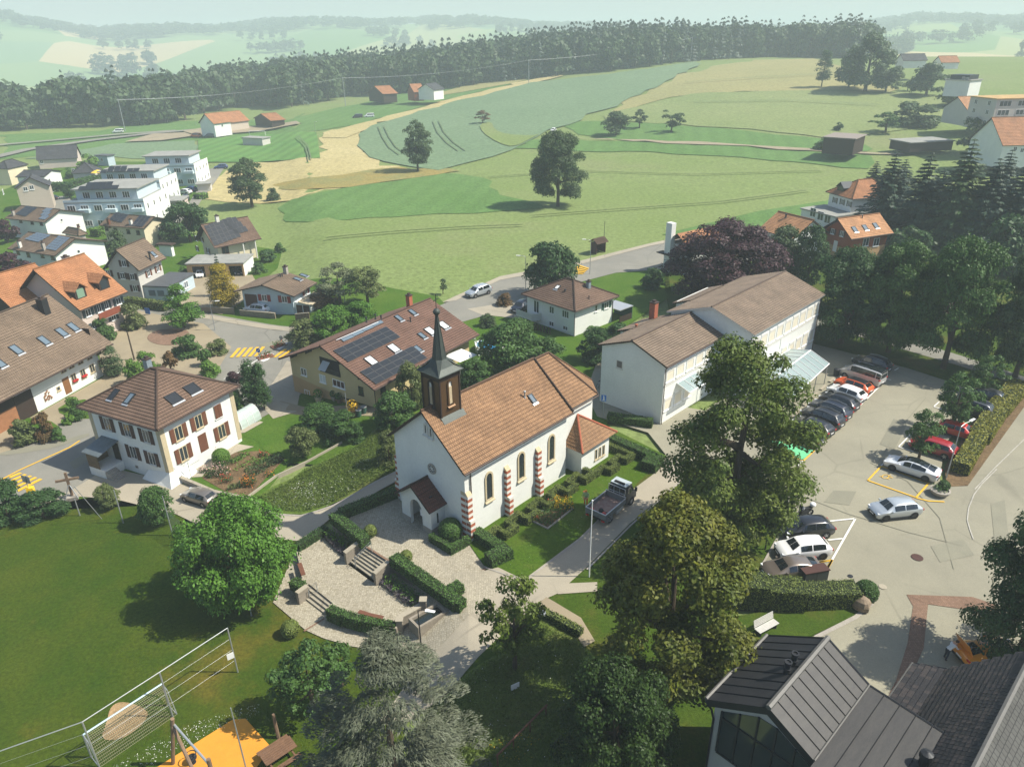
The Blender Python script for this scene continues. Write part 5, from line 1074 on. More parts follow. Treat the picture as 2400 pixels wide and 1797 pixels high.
MB().tube([T0+Vector((-.02,0,.03)),T1+Vector((.02,0,.03))],.15,6).build('ridge_cap',PALEZ,mb);MB().tube([E0+Vector((0,.08,0)),E1+Vector((0,.08,0))],.1,6).build('gutter',PALEZ,mb)
MB().tube([B0+Vector((0,0,.05)),B1+Vector((0,0,.05))],.05,5).build('valley_rail',PALEZ,mb)
MB().tube([T1,B1,F1],.07,5).build('verge_trim',M_DKMET,mb);MB().tube([E1,T1],.06,5).build('verge_trim',M_DKMET,mb)
fas=MB()
for a,b in((E0,T0),(T0,B0)):fas.add([a+Vector((-.02,0,0)),b+Vector((-.02,0,0)),b+Vector((-.02,0,-.45)),a+Vector((-.02,0,-.45)),a+Vector((.4,0,-.02)),b+Vector((.4,0,-.02)),b+Vector((.4,0,-.45)),a+Vector((.4,0,-.45))],[(0,1,2,3),(7,6,5,4),(3,2,6,7)])
fas.build('fascia',M_DKMET,mb)
MB().add([(.35,-.3,0),(.35,yv,0),(.35,yv,7.2),(.35,y1,8.6),(.35,-.3,6.6),(Lr-.3,-.3,0),(Lr-.3,yv,0),(Lr-.3,yv,7.2),(Lr-.3,y1,8.6),(Lr-.3,-.3,6.6)],[(0,1,2,3,4),(5,9,8,7,6),(0,4,9,5),(1,6,7,2)]).build('wall',W_GREY,mb)
gz=lambda y:8.5-(y-y1)*1.95/-y1 if y>y1 else 8.5+(y-y1)*(8.5-7.2)/(y1-yv)
ys=[-.75,-1.7,-2.65,-3.6,-4.6,-5.4];ys=[y for y in ys if y>yv]+[yv+.1]
zt_=[gz(y)-.5 for y in ys];zb_=3.6
for i in range(len(ys)-1):
 for(za0,za1,zb0,zb1)in((zb_,zb_,6.05,6.05),(6.15,6.15,max(6.3,zt_[i]),max(6.3,zt_[i+1]))):
  MB().add([(.33,ys[i],za0),(.33,ys[i+1],za1),(.33,ys[i+1],zb1),(.33,ys[i],zb0),(.30,ys[i],za0),(.30,ys[i+1],za1),(.30,ys[i+1],zb1),(.30,ys[i],zb0)],[(4,5,6,7),(0,3,2,1),(0,1,5,4),(3,7,6,2)]).build('glass_pane',M_GLASS,mb)
fb2=MB()
for i,y in enumerate(ys):fb2 .b2((.24,y-.05,zb_),(.345,y+.05,max(6.3,zt_[i])))
fb2 .b2((.245,ys[-1],6.04),(.34,ys[0],6.17)).b2((.245,ys[-1],zb_-.1),(.34,ys[0],zb_));fb2 .build('glazing_frame',M_DKMET,mb)
MB().tube([(-.05,.05,6.9),(.2,-.2,6.3),(.25,-.36,5.7),(.25,-.36,0)],.06,8).build('downpipe',M_DKMET,mb)
for px in((1841,1585),(1857,1565)):
 p=lp(G(px[0],px[1],8.4));MB().lathe([(.16,-.5),(.16,.55),(.2,.55),(.2,.62),(.16,.62),(.16,.95),(.2,.95),(.2,1.05),(.12,1.05),(.12,.98)],12,0,(p.x,p.y,p.z)).build('flue_pipe',M_DKMET,mb,smooth=False)
p=lp(G(2165,1790,7.2));MB().lathe([(.25,0),(.25,.5),(.32,.5),(.28,.75),(.05,.85)],12,0,p).build('flue_pipe',M_DKMET,mb)
sb=thing('slate_roofed_building','building with dark slate tile roof running to the right picture edge','building',(el0 .x,el0 .y,0),A_)
SL1,SL2=mat('slate_tile_dark',(.036,.033,.033),.6,var=.2,scale=8),mat('slate_tile_warm',(.06,.050,.046),.6,var=.2,scale=8)
g0,g1=lp(G(2084.6,1638.7,4.6)),lp(G(2142.5,1553.7,4.6));rg=lp(G(2400,1566,9.2));yg=(g0 .y+g1 .y)/2;yr=(rg.y+lp(G(2287,1797,9.2)).y)/2;kx=yg-1.6;kz=5.35
xa,xb=-7,13.0;xl=g1 .x
secs=[(yg,4.6,kx,kz),(kx,kz,yr,9.2)]
tile=MB().b2((-.125,-.19,0),(.125,.17,.028)).mesh('slate_tile',SL1);tile2=MB().b2((-.125,-.19,0),(.125,.17,.034)).mesh('slate_tile',SL2)
cnt=[]
for(ya,za,yb,zb)in secs:
 e=Vector((0,yb-ya,zb-za));ln=e.length;e.normalize();n_=Vector((1,0,0)).cross(e);n_=n_ if n_.z>0 else-n_;nr=int(ln/.30)
 MB().add([(xa,ya,za),(xl if ya>kx-.1 else xb,ya,za),(xl if ya>kx-.1 else xb,yb,zb),(xa,yb,zb)],[(3,2,1,0)]).build('roof_deck',M_DKMET,sb)
 for rI in range(nr):
  v=(rI+.5)*ln/nr;x=xa+(.14 if rI%2 else 0)
  while x<(xl if ya>kx-.1 else xb):
   p=Vector((x,ya,za))+e*v+n_*.03
   X=Vector((1,0,0));Y=(e*1.0+n_*-.11).normalized();N=X.cross(Y);N=N if N.z>0 else-N
   w_=Matrix.Rotation(A_,3,'Z')@p+Vector((el0 .x,el0 .y,0));q=w_-Vector((0,0,CAM_H));dd=q.dot(CF);sx,sy=CXP+FPX*q.dot(CR)/dd,CYP-FPX*q.dot(CU)/dd
   if 1900<sx<2420 and sy<1815:cnt.append((dd,p,X,Y,N))
   x+=.28
cnt.sort(key=lambda t:t[0]);rest=MB()
for i,(dd,p,X,Y,N)in enumerate(cnt):
 if i<300:
  o=link('slate_tile',tile if RNG.random()<.6 else tile2,sb);o.matrix_local=Matrix(((X.x,Y.x,N.x,p.x),(X.y,Y.y,N.y,p.y),(X.z,Y.z,N.z,p.z),(0,0,0,1)))
 else:
  a,b=X*.135,Y*.19;t=N*.022;rest.add([p-a-b+t*1.0,p+a-b+t,p+a+b+t*.4,p-a+b+t*.4,p-a-b,p+a-b],[(0,1,2,3),(4,5,1,0)],0 if RNG.random()<.6 else 1)
o=rest.build('slate_tiles',[SL1,SL2],sb);o['kind']='stuff'
lt=MB();lt.quad((xa,yr-6,4.4),(xb,yr-6,4.4),(xb,yr,9.2),(xa,yr,9.2),0,[(0,0),(20,0),(20,7.6),(0,7.6)]);lt.build('far_slope',tilemat('light_fibre_slates',(.085,.085,.076),(.075,.074,.067),(.03,.03,.028),.3,.3,sc=.3),sb)
MB().tube([(xa,yr,9.25),(xb,yr,9.25)],.14,6).build('ridge_cap',PALEZ,sb);MB().tube([(xa,yg+.07,4.55),(xl,yg+.07,4.55)],.08,6).build('gutter',PALEZ,sb)
MB().b2((xa+.3,yr-5.5,0),(xl-.3,yg-.4,4.3)).build('wall',W_GREY,sb);MB().tube([(xl,yg,4.6),(xl,kx,kz+.03)],.05,5).build('verge_trim',M_DKMET,sb)
# ---- foliage
def leafmesh(name,pos,nrm,size,asp,m,dirv=None,fold=0.0):
 N=len(pos);nrm=nrm/np.maximum(1e-6,np.linalg.norm(nrm,axis=1,keepdims=True))
 ref=dirv if dirv is not None else NP.normal(size=(N,3))
 a=ref-nrm*np.sum(ref*nrm,1,keepdims=True);a/=np.maximum(1e-6,np.linalg.norm(a,axis=1,keepdims=True));b=np.cross(nrm,a)
 s=np.asarray(size).reshape(-1,1);A,B=a*s,b*s*asp
 v=np.empty((N,4,3),np.float32);v[:,0]=pos-A;v[:,1]=pos+B*1.0-A*.1+nrm*s*fold;v[:,2]=pos+A;v[:,3]=pos-B*1.0-A*.1+nrm*s*fold
 return quadmesh(name,v,m)
def quadmesh(name,v,m):
 N=len(v);me=bpy.data.meshes.new(name);me.vertices.add(N*4);me.vertices.foreach_set('co',v.reshape(-1))
 me.loops.add(N*4);me.loops.foreach_set('vertex_index',np.arange(N*4,dtype=np.int32));me.polygons.add(N)
 me.polygons.foreach_set('loop_start',np.arange(0,N*4,4,dtype=np.int32));me.polygons.foreach_set('loop_total',np.full(N,4,np.int32))
 me.materials.append(m);me.update();return me
def rdir(n):
 d=NP.normal(size=(n,3));return d/np.linalg.norm(d,axis=1,keepdims=True)
def lobes(n,prof,zb,rl,rng):
 """lobe centres inside a crown profile: prof(t) -> radius (0..0.5) at height t in 0..1 of the crown"""
 out=[]
 while len(out)<n:
  t=rng.random();r=prof(t);rad=rl*rng.uniform(.65,1.25)
  rr=max(0,r-rad*.75)*math.sqrt(rng.uniform(.12,1));a=rng.uniform(0,2*math.pi)
  if rng.random()<r/.5+.08:out.append((rr*math.cos(a),rr*math.sin(a),zb+(1-zb)*min(max(t,rad*.6),1-rad*.7),rad))
 return out
def crown_pts(L,n,hw,outw=.75,squash=.85):
 """leaves spread over the lobes; hw = height/width ratio so lobes stay round in the scaled tree"""
 c=np.array(L);wts=c[:,3]**2;k=NP.choice(len(c),n,p=wts/wts.sum());d=rdir(n);d[:,2]=np.where(d[:,2]<-.35,-d[:,2]*.6,d[:,2])
 rad=c[k,3:4]*NP.uniform(.72,1.06,(n,1))*(1+.18*NP.normal(size=(n,1))*.5)
 p=c[k,:3]+d*rad*np.array([1,1,squash/hw]);nn=d*outw+rdir(n)*.55+np.array([0,0,.35]);return p,nn
TREES={}
SHAPES={'oval':(lambda t:.5*math.sin(math.pi*min(1,(t*.92+.06)))**.6,.12,1.35),'dome':(lambda t:.5*math.sqrt(max(0,1-(max(0,t-.28)/.72)**2))*min(1,.72+t*1.4),.10,.95),'cone':(lambda t:.5*(1-t)**.75*min(1,.55+t*3)+.03,.10,1.5),'globe':(lambda t:.5*math.sqrt(max(0,1-((t-.42)/.6)**2)),.18,.72),'bush':(lambda t:.5*math.sqrt(max(0,1-(max(0,t-.2)/.82)**2)),.0,.85),'poplar':(lambda t:.5*math.sin(math.pi*min(1,t*.9+.1))**.5,.04,3.0),'thuja':(lambda t:.5*(1-t**2.2)**.8*min(1,.7+t),.0,2.2),'egg':(lambda t:.5*math.sqrt(max(0,1-((t-.36)/.66)**2))if t>.36 else .5*(.72+.28*t/.36),.10,1.35),'cedarform':(lambda t:.5*(1-(t*.97)**2.2)**.8,.02,1.0),'sparse':(lambda t:.5*math.sin(math.pi*min(1,t*.8+.15)),.22,1.2),}
def proto(kind,size,leaf,seed=0):
 """-> (trunk mesh, crown mesh) in a unit box: width 1, height 1"""
 k=(kind,size,leaf.name,seed)
 if k in TREES:return TREES[k]
 rng=random.Random(sum(ord(c)*(i+3)for i,c in enumerate(kind+size))+seed*101);prof,zb,hw=SHAPES[kind]
 nl,nleaf,ls={'big':(110,46000,.0125),'mid':(56,9500,.025),'small':(30,3000,.044),'far':(18,800,.075),'tiny':(14,230,.10)}[size]
 rl={'big':.10,'mid':.13,'small':.16,'far':.19,'tiny':.24}[size]
 if kind=='sparse':nleaf=int(nleaf*.5);nl=int(nl*.7);rl*=.8
 if kind in('poplar','thuja'):rl*=1.5;nl*=2;nleaf=int(nleaf*1.6)
 if kind=='cedarform':nl,nleaf,rl=170,42000,.062
 L=lobes(nl,prof,zb,rl,rng);p,n=crown_pts(L,nleaf,hw,squash=.38 if kind=='cedarform' else .85)
 q=np.percentile(np.hypot(p[:,0],p[:,1]),96.5);p[:,:2]*=.49/q;zt=np.percentile(p[:,2],99.5);p[:,2]=zb*.8+(p[:,2]-zb*.8)*(1-zb*.8)/(zt-zb*.8);p[:,2]=np.maximum(p[:,2],zb*.5)
 s=ls*NP.uniform(.6,1.35,nleaf);dv=None
 if kind=='cedarform':dv=p*np.array([1,1,.0])+NP.normal(size=p.shape)*.12;n=n*np.array([.5,.5,1])+np.array([0,0,.5])
 cm=leafmesh('crown',p,n,s,.2 if dv is not None else .62,leaf,dirv=dv,fold=.15)
 v=np.empty(nleaf*4*3,np.float32);cm.vertices.foreach_get('co',v);v=v.reshape(-1,4,3);c=v.mean(1,keepdims=True);v=c+(v-c)*np.array([1,1,1/hw]);cm.vertices.foreach_set('co',v.reshape(-1).astype(np.float32));cm.update()
 tb=MB();r0={'big':.03,'mid':.032}.get(size,.035);tb.tube([(0,0,-.02),(.004,0,.15),(-.006,.005,.4),(0,0,.72)],[r0*1.25,r0,r0*.8,r0*.25],8)
 if zb>.02:
  for i in range(9 if size=='big' else 5):
   l=L[rng.randrange(len(L))];z0=rng.uniform(max(zb*.9,.12),.55);tb.tube([(0,0,z0),(l[0]*.5,l[1]*.5,z0+(l[2]-z0)*.6),(l[0]*.95,l[1]*.95,l[2])],[r0*.5,r0*.32,r0*.1],5)
 TREES[k]=(tb.mesh('trunk',M_BARK),cm);return TREES[k]
def conifer(kind,size,leaf,seed=0):
 k=('con'+kind,size,leaf.name,seed)
 if k in TREES:return TREES[k]
 rng=random.Random(seed*17+3);hw=2.3 if kind=='spruce' else 1.15
 nw,nb,nn,ls={'big':(15,12,110,.0105),'mid':(26,14,28,.052),'small':(16,9,11,.055),'far':(10,6,5,.085),'tiny':(8,5,3,.13)}[size]
 P,Nn,D,S=[],[],[],[];tb=MB()
 tb.tube([(0,0,-.02),(0,0,.5),(0,0,.97)],[.028,.018,.003],7)
 for w in range(nw):
  t=(w+.5)/nw;z=.05+.93*t
  L=(.5*(1-t)**.85+.015)if kind=='spruce' else .5*(1-(t*.98)**2.6)**.75
  for b in range(nb):
   a=rng.uniform(0,2*math.pi);l=L*rng.uniform(.72,1.08);lift=rng.uniform(.02,.16)if kind=='cedar' else rng.uniform(-.05,.06)
   m_=nn if kind=='spruce' else int(nn*(.5+.9*l/.5))
   for i in range(m_):
    f=(i+rng.random())/m_;f=f**.7;side=rng.uniform(-1,1)*l*.30*(1.1-f*.75)
    r=l*f;sag=(lift*f-.22*f*f)*l/hw*2 if kind=='cedar' else(lift-.30*f+.18*f*f)*l/hw*1.3
    ca,sa=math.cos(a),math.sin(a)
    P.append((r*ca-side*sa,r*sa+side*ca,z+sag-abs(side)*.18/hw));D.append((ca-(side*3)*sa,sa+side*3*ca,-.15+rng.uniform(-.3,.3)));ow=.25 if size=='big' else .8 if size=='mid' else 1.3;Nn.append((rng.uniform(-.5,.5)+ow*ca,rng.uniform(-.5,.5)+ow*sa,1));S.append(ls*rng.uniform(.7,1.5)*(1.12-(.85 if size in('big','mid')else .45)*t))
 P,D,Nn,S=map(np.array,(P,D,Nn,S));P[:,:2]*=.49/np.percentile(np.hypot(P[:,0],P[:,1]),98.5);cm=leafmesh('crown',P,Nn,S,.24 if size=='big' else .5,leaf,dirv=D)
 v=np.empty(len(P)*12,np.float32);cm.vertices.foreach_get('co',v);v=v.reshape(-1,4,3);c=v.mean(1,keepdims=True);v=c+(v-c)*np.array([1,1,1/hw]);cm.vertices.foreach_set('co',v.reshape(-1).astype(np.float32));cm.update()
 TREES[k]=(tb.mesh('trunk',M_BARK),cm);return TREES[k]
LF={'dark':leafmat('leaf_dark_green',(0.049,0.104,0.027),(0.032,0.076,0.022)),'deep':leafmat('leaf_deep_green',(.034,.068,.010),(.022,.045,.008)),'mid':leafmat('leaf_mid_green',(0.071,0.140,0.029),(0.046,0.104,0.024)),'bright':leafmat('leaf_bright_green',(0.091,0.201,0.022),(0.059,0.146,0.017)),'fresh':leafmat('leaf_fresh_green',(0.134,0.244,0.037),(0.085,0.177,0.027)),'olive':leafmat('leaf_olive',(0.140,0.171,0.055),(0.091,0.122,0.037)),'field':leafmat('leaf_field_tree',(0.073,0.116,0.041),(0.049,0.085,0.032)),'linden':leafmat('leaf_linden',(.115,.150,.020),(.062,.108,.018),scale=.5),'bloom':leafmat('leaf_linden_in_bloom',(.135,.135,.012),(.055,.088,.012),scale=1.6),'gold':leafmat('leaf_golden_conifer',(.34,.25,.015),(.22,.18,.015),scale=2),'copper':leafmat('leaf_copper_beech',(.052,.019,.024),(.030,.013,.018),trans=.12),'spruce':leafmat('needle_spruce',(0.029,0.061,0.032),(0.021,0.045,0.026),trans=.1),'larch':leafmat('needle_larch',(0.061,0.104,0.034),(0.044,0.079,0.029),trans=.15),'cedar':leafmat('needle_blue_cedar',(.125,.138,.088),(.07,.085,.052),trans=.1,scale=2.5),'box':leafmat('leaf_box_hedge',(0.074,0.151,0.029),(0.054,0.110,0.023),trans=.12,scale=2),'boxlit':leafmat('leaf_hedge_olive_lit',(0.151,0.186,0.039),(0.106,0.145,0.032),trans=.12,scale=2),'yellowhedge':leafmat('leaf_yellow_hedge',(0.244,0.226,0.030),(0.140,0.159,0.024),trans=.2,scale=1.5),'laurel':leafmat('leaf_laurel',(0.055,0.116,0.024),(0.037,0.085,0.020)),'wood':leafmat('leaf_forest',(.068,.108,.038),(.032,.062,.027),trans=.2,scale=.05,island=.35),'woodsp':leafmat('needle_forest',(0.032,0.061,0.037),(0.024,0.049,0.032),trans=.1,scale=.02),'purple':leafmat('leaf_lavender',(.14,.10,.15),(.09,.095,.07),scale=3),'silver':leafmat('leaf_silver_willow',(0.183,0.207,0.110),(0.122,0.152,0.073)),'brownbush':leafmat('leaf_rusty_bush',(0.171,0.091,0.037),(0.110,0.091,0.037)),}  # boxlit: brighter copy of box, sunlight put into the leaf colour
def zsolve(p,pytop):
 lo,hi=0.,60.
 for _ in range(40):
  m=(lo+hi)/2;q=Vector((p.x,p.y,p.z+m-CAM_H));py=CYP-FPX*q.dot(CU)/q.dot(CF)
  if py>pytop:lo=m
  else:hi=m
 return lo
def tree(name,label,bx,by,top,wpx,kind,leaf,size='mid',cat='tree',group=None,seed=None,z=None,hmin=0,deep=None):
 """bx,by: foot of the tree, top: picture height of its top, wpx: crown width (all in overview pixels)"""
 p=V(bx,by,z);h=max(hmin,zsolve(p,top*K));wd=wpx*K/pxm(p+Vector((0,0,h*.5)))
 tr,cr=(conifer if kind in('spruce','cedar')else proto)(kind,size,LF[leaf],seed if seed is not None else RNG.randrange(3))
 t=thing(name,label,cat,p,RNG.uniform(0,6.28),group);t.scale=(wd,wd*(deep or 1),h)
 link('trunk',tr,t);link('crown',cr,t);return t
T=tree
T('field_tree','dense oval tree at the left end of the clover field',545,447,344,92,'oval','field','mid',seed=1)
T('field_shrub','small shrub leaning against the oval field tree',592,434,407,30,'bush','field','small',cat='shrub')
T('field_tree','slim loose ash tree standing in the blue green crop',903,371,263,66,'oval','field','mid',seed=0)
T('field_tree','tall lone tree in the middle of the hay meadow',1205,446,286,120,'dome','field','big',seed=2)
T('field_tree','low brownish tree on the grass wedge in the crop',1043,269,239,34,'sparse','brownbush','small')
T('orchard_tree','largest of the three orchard trees on the pasture',1331,293,242,60,'dome','field','small')
T('orchard_tree','palest orchard tree, the middle one of the three',1381,278,237,40,'sparse','field','small')
T('orchard_tree','orchard tree standing apart on the right of the three',1450,286,239,52,'sparse','field','small')
T('poplar_tree','slender dark poplar on the hill crest',1774,189,110,33,'poplar','dark','small')
T('lime_tree','huge round lime tree beside the poplar',1868,199,74,112,'dome','field','mid',seed=0)
T('lime_tree','lower tree on the right flank of the huge lime',1912,201,128,66,'dome','field','mid',seed=1)
T('lime_tree','lower tree on the left flank of the huge lime',1832,191,132,60,'dome','field','small',seed=2)
T('hill_tree','round tree above the stone hut right of the limes',2000,208,138,78,'dome','field','small')
T('hill_tree','thin small tree between the limes and the hut',1960,197,176,28,'sparse','field','small')
T('hill_tree','pale tree in front of the terrace block',2062,231,178,70,'dome','olive','small')
T('orchard_bush','wide dark orchard bush above the long shed',1976,272,222,92,'bush','field','small',cat='shrub')
T('orchard_tree','light fruit tree beside the dark orchard bush',1912,287,243,66,'sparse','mid','small')
T('field_shrub','round bush just behind the timber shed',1812,283,265,23,'bush','dark','far',cat='shrub')
T('field_shrub','bush at the left corner of the timber shed',1780,325,299,46,'bush','mid','small',cat='shrub')
T('hill_tree','large round tree in front of the orange halls',2128,335,222,118,'dome','field','mid')
for i,(bx,by,tp,wd,kd,lf,lb)in enumerate(((1900,512,322,96,'spruce','spruce','foremost dark spruce above the red timber house'),(1872,470,345,70,'spruce','spruce','leftmost spruce touching the hip roofed house'),(1968,535,322,100,'spruce','spruce','broad dark spruce second from the left of the grove'),(2045,545,292,120,'spruce','larch','tall paler larch in the middle of the conifer grove'),(2105,555,335,110,'spruce','spruce','dark spruce right of the tall larch'),(2165,560,345,110,'spruce','spruce','dark spruce above the grey gable roof'),(2215,560,330,110,'spruce','spruce','spruce cut by the right picture edge'),(2010,500,360,90,'spruce','spruce','spruce behind the broad dark one'),(2140,500,318,90,'spruce','spruce','spruce at the back of the grove'),(1930,480,340,80,'spruce','spruce','half hidden spruce behind the foremost one'))):
 T('spruce_tree' if lf=='spruce' else 'larch_tree',lb,bx,by,tp,wd*1.35,kd,lf,'mid',group='conifer grove on the right',seed=i%3)
T('rusty_shrub','rusty brown shrub at the foot of the conifer grove',2003,530,470,48,'thuja','brownbush','small',cat='shrub')
for i,(bx,by,tp,wd)in enumerate(((2085,560,480,120),(1960,560,490,100),(2160,590,470,120))):T('undergrowth_bush',('dark bush under the tall larch','dark bush under the broad spruce','dark bush under the spruces at the right edge')[i],bx,by,tp,wd,'bush','dark','small',cat='shrub',group='bushes below the conifer grove')
T('copper_beech','huge dark purple copper beech behind the school',1562,655,484,250,'dome','copper','big',seed=1)
T('grey_willow','grey green tree between the copper beech and the orange roof',1682,620,492,100,'dome','field','mid')
T('hornbeam','narrow dark tree in front of the orange ridged roof',1738,640,490,82,'oval','dark','mid')
for i,(bx,by,tp,wd,lb)in enumerate(((1815,742,540,180,'leftmost avenue tree at the school corner'),(1918,760,528,170,'avenue tree with leaning double trunk'),(2037,795,520,190,'broad avenue tree with stout trunk by the car park'),(2192,815,545,170,'avenue tree at the right picture edge'))):
 T('avenue_tree',lb,bx,by,tp,wd,'dome',('dark','mid','mid','field')[i],'big',group='avenue trees behind the car park',seed=i%3)
T('round_tree','dense round dark tree beside the white villa',1190,640,526,112,'globe','dark','mid',seed=2)
for a in(('street_tree','fresh green pointed tree on the street corner',398,708,616,82,'cone','bright','mid'),('golden_conifer','bright golden conical conifer near the garage',487,668,572,66,'thuja','gold','mid'),('blue_spruce','small dark spruce tip behind the golden conifer',482,640,545,34,'spruce','spruce','small'),('garden_tree','round dark green tree beside the panelled house',412,522,438,92,'globe','dark','mid'),('garden_tree','smaller tree touching the round dark one',372,528,477,50,'oval','dark','small'),('purple_tree','purple leaved tree above the orange farmhouse',32,615,548,78,'dome','copper','small'),('purple_tree','smaller purple tree at the left picture edge',18,525,476,50,'dome','copper','small'),('garden_tree','small round tree on the terrace of the panelled house',522,560,514,56,'dome','mid','small'),('garden_bush','round grey green bush at the farmhouse corner',291,708,654,52,'bush','olive','small'),('garden_bush','green bush below the balcony of the orange farmhouse',229,733,688,46,'bush','mid','small'),('round_bush','large round clipped bush in the farmyard',404,768,724,60,'bush','mid','small'),('ivy_tree','grey green tree covering the farmhouse gable end',248,812,748,42,'thuja','field','small'),('purple_bush','small purple bush beside the white house roof',509,842,805,40,'dome','copper','small'),('thuja_tree','taller dark thuja column of the pair',549,884,781,46,'thuja','dark','small'),('thuja_tree','shorter dark thuja column of the pair',572,884,786,38,'thuja','dark','small'),('garden_bush','bush at the foot of the thuja pair',513,890,845,44,'bush','mid','small'),('garden_bush','bushy red tipped shrub behind the white house chimney',325,808,758,42,'bush','fresh','small'),('garden_bush','bright shrub left of the white house chimney',300,830,775,48,'bush','fresh','small'),('standard_tree','little reddish standard tree above the white house ridge',369,800,762,32,'globe','brownbush','far'),('standard_tree','little green standard tree by the bird bath',445,790,755,28,'globe','mid','far'),('garden_bush','low bushes beside the round driveway',455,812,780,44,'bush','fresh','small'),('willow_tree','feathery silver willow beside the blue house',735,655,572,100,'sparse','silver','mid'),('willow_tree','second feathery pale tree right of the silver willow',795,660,576,96,'sparse','olive','mid'),('purple_bush','dark red shrub beneath the silver willow',700,655,625,70,'bush','brownbush','small'),('laburnum_bush','pale flowering bush in front of the yellow house',660,745,692,78,'bush','olive','mid'),('laburnum_bush','bright green bushy tree beside the yellow house roof',722,728,664,96,'bush','bright','mid'),('laburnum_bush','bright green bush nearest the yellow house ridge',778,705,652,74,'bush','bright','mid'),('garden_bush','light bush among the far left houses',195,365,333,44,'bush','fresh','far'),('garden_bush','round bush among the far left houses',100,395,375,34,'bush','mid','far'),('cypress','dark pointed cypress beside the white bungalow',153,430,395,28,'thuja','dark','far'),('garden_bush','round tree behind the pyramid roofed house',158,385,362,32,'bush','mid','far'),('garden_bush','green bushes left of the roof terrace',285,390,365,46,'bush','olive','far'),('garden_bush','purple bush at the far left house',22,385,362,36,'bush','copper','far'),('garden_bush','pale bush between the two semi-detached houses',262,560,500,52,'bush','field','small'),('garden_bush','olive bush below the purple tree',100,630,590,60,'bush','olive','small'),('garden_bush','bush climbing the corner of the cream semi-detached house',310,560,545,18,'thuja','mid','far'),('garden_bush','bush left of the semi-detached terraces',65,580,545,50,'bush','mid','small'),('garden_bush','small bush in the garden left of the garage',398,590,575,22,'bush','mid','far'),('garden_bush','bush behind the corner post of the panelled house',580,565,540,36,'bush','dark','far'),('garden_bush','lower bush on the bank right of the garage',605,545,525,24,'bush','mid','far'),('garden_bush','row bush below the panelled house terrace',560,590,568,34,'bush','mid','far')):
 T(*a,cat='tree' if 'tree' in a[0]or 'conifer' in a[0]or 'spruce' in a[0]or 'cypress' in a[0]else 'shrub')
for a in(('standard_tree','small round standard tree on the garden lawn',656,985,924,66,'globe','olive','mid'),('laurel_bush','big dark laurel bush along the courtyard, left end',690,925,876,92,'bush','laurel','mid'),('laurel_bush','big dark laurel bush along the courtyard, right part',738,942,892,84,'bush','laurel','mid'),('laurel_bush','small laurel bush at the right end of the row',768,952,922,40,'bush','laurel','small'),('golden_bush','yellow green bush against the church side wall',842,1000,930,54,'bush','olive','mid'),('garden_bush','wild green bushes above the church gable',855,920,848,96,'bush','mid','mid'),('weeping_willow','weeping bright bush at the corner of the yellow house',892,880,786,76,'bush','olive','mid'),('garden_tree','broad garden tree behind the church ridge',1098,800,700,136,'dome','mid','mid'),('garden_bush','flowering bush right of the broad garden tree',1178,800,732,92,'bush','mid','mid'),('garden_bush','dark bush in the lawn beside the school',1290,778,712,78,'bush','dark','mid'),('garden_bush','bushes right behind the belfry',1025,835,778,76,'bush','mid','mid'),('garden_bush','shrub below the villa driveway',1052,705,680,38,'bush','field','small'),('garden_bush','orange flowering shrub at the villa gate',1090,660,634,36,'bush','brownbush','small'),('garden_bush','rounded shrubs on the lawn beside the copper beech',1410,622,582,52,'bush','dark','small'),('garden_bush','leafy row below the villa wall',1255,705,680,70,'bush','mid','small'),('roadside_sapling','thin sapling at the roadside above the yellow house',957,634,604,24,'sparse','field','far'),('garden_bush','dark row of bushes between villa lawn and school',1330,738,700,64,'bush','dark','small'),('garden_bush','ivy bush in front of the villa basement',1195,690,662,48,'bush','mid','small'),('garden_bush','leafy mass between the pool and the villa',1120,740,690,80,'bush','mid','mid')):
 T(*a,cat='tree' if 'tree' in a[0]or 'willow' in a[0]else 'shrub')
for a in(('island_bush','grey green bushes on the grass island by the farmhouse',62,955,905,60,'bush','olive','small'),('island_bush','reddish shrub on the grass island by the farmhouse',100,952,892,40,'bush','brownbush','small'),('island_bush','low green shrub at the tip of the grass island',130,952,925,26,'bush','mid','far'),('garden_bush','low yellow bush in the bed beside the white house',150,915,893,26,'bush','fresh','far'),('garden_bush','green bush in the bed beside the white house',172,905,866,34,'bush','mid','small'),('garden_bush','upper bush in the bed in front of the farmhouse',160,885,858,26,'bush','fresh','far'),('round_bush','low yellow green shrub mass at the junction island',470,765,735,44,'bush','olive','small')):T(*a,cat='shrub')
T('topiary_tree','small round tree on the grass edge, nearest the wooden cross',237,1097,1050,50,'globe','olive','mid')
T('topiary_tree','larger round tree on the grass edge beside the grey car',343,1132,1058,74,'globe','mid','mid')
T('globe_maple','wide dense bright green globe maple beside the steps',530,1290,1098,258,'globe','bright','big',seed=0,deep=.9)
T('field_shrub','loose dark green shrub on the lawn left of the cedar',680,1545,1398,150,'sparse','mid','mid',cat='shrub')
T('field_shrub','smaller shrub beside the loose dark one',740,1480,1390,70,'sparse','mid','small',cat='shrub')
T('blue_cedar','big silvery blue cedar at the bottom of the picture',870,1800,1384,455,'cedarform','cedar','big',seed=1)
T('young_tree','airy young tree at the edge of the rough meadow',1112,1445,1250,150,'sparse','linden','mid',seed=1)
T('blooming_lime','large lime tree in yellow bloom beside the walk',1432,1500,1100,345,'egg','bloom','big',seed=0)
T('lime_tree','tall green lime tree in front of the school',1570,1165,752,310,'egg','linden','big',seed=1)
T('low_tree','low dark green tree at the bottom beside the black roof',1322,1700,1450,262,'dome','deep','big',seed=2)
T('edge_tree','dark maple at the right picture edge above the orange car',2195,1430,1118,262,'dome','dark','big',seed=2)
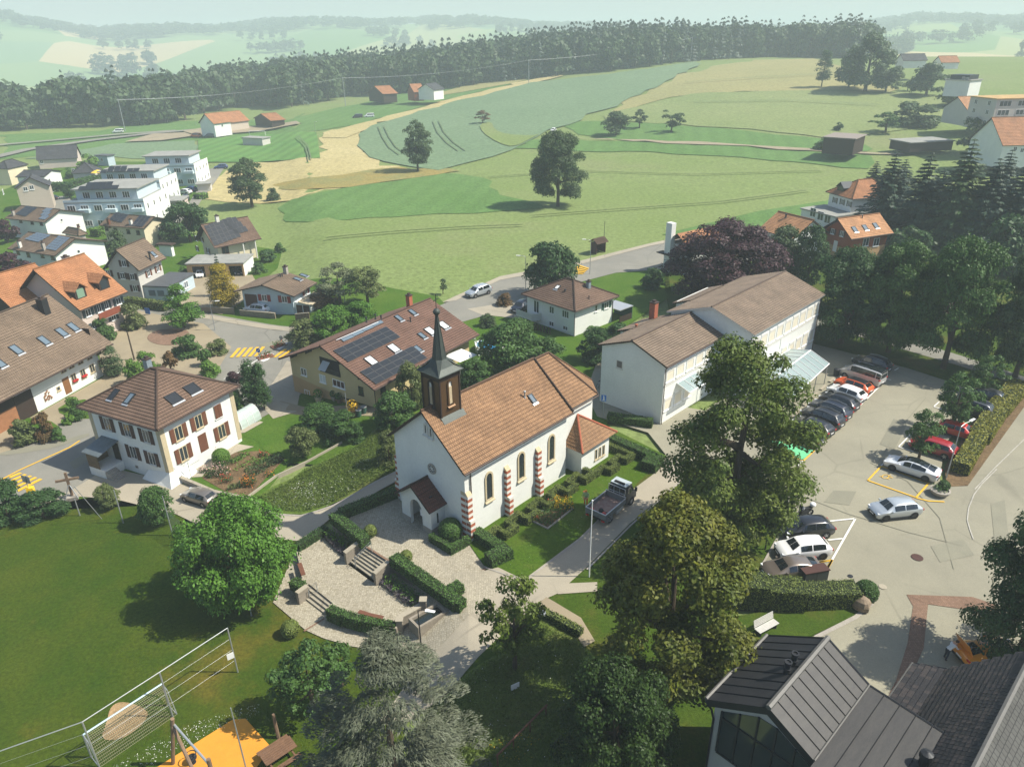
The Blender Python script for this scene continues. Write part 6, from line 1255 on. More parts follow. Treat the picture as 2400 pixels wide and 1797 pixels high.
for i,(bx,by,tp,wd,lb)in enumerate(((1984,992,890,84,'young plane tree beside the dark red car'),(2052,930,806,98,'young plane tree shading the dark cars'),(2125,858,768,80,'young plane tree at the far end of the car park'))):T('plane_tree',lb,bx,by,tp,wd,'sparse','mid','mid',group='young plane trees in the car park',seed=i)
T('corner_shrub','dark mixed shrubs at the left picture edge by the crossing',20,1120,1040,90,'bush','dark','mid',cat='shrub')
T('corner_shrub','wide clipped shrub row left of the wooden cross',95,1118,1062,110,'bush','dark','mid',cat='shrub',deep=.6)
T('corner_shrub','tuft of reeds by the lane',455,1140,1108,46,'bush','olive','small',cat='shrub')
# ---- forest
def fardots(L,leaf,name,kind='stuff',label=None):
 """L: list of (x, y, z, w, h, proto arrays)"""
 V4=[]
 for(x,y,z,w_,h_,arr)in L:
  a=RNG.uniform(0,6.28);c,s=math.cos(a),math.sin(a);q=arr.copy();X=q[...,0]*c-q[...,1]*s;Y=q[...,0]*s+q[...,1]*c
  q[...,0]=X*w_+x;q[...,1]=Y*w_+y;q[...,2]=q[...,2]*h_+z;V4 .append(q)
 o=link(name,quadmesh(name,np.concatenate(V4).astype(np.float32),leaf));o['kind']='stuff';return o
def arr(me):
 n=len(me.vertices);v=np.empty(n*3,np.float32);me.vertices.foreach_get('co',v);return v.reshape(-1,4,3)
DEC=[proto('dome','tiny',LF['wood'],s)for s in range(3)]+[proto('oval','tiny',LF['wood'],3)];DECF=[proto('dome','far',LF['wood'],s)for s in range(3)]
SPR=[conifer('spruce','tiny',LF['woodsp'],s)for s in range(3)];SPRF=[conifer('spruce','far',LF['woodsp'],s)for s in range(3)]
dA,sA,dfA,sfA=[arr(p[1])for p in DEC],[arr(p[1])for p in SPR],[arr(p[1])for p in DECF],[arr(p[1])for p in SPRF]
EDGE=[(-60,290),(0,285),(100,277),(200,275),(300,272),(400,262),(430,248),(520,232),(640,232),(760,207),(840,206),(930,198),(1050,181),(1140,173),(1240,161),(1340,152),(1420,142),(1500,133),(1600,126),(1690,123),(1770,125),(1840,127),(1900,120),(1960,115)]
def edge_at(u):
 for i in range(len(EDGE)-1):
  if EDGE[i][0]<=u<=EDGE[i+1][0]:f=(u-EDGE[i][0])/(EDGE[i+1][0]-EDGE[i][0]);return EDGE[i][1]+f*(EDGE[i+1][1]-EDGE[i][1])
 return EDGE[-1][1]
dec,spr=[],[];front=0
u=-55
while u<1960:
 p=V(u,edge_at(u));d=p.to_2d();sp=(u<1150 and RNG.random()<.12)or(u>=1150 and RNG.random()<.55)or(700<u<1150 and RNG.random()<.25)
 h=RNG.uniform(15,22)*(1.15 if sp else 1);wd=h*(.42 if sp else RNG.uniform(.65,.9))
 p=Vector((*(d+d.normalized()*RNG.uniform(0,5)),0));p.z=hgt(p.x,p.y)
 t=thing('forest_spruce' if sp else 'forest_tree','dark pointed spruce along the front edge of the wood' if sp else 'rounded broadleaf tree along the front edge of the wood','tree',p,RNG.uniform(0,6.28),'spruces at the edge of the wood' if sp else 'broadleaf trees at the edge of the wood');t.scale=(wd,wd,h)
 tr,cr=RNG.choice(SPRF if sp else DECF);link('trunk',tr,t);link('crown',cr,t)
 u+=wd*.62*pxm(p)/K
for _ in range(4600):
 u=RNG.uniform(-200,1965);p=V(max(u,-60),edge_at(max(u,-60))).to_2d();d0=p.length;dr=p.normalized()
 if u<-60:a=math.radians(-(36+(-60-u)*.03));dr=Vector((math.sin(a),math.cos(a)))
 lf=sst((760-u)/500);dep=130+640*lf*(1 if RNG.random()<.8 else .3);f=RNG.random();d=d0+9+dep*f
 x,y=dr*d;z=hgt(x,y);sp=RNG.random()<(.2 if u<700 else .55 if u>1150 else .4)
 h=RNG.uniform(11,22)*(1.3 if sp else 1);w_=h*(.42 if sp else RNG.uniform(.7,1.0))
 (spr if sp else dec).append((x,y,z,w_,h,RNG.choice((sfA if d<d0+45 else sA)if sp else(dfA if d<d0+45 else dA))))
for _ in range(3000):
 a=RNG.uniform(-.72,.72);k=RNG.random()
 if k<.6:d=RNG.uniform(2150,2900);
 else:j_=RNG.randrange(5);d=(1250,1400,1600,1750,1950)[j_]+60*math.sin(a*9+j_)+RNG.gauss(0,12)
 if k>=.6 and math.sin(a*(23+5*j_)+j_*2)<.35:continue
 x,y=d*math.sin(a),d*math.cos(a);dec.append((x,y,hgt(x,y),RNG.uniform(22,46)if k<.6 else RNG.uniform(12,22),RNG.uniform(15,24),RNG.choice(dA)))
o=fardots(dec,LF['wood'],'broadleaf_wood');o=fardots(spr,LF['woodsp'],'spruce_wood')
# ---- hedges
def hedge(name,label,boxes,leaf='box',dens=150,ls=.062,cat='hedge',group=None,zf=None):
 """boxes: (p0, p1, width, height, base z or None) runs of clipped hedge"""
 b0=boxes[0][0];z00=boxes[0][4]if boxes[0][4]is not None else hgt(b0[0],b0[1]);root=thing(name,label,cat,(b0[0],b0[1],z00),0,group)
 core=MB();P,N_=[],[]
 for(p0,p1,wd,h,zb)in boxes:
  p0,p1=Vector((p0[0],p0[1])),Vector((p1[0],p1[1]));d=(p1-p0);ln=d.length;d=d/max(ln,1e-6);n=Vector((-d.y,d.x));nseg=max(1,int(ln/3))if zb is None else 1
  for i in range(nseg):
   a,b=p0+d*ln*i/nseg,p0+d*ln*(i+1)/nseg;za=zb if zb is not None else hgt(a.x,a.y);zc=zb if zb is not None else hgt(b.x,b.y);i_=.05
   q=[a-n*(wd/2-i_),b-n*(wd/2-i_),b+n*(wd/2-i_),a+n*(wd/2-i_)];Zs=[za,zc,zc,za]
   core.prism([(v.x-b0[0],v.y-b0[1])for v in q],[z-z00-.1 for z in Zs],[z-z00+h-i_ for z in Zs])
   L_=(b-a).length
   for(area,kind)in((L_*wd,'t'),(L_*h,'l'),(L_*h,'r'),(wd*h,'e0'),(wd*h,'e1')):
    m=int(area*dens)
    if not m:continue
    s,t=NP.random(m),NP.random(m);
    if kind=='t':xy=np.outer(1-s,a)+np.outer(s,b)+np.outer((t-.5)*wd,n);z=za+(zc-za)*s+h;nn=(0,0,1)
    elif kind in 'lr':sg=1 if kind=='l' else-1;xy=np.outer(1-s,a)+np.outer(s,b)+np.outer(np.full(m,sg*wd/2),n);z=za+(zc-za)*s+h*t;nn=(n.x*sg,n.y*sg,0)
    else:e=a if kind=='e0' else b;sg=-1 if kind=='e0' else 1;xy=np.tile(np.array(e),(m,1))+np.outer((s-.5)*wd,n);z=(za if kind=='e0' else zc)+h*t;nn=(d.x*sg,d.y*sg,0)
    p=np.column_stack([xy[:,0]-b0[0],xy[:,1]-b0[1],z-z00])+NP.normal(size=(m,3))*.022;P.append(p);N_.append(np.tile(nn,(m,1))+NP.normal(size=(m,3))*.45)
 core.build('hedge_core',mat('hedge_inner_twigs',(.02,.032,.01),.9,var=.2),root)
 P,N_=np.concatenate(P),np.concatenate(N_);link('foliage',leafmesh('foliage',P,N_,ls*NP.uniform(.6,1.3,len(P)),.65,LF[leaf]),root);return root
def ball(name,label,p,r,leaf='box',h=None,cat='topiary',group=None,n=None):
 t=thing(name,label,cat,p,0,group);m=int((n or 900)*r*r*4);d=rdir(m);d[:,2]=np.where(d[:,2]<-.6,-d[:,2],d[:,2]);h=h or r
 P=d*np.array([r,r,h])*NP.uniform(.94,1.04,(m,1))+np.array([0,0,h*.85]);link('foliage',leafmesh('foliage',P,d+NP.normal(size=(m,3))*.4,.065*NP.uniform(.6,1.3,m),.65,LF[leaf]),t)
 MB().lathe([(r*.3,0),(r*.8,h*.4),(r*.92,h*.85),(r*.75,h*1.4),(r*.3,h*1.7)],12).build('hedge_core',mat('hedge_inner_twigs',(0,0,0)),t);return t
q6=Z(600,1150,3.68);c7=Z(1050,1050,3.68);c8=Z(1700,1100,3.16);c10=Z(1800,750,3.68);c9=Z(900,400,3.68);c12=Z(1600,1400,2.765);g4=Z(0,1050,3.68);g5=Z(0,1400,3.16)
def Q(z,*xy):return[G(*q6(xy[i],xy[i+1]),z)for i in range(0,len(xy),2)]
WALLC=mat('stone_wall_concrete',(.27,.235,.185),.9,col2=(.18,.155,.12),scale=1.0,bump=.3)
MZ,LZ=-1.1,-1.75
def terrace(name,pts,ztop,zbot):
 b=MB();P=[(p.x,p.y)for p in pts]
 if sum(P[i][0]*P[(i+1)%len(P)][1]-P[(i+1)%len(P)][0]*P[i][1]for i in range(len(P)))<0:P=P[::-1]
 b.prism(P,zbot,ztop,0,1);return b.build(name,[WALLC,COBB],kind='structure')
terrace('church_terrace',Q(0,640,175,905,455,1140,600,1165,605,1590,905,1755,1020,1818,870,1830,785,1985,665,2000,560,1850,420,1850,300,1520,200,1250,100,1235,-20,1150,0),0.0,-2.4)
terrace('middle_terrace',Q(MZ,345,500,590,400,640,330,900,480,1140,640,1560,960,1440,1065,1240,1175,1215,1190,1060,1165,900,1135,735,1085,610,1010,660,965,455,800,335,880,390,705),MZ,-2.4)
def stairs(name,label,TL,TR,BL,BR,z1,z0,n):
 t=thing(name,label,'stairs',TL,0);TL,TR,BL,BR=[Vector(p).to_2d()-Vector(TL).to_2d()for p in(TL,TR,BL,BR)]
 for i in range(n):
  a,b=i/n,(i+1)/n;z=z1-(z1-z0)*(i+1)/n-z1;q=[TL.lerp(BL,a),TL.lerp(BL,b),TR.lerp(BR,b),TR.lerp(BR,a)]
  MB().prism([tuple(v)for v in q],-2.3,z+.0).build('step',CONCP,t)
  f=TL.lerp(BL,b);g=TR.lerp(BR,b);dn=(BL-TL).normalized()*.002
 return t
st=stairs('stone_steps','upper flight of stone steps with two handrails leading to the church square',*Q(0,905,455,1140,600),*Q(MZ,770,615,1008,790),0,MZ,7)
st2=stairs('stone_steps','lower short flight of stone steps down to the cobbled walk',*Q(MZ,452,802,660,962),*Q(LZ,345,912,570,1085),MZ,LZ,4)
def rail(root,A_,B_,off):
 o=Vector(root.location);a,b=Vector(A_)-o,Vector(B_)-o
 for k in(-1,1):
  d=Vector(((b-a).y,-(b-a).x,0)).normalized()*off*k;u,v=Vector((0,0,.9)),d
  MB().tube([a+v,a+v+u,b+v+u,b+v],.025,6).build('handrail',M_METAL,root)
rail(st,Q(0,1000,520)[0],Q(MZ,860,660)[0],.12);rail(st2,Q(MZ,530,865)[0],Q(LZ,465,930)[0],.1)
def wall(name,label,pts,w_,h,z0=None,cap=True,cat='wall',m=None,hs=None):
 """pts: world points of the wall line"""
 p0=Vector(pts[0]);zb=p0 .z if z0 is None else z0;t=thing(name,label,cat,(p0 .x,p0 .y,zb));P=[Vector(p).to_2d()-p0 .to_2d()for p in pts];hs=hs or[h]*len(P)
 for i in range(len(P)-1):
  d=(P[i+1]-P[i]).normalized();n=Vector((-d.y,d.x));a,b=P[i],P[i+1];q=[a-n*w_/2,b-n*w_/2,b+n*w_/2,a+n*w_/2];za=0 if z0 is not None else pts[i][2]-zb;zc=0 if z0 is not None else pts[i+1][2]-zb
  MB().prism([tuple(v)for v in q],-.6,[za+hs[i],zc+hs[i+1],zc+hs[i+1],za+hs[i]]).build('wall_section',m or WALLC,t)
  if cap:
   q=[a-n*(w_/2+.05),b-n*(w_/2+.05),b+n*(w_/2+.05),a+n*(w_/2+.05)]
   MB().prism([tuple(v)for v in q],[za+hs[i]+.003,zc+hs[i+1]+.003,zc+hs[i+1]+.003,za+hs[i]+.003],[za+hs[i]+.09,zc+hs[i+1]+.09,zc+hs[i+1]+.09,za+hs[i]+.09]).build('coping',CONCP,t)
 return t
wall('stair_wall','low concrete wall on the left of the upper steps',Q(.3,760,512,890,440),.3,1.45,-1.1,hs=[1.1,1.4]);wall('stair_wall','low concrete wall on the right of the upper steps',Q(.3,1015,690,1140,610),.3,1.4,-1.1,hs=[1.1,1.4])
wall('curved_wall','curved low wall in front of the long trimmed hedge',Q(-.65,735,1062,900,1110,1060,1142,1215,1165),.28,.45,-1.75,hs=[1.1,1.05,1.0,.95]);wall('curved_wall','short wall between pillar and stone fountain',Q(-.3,1235,1090,1350,1030,1420,985),.35,.9,-1.75,hs=[1.45,1.45,1.45])
wall('stair_wall','low wall at the left of the lower steps under the maple',Q(-.6,350,880,440,815),.3,1.1,-1.75)
for px,z,lb in(((1235,1100),-.2,'stone pillar at the end of the curved wall'),((1600,850),.55,'stone pillar behind the fountain'),((1440,930),.3,'stone pillar left of the fountain')):
 p=G(*q6(*px),z);t=thing('stone_pillar',lb,'pillar',(p.x,p.y,-1.8));MB().b2((-.22,-.22,0),(.22,.22,1.8+z-.1)).build('shaft',WALLC,t);MB().b2((-.28,-.28,1.8+z-.097),(.28,.28,1.8+z)).build('coping',CONCP,t)
fo=thing('stone_fountain','rectangular stone fountain trough beside the hedge','fountain',G(*q6(1490,1135)),math.radians(40));fw,fd=2.6,1.3
for lo,hi in(((-fw/2,-fd/2,-.3),(fw/2,-fd/2+.18,.75)),((-fw/2,fd/2-.18,-.3),(fw/2,fd/2,.75)),((-fw/2,-fd/2+.181,-.3),(-fw/2+.18,fd/2-.181,.75)),((fw/2-.18,-fd/2+.181,-.3),(fw/2,fd/2-.181,.75))):MB().b2(lo,hi).build('trough_side',WALLC,fo)
MB().b2((-fw/2+.17,-fd/2+.17,.3),(fw/2-.17,fd/2-.17,.5)).build('water',mat('dark_water',(.012,.018,.016),.05,var=0,spec=.8),fo)
for pts,lb in((Q(-.65,885,1035,990,1068,1095,1090),'front'),(Q(-.4,370,600,405,700),'maple')):
 p=pts[0];t=thing('long_bench',{'front':'narrow reddish wooden bench behind the curved hedge','maple':'reddish wooden bench beside the globe maple'}[lb],'bench',(p.x,p.y,MZ))
 for i in range(len(pts)-1):a,b=pts[i]-p,pts[i+1]-p;d=b-a;MB().box(((a.x+b.x)/2,(a.y+b.y)/2,.42),(d.to_2d().length,.35,.06),0,math.atan2(d.y,d.x)).build('seat',M_BROWN,t);MB().box(((a.x+b.x)/2,(a.y+b.y)/2,.19),(.1,.3,.4),0,math.atan2(d.y,d.x)).build('leg',WALLC,t)
for nm,pts,w_ in(('paving_edge',Q(0,905,452,1142,600),.18),('paving_edge',Q(0,1815,790,1975,668),.2)):
 d=pts[1]-pts[0];MB().box((pts[0]+pts[1])/2+Vector((0,0,.0)),(d.length,w_,.03),0,math.atan2(d.y,d.x)).build(nm,BRICKP,kind='structure')
strip('paving_edge',PP(*q6(415,1217),*q6(590,1108)),.16,BRICKP,9)
# ---- hedges
def HB(z,px,wd,h,zb):a,b=G(*px[0],z),G(*px[1],z);return(a,b,wd,h,zb)
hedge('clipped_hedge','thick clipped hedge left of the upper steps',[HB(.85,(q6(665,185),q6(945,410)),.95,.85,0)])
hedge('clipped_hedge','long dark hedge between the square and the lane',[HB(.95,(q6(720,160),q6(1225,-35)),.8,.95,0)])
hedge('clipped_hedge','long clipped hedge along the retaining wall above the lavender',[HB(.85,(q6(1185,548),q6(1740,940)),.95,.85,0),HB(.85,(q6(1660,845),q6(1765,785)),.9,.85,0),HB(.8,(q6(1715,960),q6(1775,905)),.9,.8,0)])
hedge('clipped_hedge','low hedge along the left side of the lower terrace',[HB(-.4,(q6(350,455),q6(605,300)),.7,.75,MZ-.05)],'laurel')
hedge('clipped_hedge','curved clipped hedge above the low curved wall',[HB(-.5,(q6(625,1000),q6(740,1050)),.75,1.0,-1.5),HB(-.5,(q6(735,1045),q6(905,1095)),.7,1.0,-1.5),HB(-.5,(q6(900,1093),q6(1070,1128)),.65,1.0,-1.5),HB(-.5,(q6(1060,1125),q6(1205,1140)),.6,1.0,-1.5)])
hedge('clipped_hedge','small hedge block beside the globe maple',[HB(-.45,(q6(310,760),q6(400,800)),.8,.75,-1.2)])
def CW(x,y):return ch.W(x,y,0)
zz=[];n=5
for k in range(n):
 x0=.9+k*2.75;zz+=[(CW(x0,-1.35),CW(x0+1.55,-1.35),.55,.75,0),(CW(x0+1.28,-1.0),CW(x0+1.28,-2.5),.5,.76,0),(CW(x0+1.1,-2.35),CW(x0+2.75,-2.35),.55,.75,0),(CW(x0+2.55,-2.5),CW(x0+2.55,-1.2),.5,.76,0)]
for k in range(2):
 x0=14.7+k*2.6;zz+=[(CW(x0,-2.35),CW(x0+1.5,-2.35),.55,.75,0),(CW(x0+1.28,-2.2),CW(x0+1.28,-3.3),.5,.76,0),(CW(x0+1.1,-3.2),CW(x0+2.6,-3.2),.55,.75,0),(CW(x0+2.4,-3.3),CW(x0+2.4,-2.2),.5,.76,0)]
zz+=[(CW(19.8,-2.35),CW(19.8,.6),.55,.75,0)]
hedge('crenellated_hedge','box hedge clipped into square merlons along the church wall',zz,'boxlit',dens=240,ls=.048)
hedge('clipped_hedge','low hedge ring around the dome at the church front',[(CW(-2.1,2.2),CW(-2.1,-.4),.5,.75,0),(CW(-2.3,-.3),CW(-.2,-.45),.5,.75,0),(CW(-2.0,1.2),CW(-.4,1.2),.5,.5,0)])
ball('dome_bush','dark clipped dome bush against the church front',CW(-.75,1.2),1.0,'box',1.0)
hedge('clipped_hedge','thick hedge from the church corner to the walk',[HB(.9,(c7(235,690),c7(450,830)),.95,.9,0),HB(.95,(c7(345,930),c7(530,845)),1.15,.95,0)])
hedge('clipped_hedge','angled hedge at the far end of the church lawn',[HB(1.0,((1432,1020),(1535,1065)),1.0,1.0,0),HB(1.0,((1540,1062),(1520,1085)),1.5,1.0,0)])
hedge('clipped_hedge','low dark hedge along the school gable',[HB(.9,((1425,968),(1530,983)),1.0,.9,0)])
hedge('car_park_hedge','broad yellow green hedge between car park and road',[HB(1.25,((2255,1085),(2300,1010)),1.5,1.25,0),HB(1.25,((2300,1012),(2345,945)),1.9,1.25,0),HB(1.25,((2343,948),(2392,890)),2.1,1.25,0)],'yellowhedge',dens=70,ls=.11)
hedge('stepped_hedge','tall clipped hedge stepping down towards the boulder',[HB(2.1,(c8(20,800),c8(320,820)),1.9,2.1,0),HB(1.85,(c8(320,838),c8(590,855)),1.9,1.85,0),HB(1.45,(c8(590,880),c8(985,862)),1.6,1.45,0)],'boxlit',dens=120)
ball('box_ball','rounded bush at the end of the stepped hedge',G(*c8(1030,960),0),.85,'mid')
hedge('meadow_hedge','thin hedge between gravel path and rough meadow',[HB(.6,(c7(800,1375),c7(1000,1480)),.6,.6,0),HB(.6,(c7(990,1475),c7(1150,1560)),.6,.6,0)],'boxlit')
hedge('street_hedge','olive hedge beside the orange farmhouse',[(V(275,660),V(362,672),1.2,1.5,None)],'boxlit',dens=40,ls=.13);hedge('street_hedge','bright low hedge between the apartment blocks',[(V(425,432),V(445,428),2.5,1.5,None)],'fresh',dens=10,ls=.3)
hedge('garden_hedge','dark hedges between the far left houses and the apartments',[(V(92,415),V(150,412),3,2.4,None),(V(150,412),V(215,395),3,2.4,None)],'mid',dens=10,ls=.3);hedge('garden_hedge','light green hedge below the blue apartment block',[(V(205,512),V(255,500),3,1.8,None)],'fresh',dens=12,ls=.28)
for px,z,r,lb,lf in(((990,350),.0,.55,'small box ball at the end of the left hedge','boxlit'),((1298,565),0,.5,'small box ball beside the long hedge','boxlit')):ball('box_ball',lb,G(*q6(px[0],px[1]+35),z),r,lf)
ball('box_ball','single clipped box ball on the lawn below the steps',G(*q6(305,1240)),.68,'boxlit');ball('box_ball','box ball in the shade beside the blooming lime',G(*c12(382,350)),.7,'mid')
# ---- flower beds, rough grass, vegetables
def tufts(name,poly,n,size,leaf,hgt_=.3,zf=None,flat=.25,kind='stuff',parent=None):
 xs,ys=[p[0]for p in poly],[p[1]for p in poly];x,y=NP.uniform(min(xs),max(xs),n*3),NP.uniform(min(ys),max(ys),n*3);ok=inpoly(x,y,poly);x,y=x[ok][:n],y[ok][:n]
 z=np.array([(zf if zf is not None else hgt(a,b))for a,b in zip(x,y)])+NP.uniform(.02,hgt_,len(x));o=Vector((0,0,0))if parent is None else parent.location
 P=np.column_stack([x-o[0],y-o[1],z-o[2]]);me=leafmesh(name,P,NP.normal(size=(len(x),3))*.9+np.array([0,0,flat]),size*NP.uniform(.6,1.4,len(x)),.17 if 'grass' in name else .4,leaf);q=link(name,me,parent);
 if kind:q['kind']=kind
 return q
L_MEAD=leafmat('leaf_meadow_grass',(.12,.17,.03),(.085,.13,.022));L_WHITE=leafmat('petal_white',(.75,.75,.68),(.65,.66,.55));L_YEL=leafmat('petal_yellow',(.75,.48,.02),(.65,.38,.02));L_RED=leafmat('petal_red',(.55,.06,.03),(.45,.10,.03));L_ORG=leafmat('petal_orange',(.65,.24,.03),(.6,.15,.03));L_PINK=leafmat('petal_pink',(.6,.30,.28),(.6,.5,.42))
MD=VP(855,1018,720,1086,655,1106,605,1104,550,1083,660,1018,780,962,830,912,870,925)
tufts('meadow_grass',MD,16000,.15,L_MEAD,.4);
for cx,cy,n in((655,1062,260),(690,1080,160),(740,1050,120),(620,1085,90),(780,1010,80)):
 c=V(cx,cy);tufts('white_meadow_flowers',[(c.x-1.4,c.y-1.2),(c.x+1.4,c.y-1.2),(c.x+1.4,c.y+1.2),(c.x-1.4,c.y+1.2)],n,.06,L_WHITE,.45)
MD2=VP(970,1500,1090,1412,1165,1345,1260,1395,1295,1480,1240,1690,860,1690)
tufts('meadow_grass',MD2,14000,.14,L_MEAD,.4);tufts('white_meadow_flowers',MD2,160,.05,L_WHITE,.45);tufts('yellow_meadow_flowers',VP(1060,1590,1170,1590,1150,1650,1050,1650),120,.05,L_YEL,.4)
tufts('daisies',VP(240,1655,420,1560,560,1520,560,1545,420,1600,330,1655),500,.045,L_WHITE,.06)
tufts('lawn_grass',VP(1010,1160,1328,940,1432,985,1250,1158,1132,1248,1050,1218),16000,.055,LF['mid'],.05);tufts('daisies',VP(1010,1160,1328,940,1432,985,1250,1158,1132,1248,1050,1218),500,.03,L_WHITE,.06)
fbd=thing('flower_bed','stone edged flower bed with yellow lilies on the church lawn','flower bed',G(*c7(890,620),0));o=fbd.location;P=[G(*c7(*p),0)for p in((705,625),(860,700),(1080,525),(940,480),(780,570))]
MB().prism([(p.x-o.x,p.y-o.y)for p in P],-.05,.08).build('soil',SOIL,fbd)
for i in range(5):a,b=P[i]-o,P[(i+1)%5]-o;d=b-a;MB().box(((a.x+b.x)/2,(a.y+b.y)/2,.08),(d.length,.12,.18),0,math.atan2(d.y,d.x)).build('edging',M_CONC,fbd)
tufts('bed_foliage',P,900,.10,LF['mid'],.55,0,parent=fbd);
for(px,n,lf,hh,r)in(((1000,485),420,L_YEL,1.0,.85),((750,590),60,L_RED,.5,.4),((890,480),30,L_RED,.8,.3)):
 c=G(*c7(*px),.4);tufts('flowers',[(c.x-r,c.y-r*.7),(c.x+r,c.y-r*.7),(c.x+r,c.y+r*.7),(c.x-r,c.y+r*.7)],n,.07,lf,hh,0.1,parent=fbd)
 tufts('stems',[(c.x-r,c.y-r*.7),(c.x+r,c.y-r*.7),(c.x+r,c.y+r*.7),(c.x-r,c.y+r*.7)],n,.09,LF['mid'],hh*.8,0.0,parent=fbd)
for pts,lb in((Q(MZ,1055,800,1150,760,1440,960,1400,1010,1280,980),'lavender bed under the retaining wall right of the upper steps'),(Q(MZ,590,420,640,370,880,500,760,580,690,520),'lavender bed under the retaining wall left of the upper steps')):
 t=thing('lavender_bed',lb,'flower bed',(pts[0].x,pts[0].y,MZ));tufts('lavender',pts,1500,.10,LF['purple'],.45,MZ,parent=t);P2=[pts[0].lerp(p,.8)for p in pts]
 for k in range(4):
  c=pts[1].lerp(pts[2 if len(pts)>4 else 1],k/4+.1);tufts('green_clump',[(c.x-.5,c.y-.9),(c.x+.5,c.y-.9),(c.x+.5,c.y+.1),(c.x-.5,c.y+.1)],160,.11,LF['fresh'],.7,MZ,parent=t)
drape('vegetable_plot',PP(*c4(1190,1180),*c4(1300,1060),*c4(1450,960),*c4(1700,945),*c4(1910,1010),*c4(1750,1170),*c4(1590,1350),*c4(1380,1290)),SOIL,4)
drape('terrace_paving',PP(*c4(1010,1180),*c4(960,1080),*c4(1090,1010),*c4(1290,940),*c4(1460,880),*c4(1640,910),*c4(1480,960),*c4(1300,1060),*c4(1190,1170)),CONCP,5)
drape('garden_lawn',PP(*c4(1500,810),*c4(1750,760),*c4(1960,700),*c4(2080,750),*c4(2400,900),*c4(2300,1000),*c4(2090,1000),*c4(1900,1000),*c4(1690,930),*c4(1690,860)),GR_GARD,4,smooth=1);drape('garden_path',PP(*c4(1470,770),*c4(1690,690),*c4(1720,700),*c4(1560,790),*c4(1480,800)),CONCP,6)
k=0
for(x0,y0,x1,y1,lf,n)in((1330,1100,1560,980,'mid',240),(1450,1060,1600,970,'fresh',160),(1480,1120,1660,1010,'fresh',140),(1560,1130,1750,1020,'mid',200),(1600,1180,1890,1020,'field',900),(1650,1060,1800,1000,'fresh',150),(1420,1280,1520,1250,'olive',200),(1230,1180,1300,1140,'mid',100)):
 a,b=G(*c4(x0,y0)),G(*c4(x1,y1));t=thing('vegetable_row',('leafy row nearest the terrace','pale leafy row second from the terrace','bright lettuce row in the middle of the plot','long row of beans beside the lettuce','tall berry hedge at the plot edge','short lettuce patch near the lawn','grey herbs by the lane wall','shrub by the clothes line')[k],'vegetables',a,group='rows in the vegetable garden');k+=1
 d=(b-a);nrm=Vector((-d.y,d.x,0)).normalized()*.35;tufts('plants',[tuple((a-nrm)[:2]),tuple((b-nrm)[:2]),tuple((b+nrm)[:2]),tuple((a+nrm)[:2])],n,.12,LF[lf],1.1 if n>500 else .45,parent=t)
for px,lf,n,r,lb in(((1350,1150),L_PINK,260,.9,'pink and cream rose bush beside the terrace'),((1590,1240),L_ORG,220,.7,'orange flowers at the corner of the vegetable plot'),((1215,1125),L_PINK,90,.45,'small pink rose bush by the house corner'),((1400,1210),L_RED,70,.6,'red flowers under the rose bush'),((1780,1160),L_ORG,40,.5,'few orange flowers by the fence'),((1720,990),L_RED,70,.5,'red leaved patch in the plot')):
 c=G(*c4(*px));t=thing('flower_bush',lb,'flowers',c);pl=[(c.x-r,c.y-r*.8),(c.x+r,c.y-r*.8),(c.x+r,c.y+r*.8),(c.x-r,c.y+r*.8)];tufts('leaves',pl,n*2,.1,LF['dark'],r*1.1,parent=t);tufts('petals',pl,n,.08,lf,r*1.5,parent=t)
ball('garden_bush','bright round bush at the edge of the terrace',G(*c4(1365,1050)),.9,'fresh',cat='shrub')
for px,lb in(((1325,935),'long flower trough with red flowers on the terrace'),):
 t=thing('flower_trough',lb,'planter',G(*c4(*px)),wh.a);MB().b2((-1.6,-.35,0),(1.9,.35,.7)).build('trough',M_CONC,t);tufts('petals',[(t.location.x-1.2,t.location.y-1.3),(t.location.x+.9,t.location.y-.3),(t.location.x+1.2,t.location.y+1.2),(t.location.x-.4,t.location.y+.3)],120,.1,L_RED,.5,t.location.z+.7,parent=t)
gr_=thing('greenhouse','small polytunnel greenhouse behind the white house','greenhouse',G(*c4(1560,700)),wh.a);n=10;arcp=[(1.1*math.cos(math.pi*k/n),1.75*math.sin(math.pi*k/n))for k in range(n+1)]
M_POLY=mat('polytunnel_film',(.42,.50,.46),.35,var=.1,scale=3)
g=MB();g.add([(-1.5,x,z)for x,z in arcp]+[(1.5,x,z)for x,z in arcp],[(i,i+1,n+2+i,n+1+i)for i in range(n)]+[tuple(range(n,-1,-1)),tuple(range(n+1,2*n+2))]);g.build('film',M_POLY,gr_)
for x in(-1.5,-.5,.5,1.5):MB().tube([(x,a*1.01,b*1.01)for a,b in arcp],.03,5).build('hoop',M_FRAME,gr_)
wall('garden_wall','low concrete wall between the lane and the vegetable plot',PP(*c4(1010,1205),*c4(1300,1330),*c4(1560,1385),*c4(1700,1445)),.25,.5,cat='wall',m=M_CONC);wall('garden_kerb','pale kerb between vegetable plot and rough meadow',PP(*c4(1575,1360),*c4(1830,1170),*c4(2090,1050),*c4(2400,880)),.15,.25,cap=False,m=CONCP)
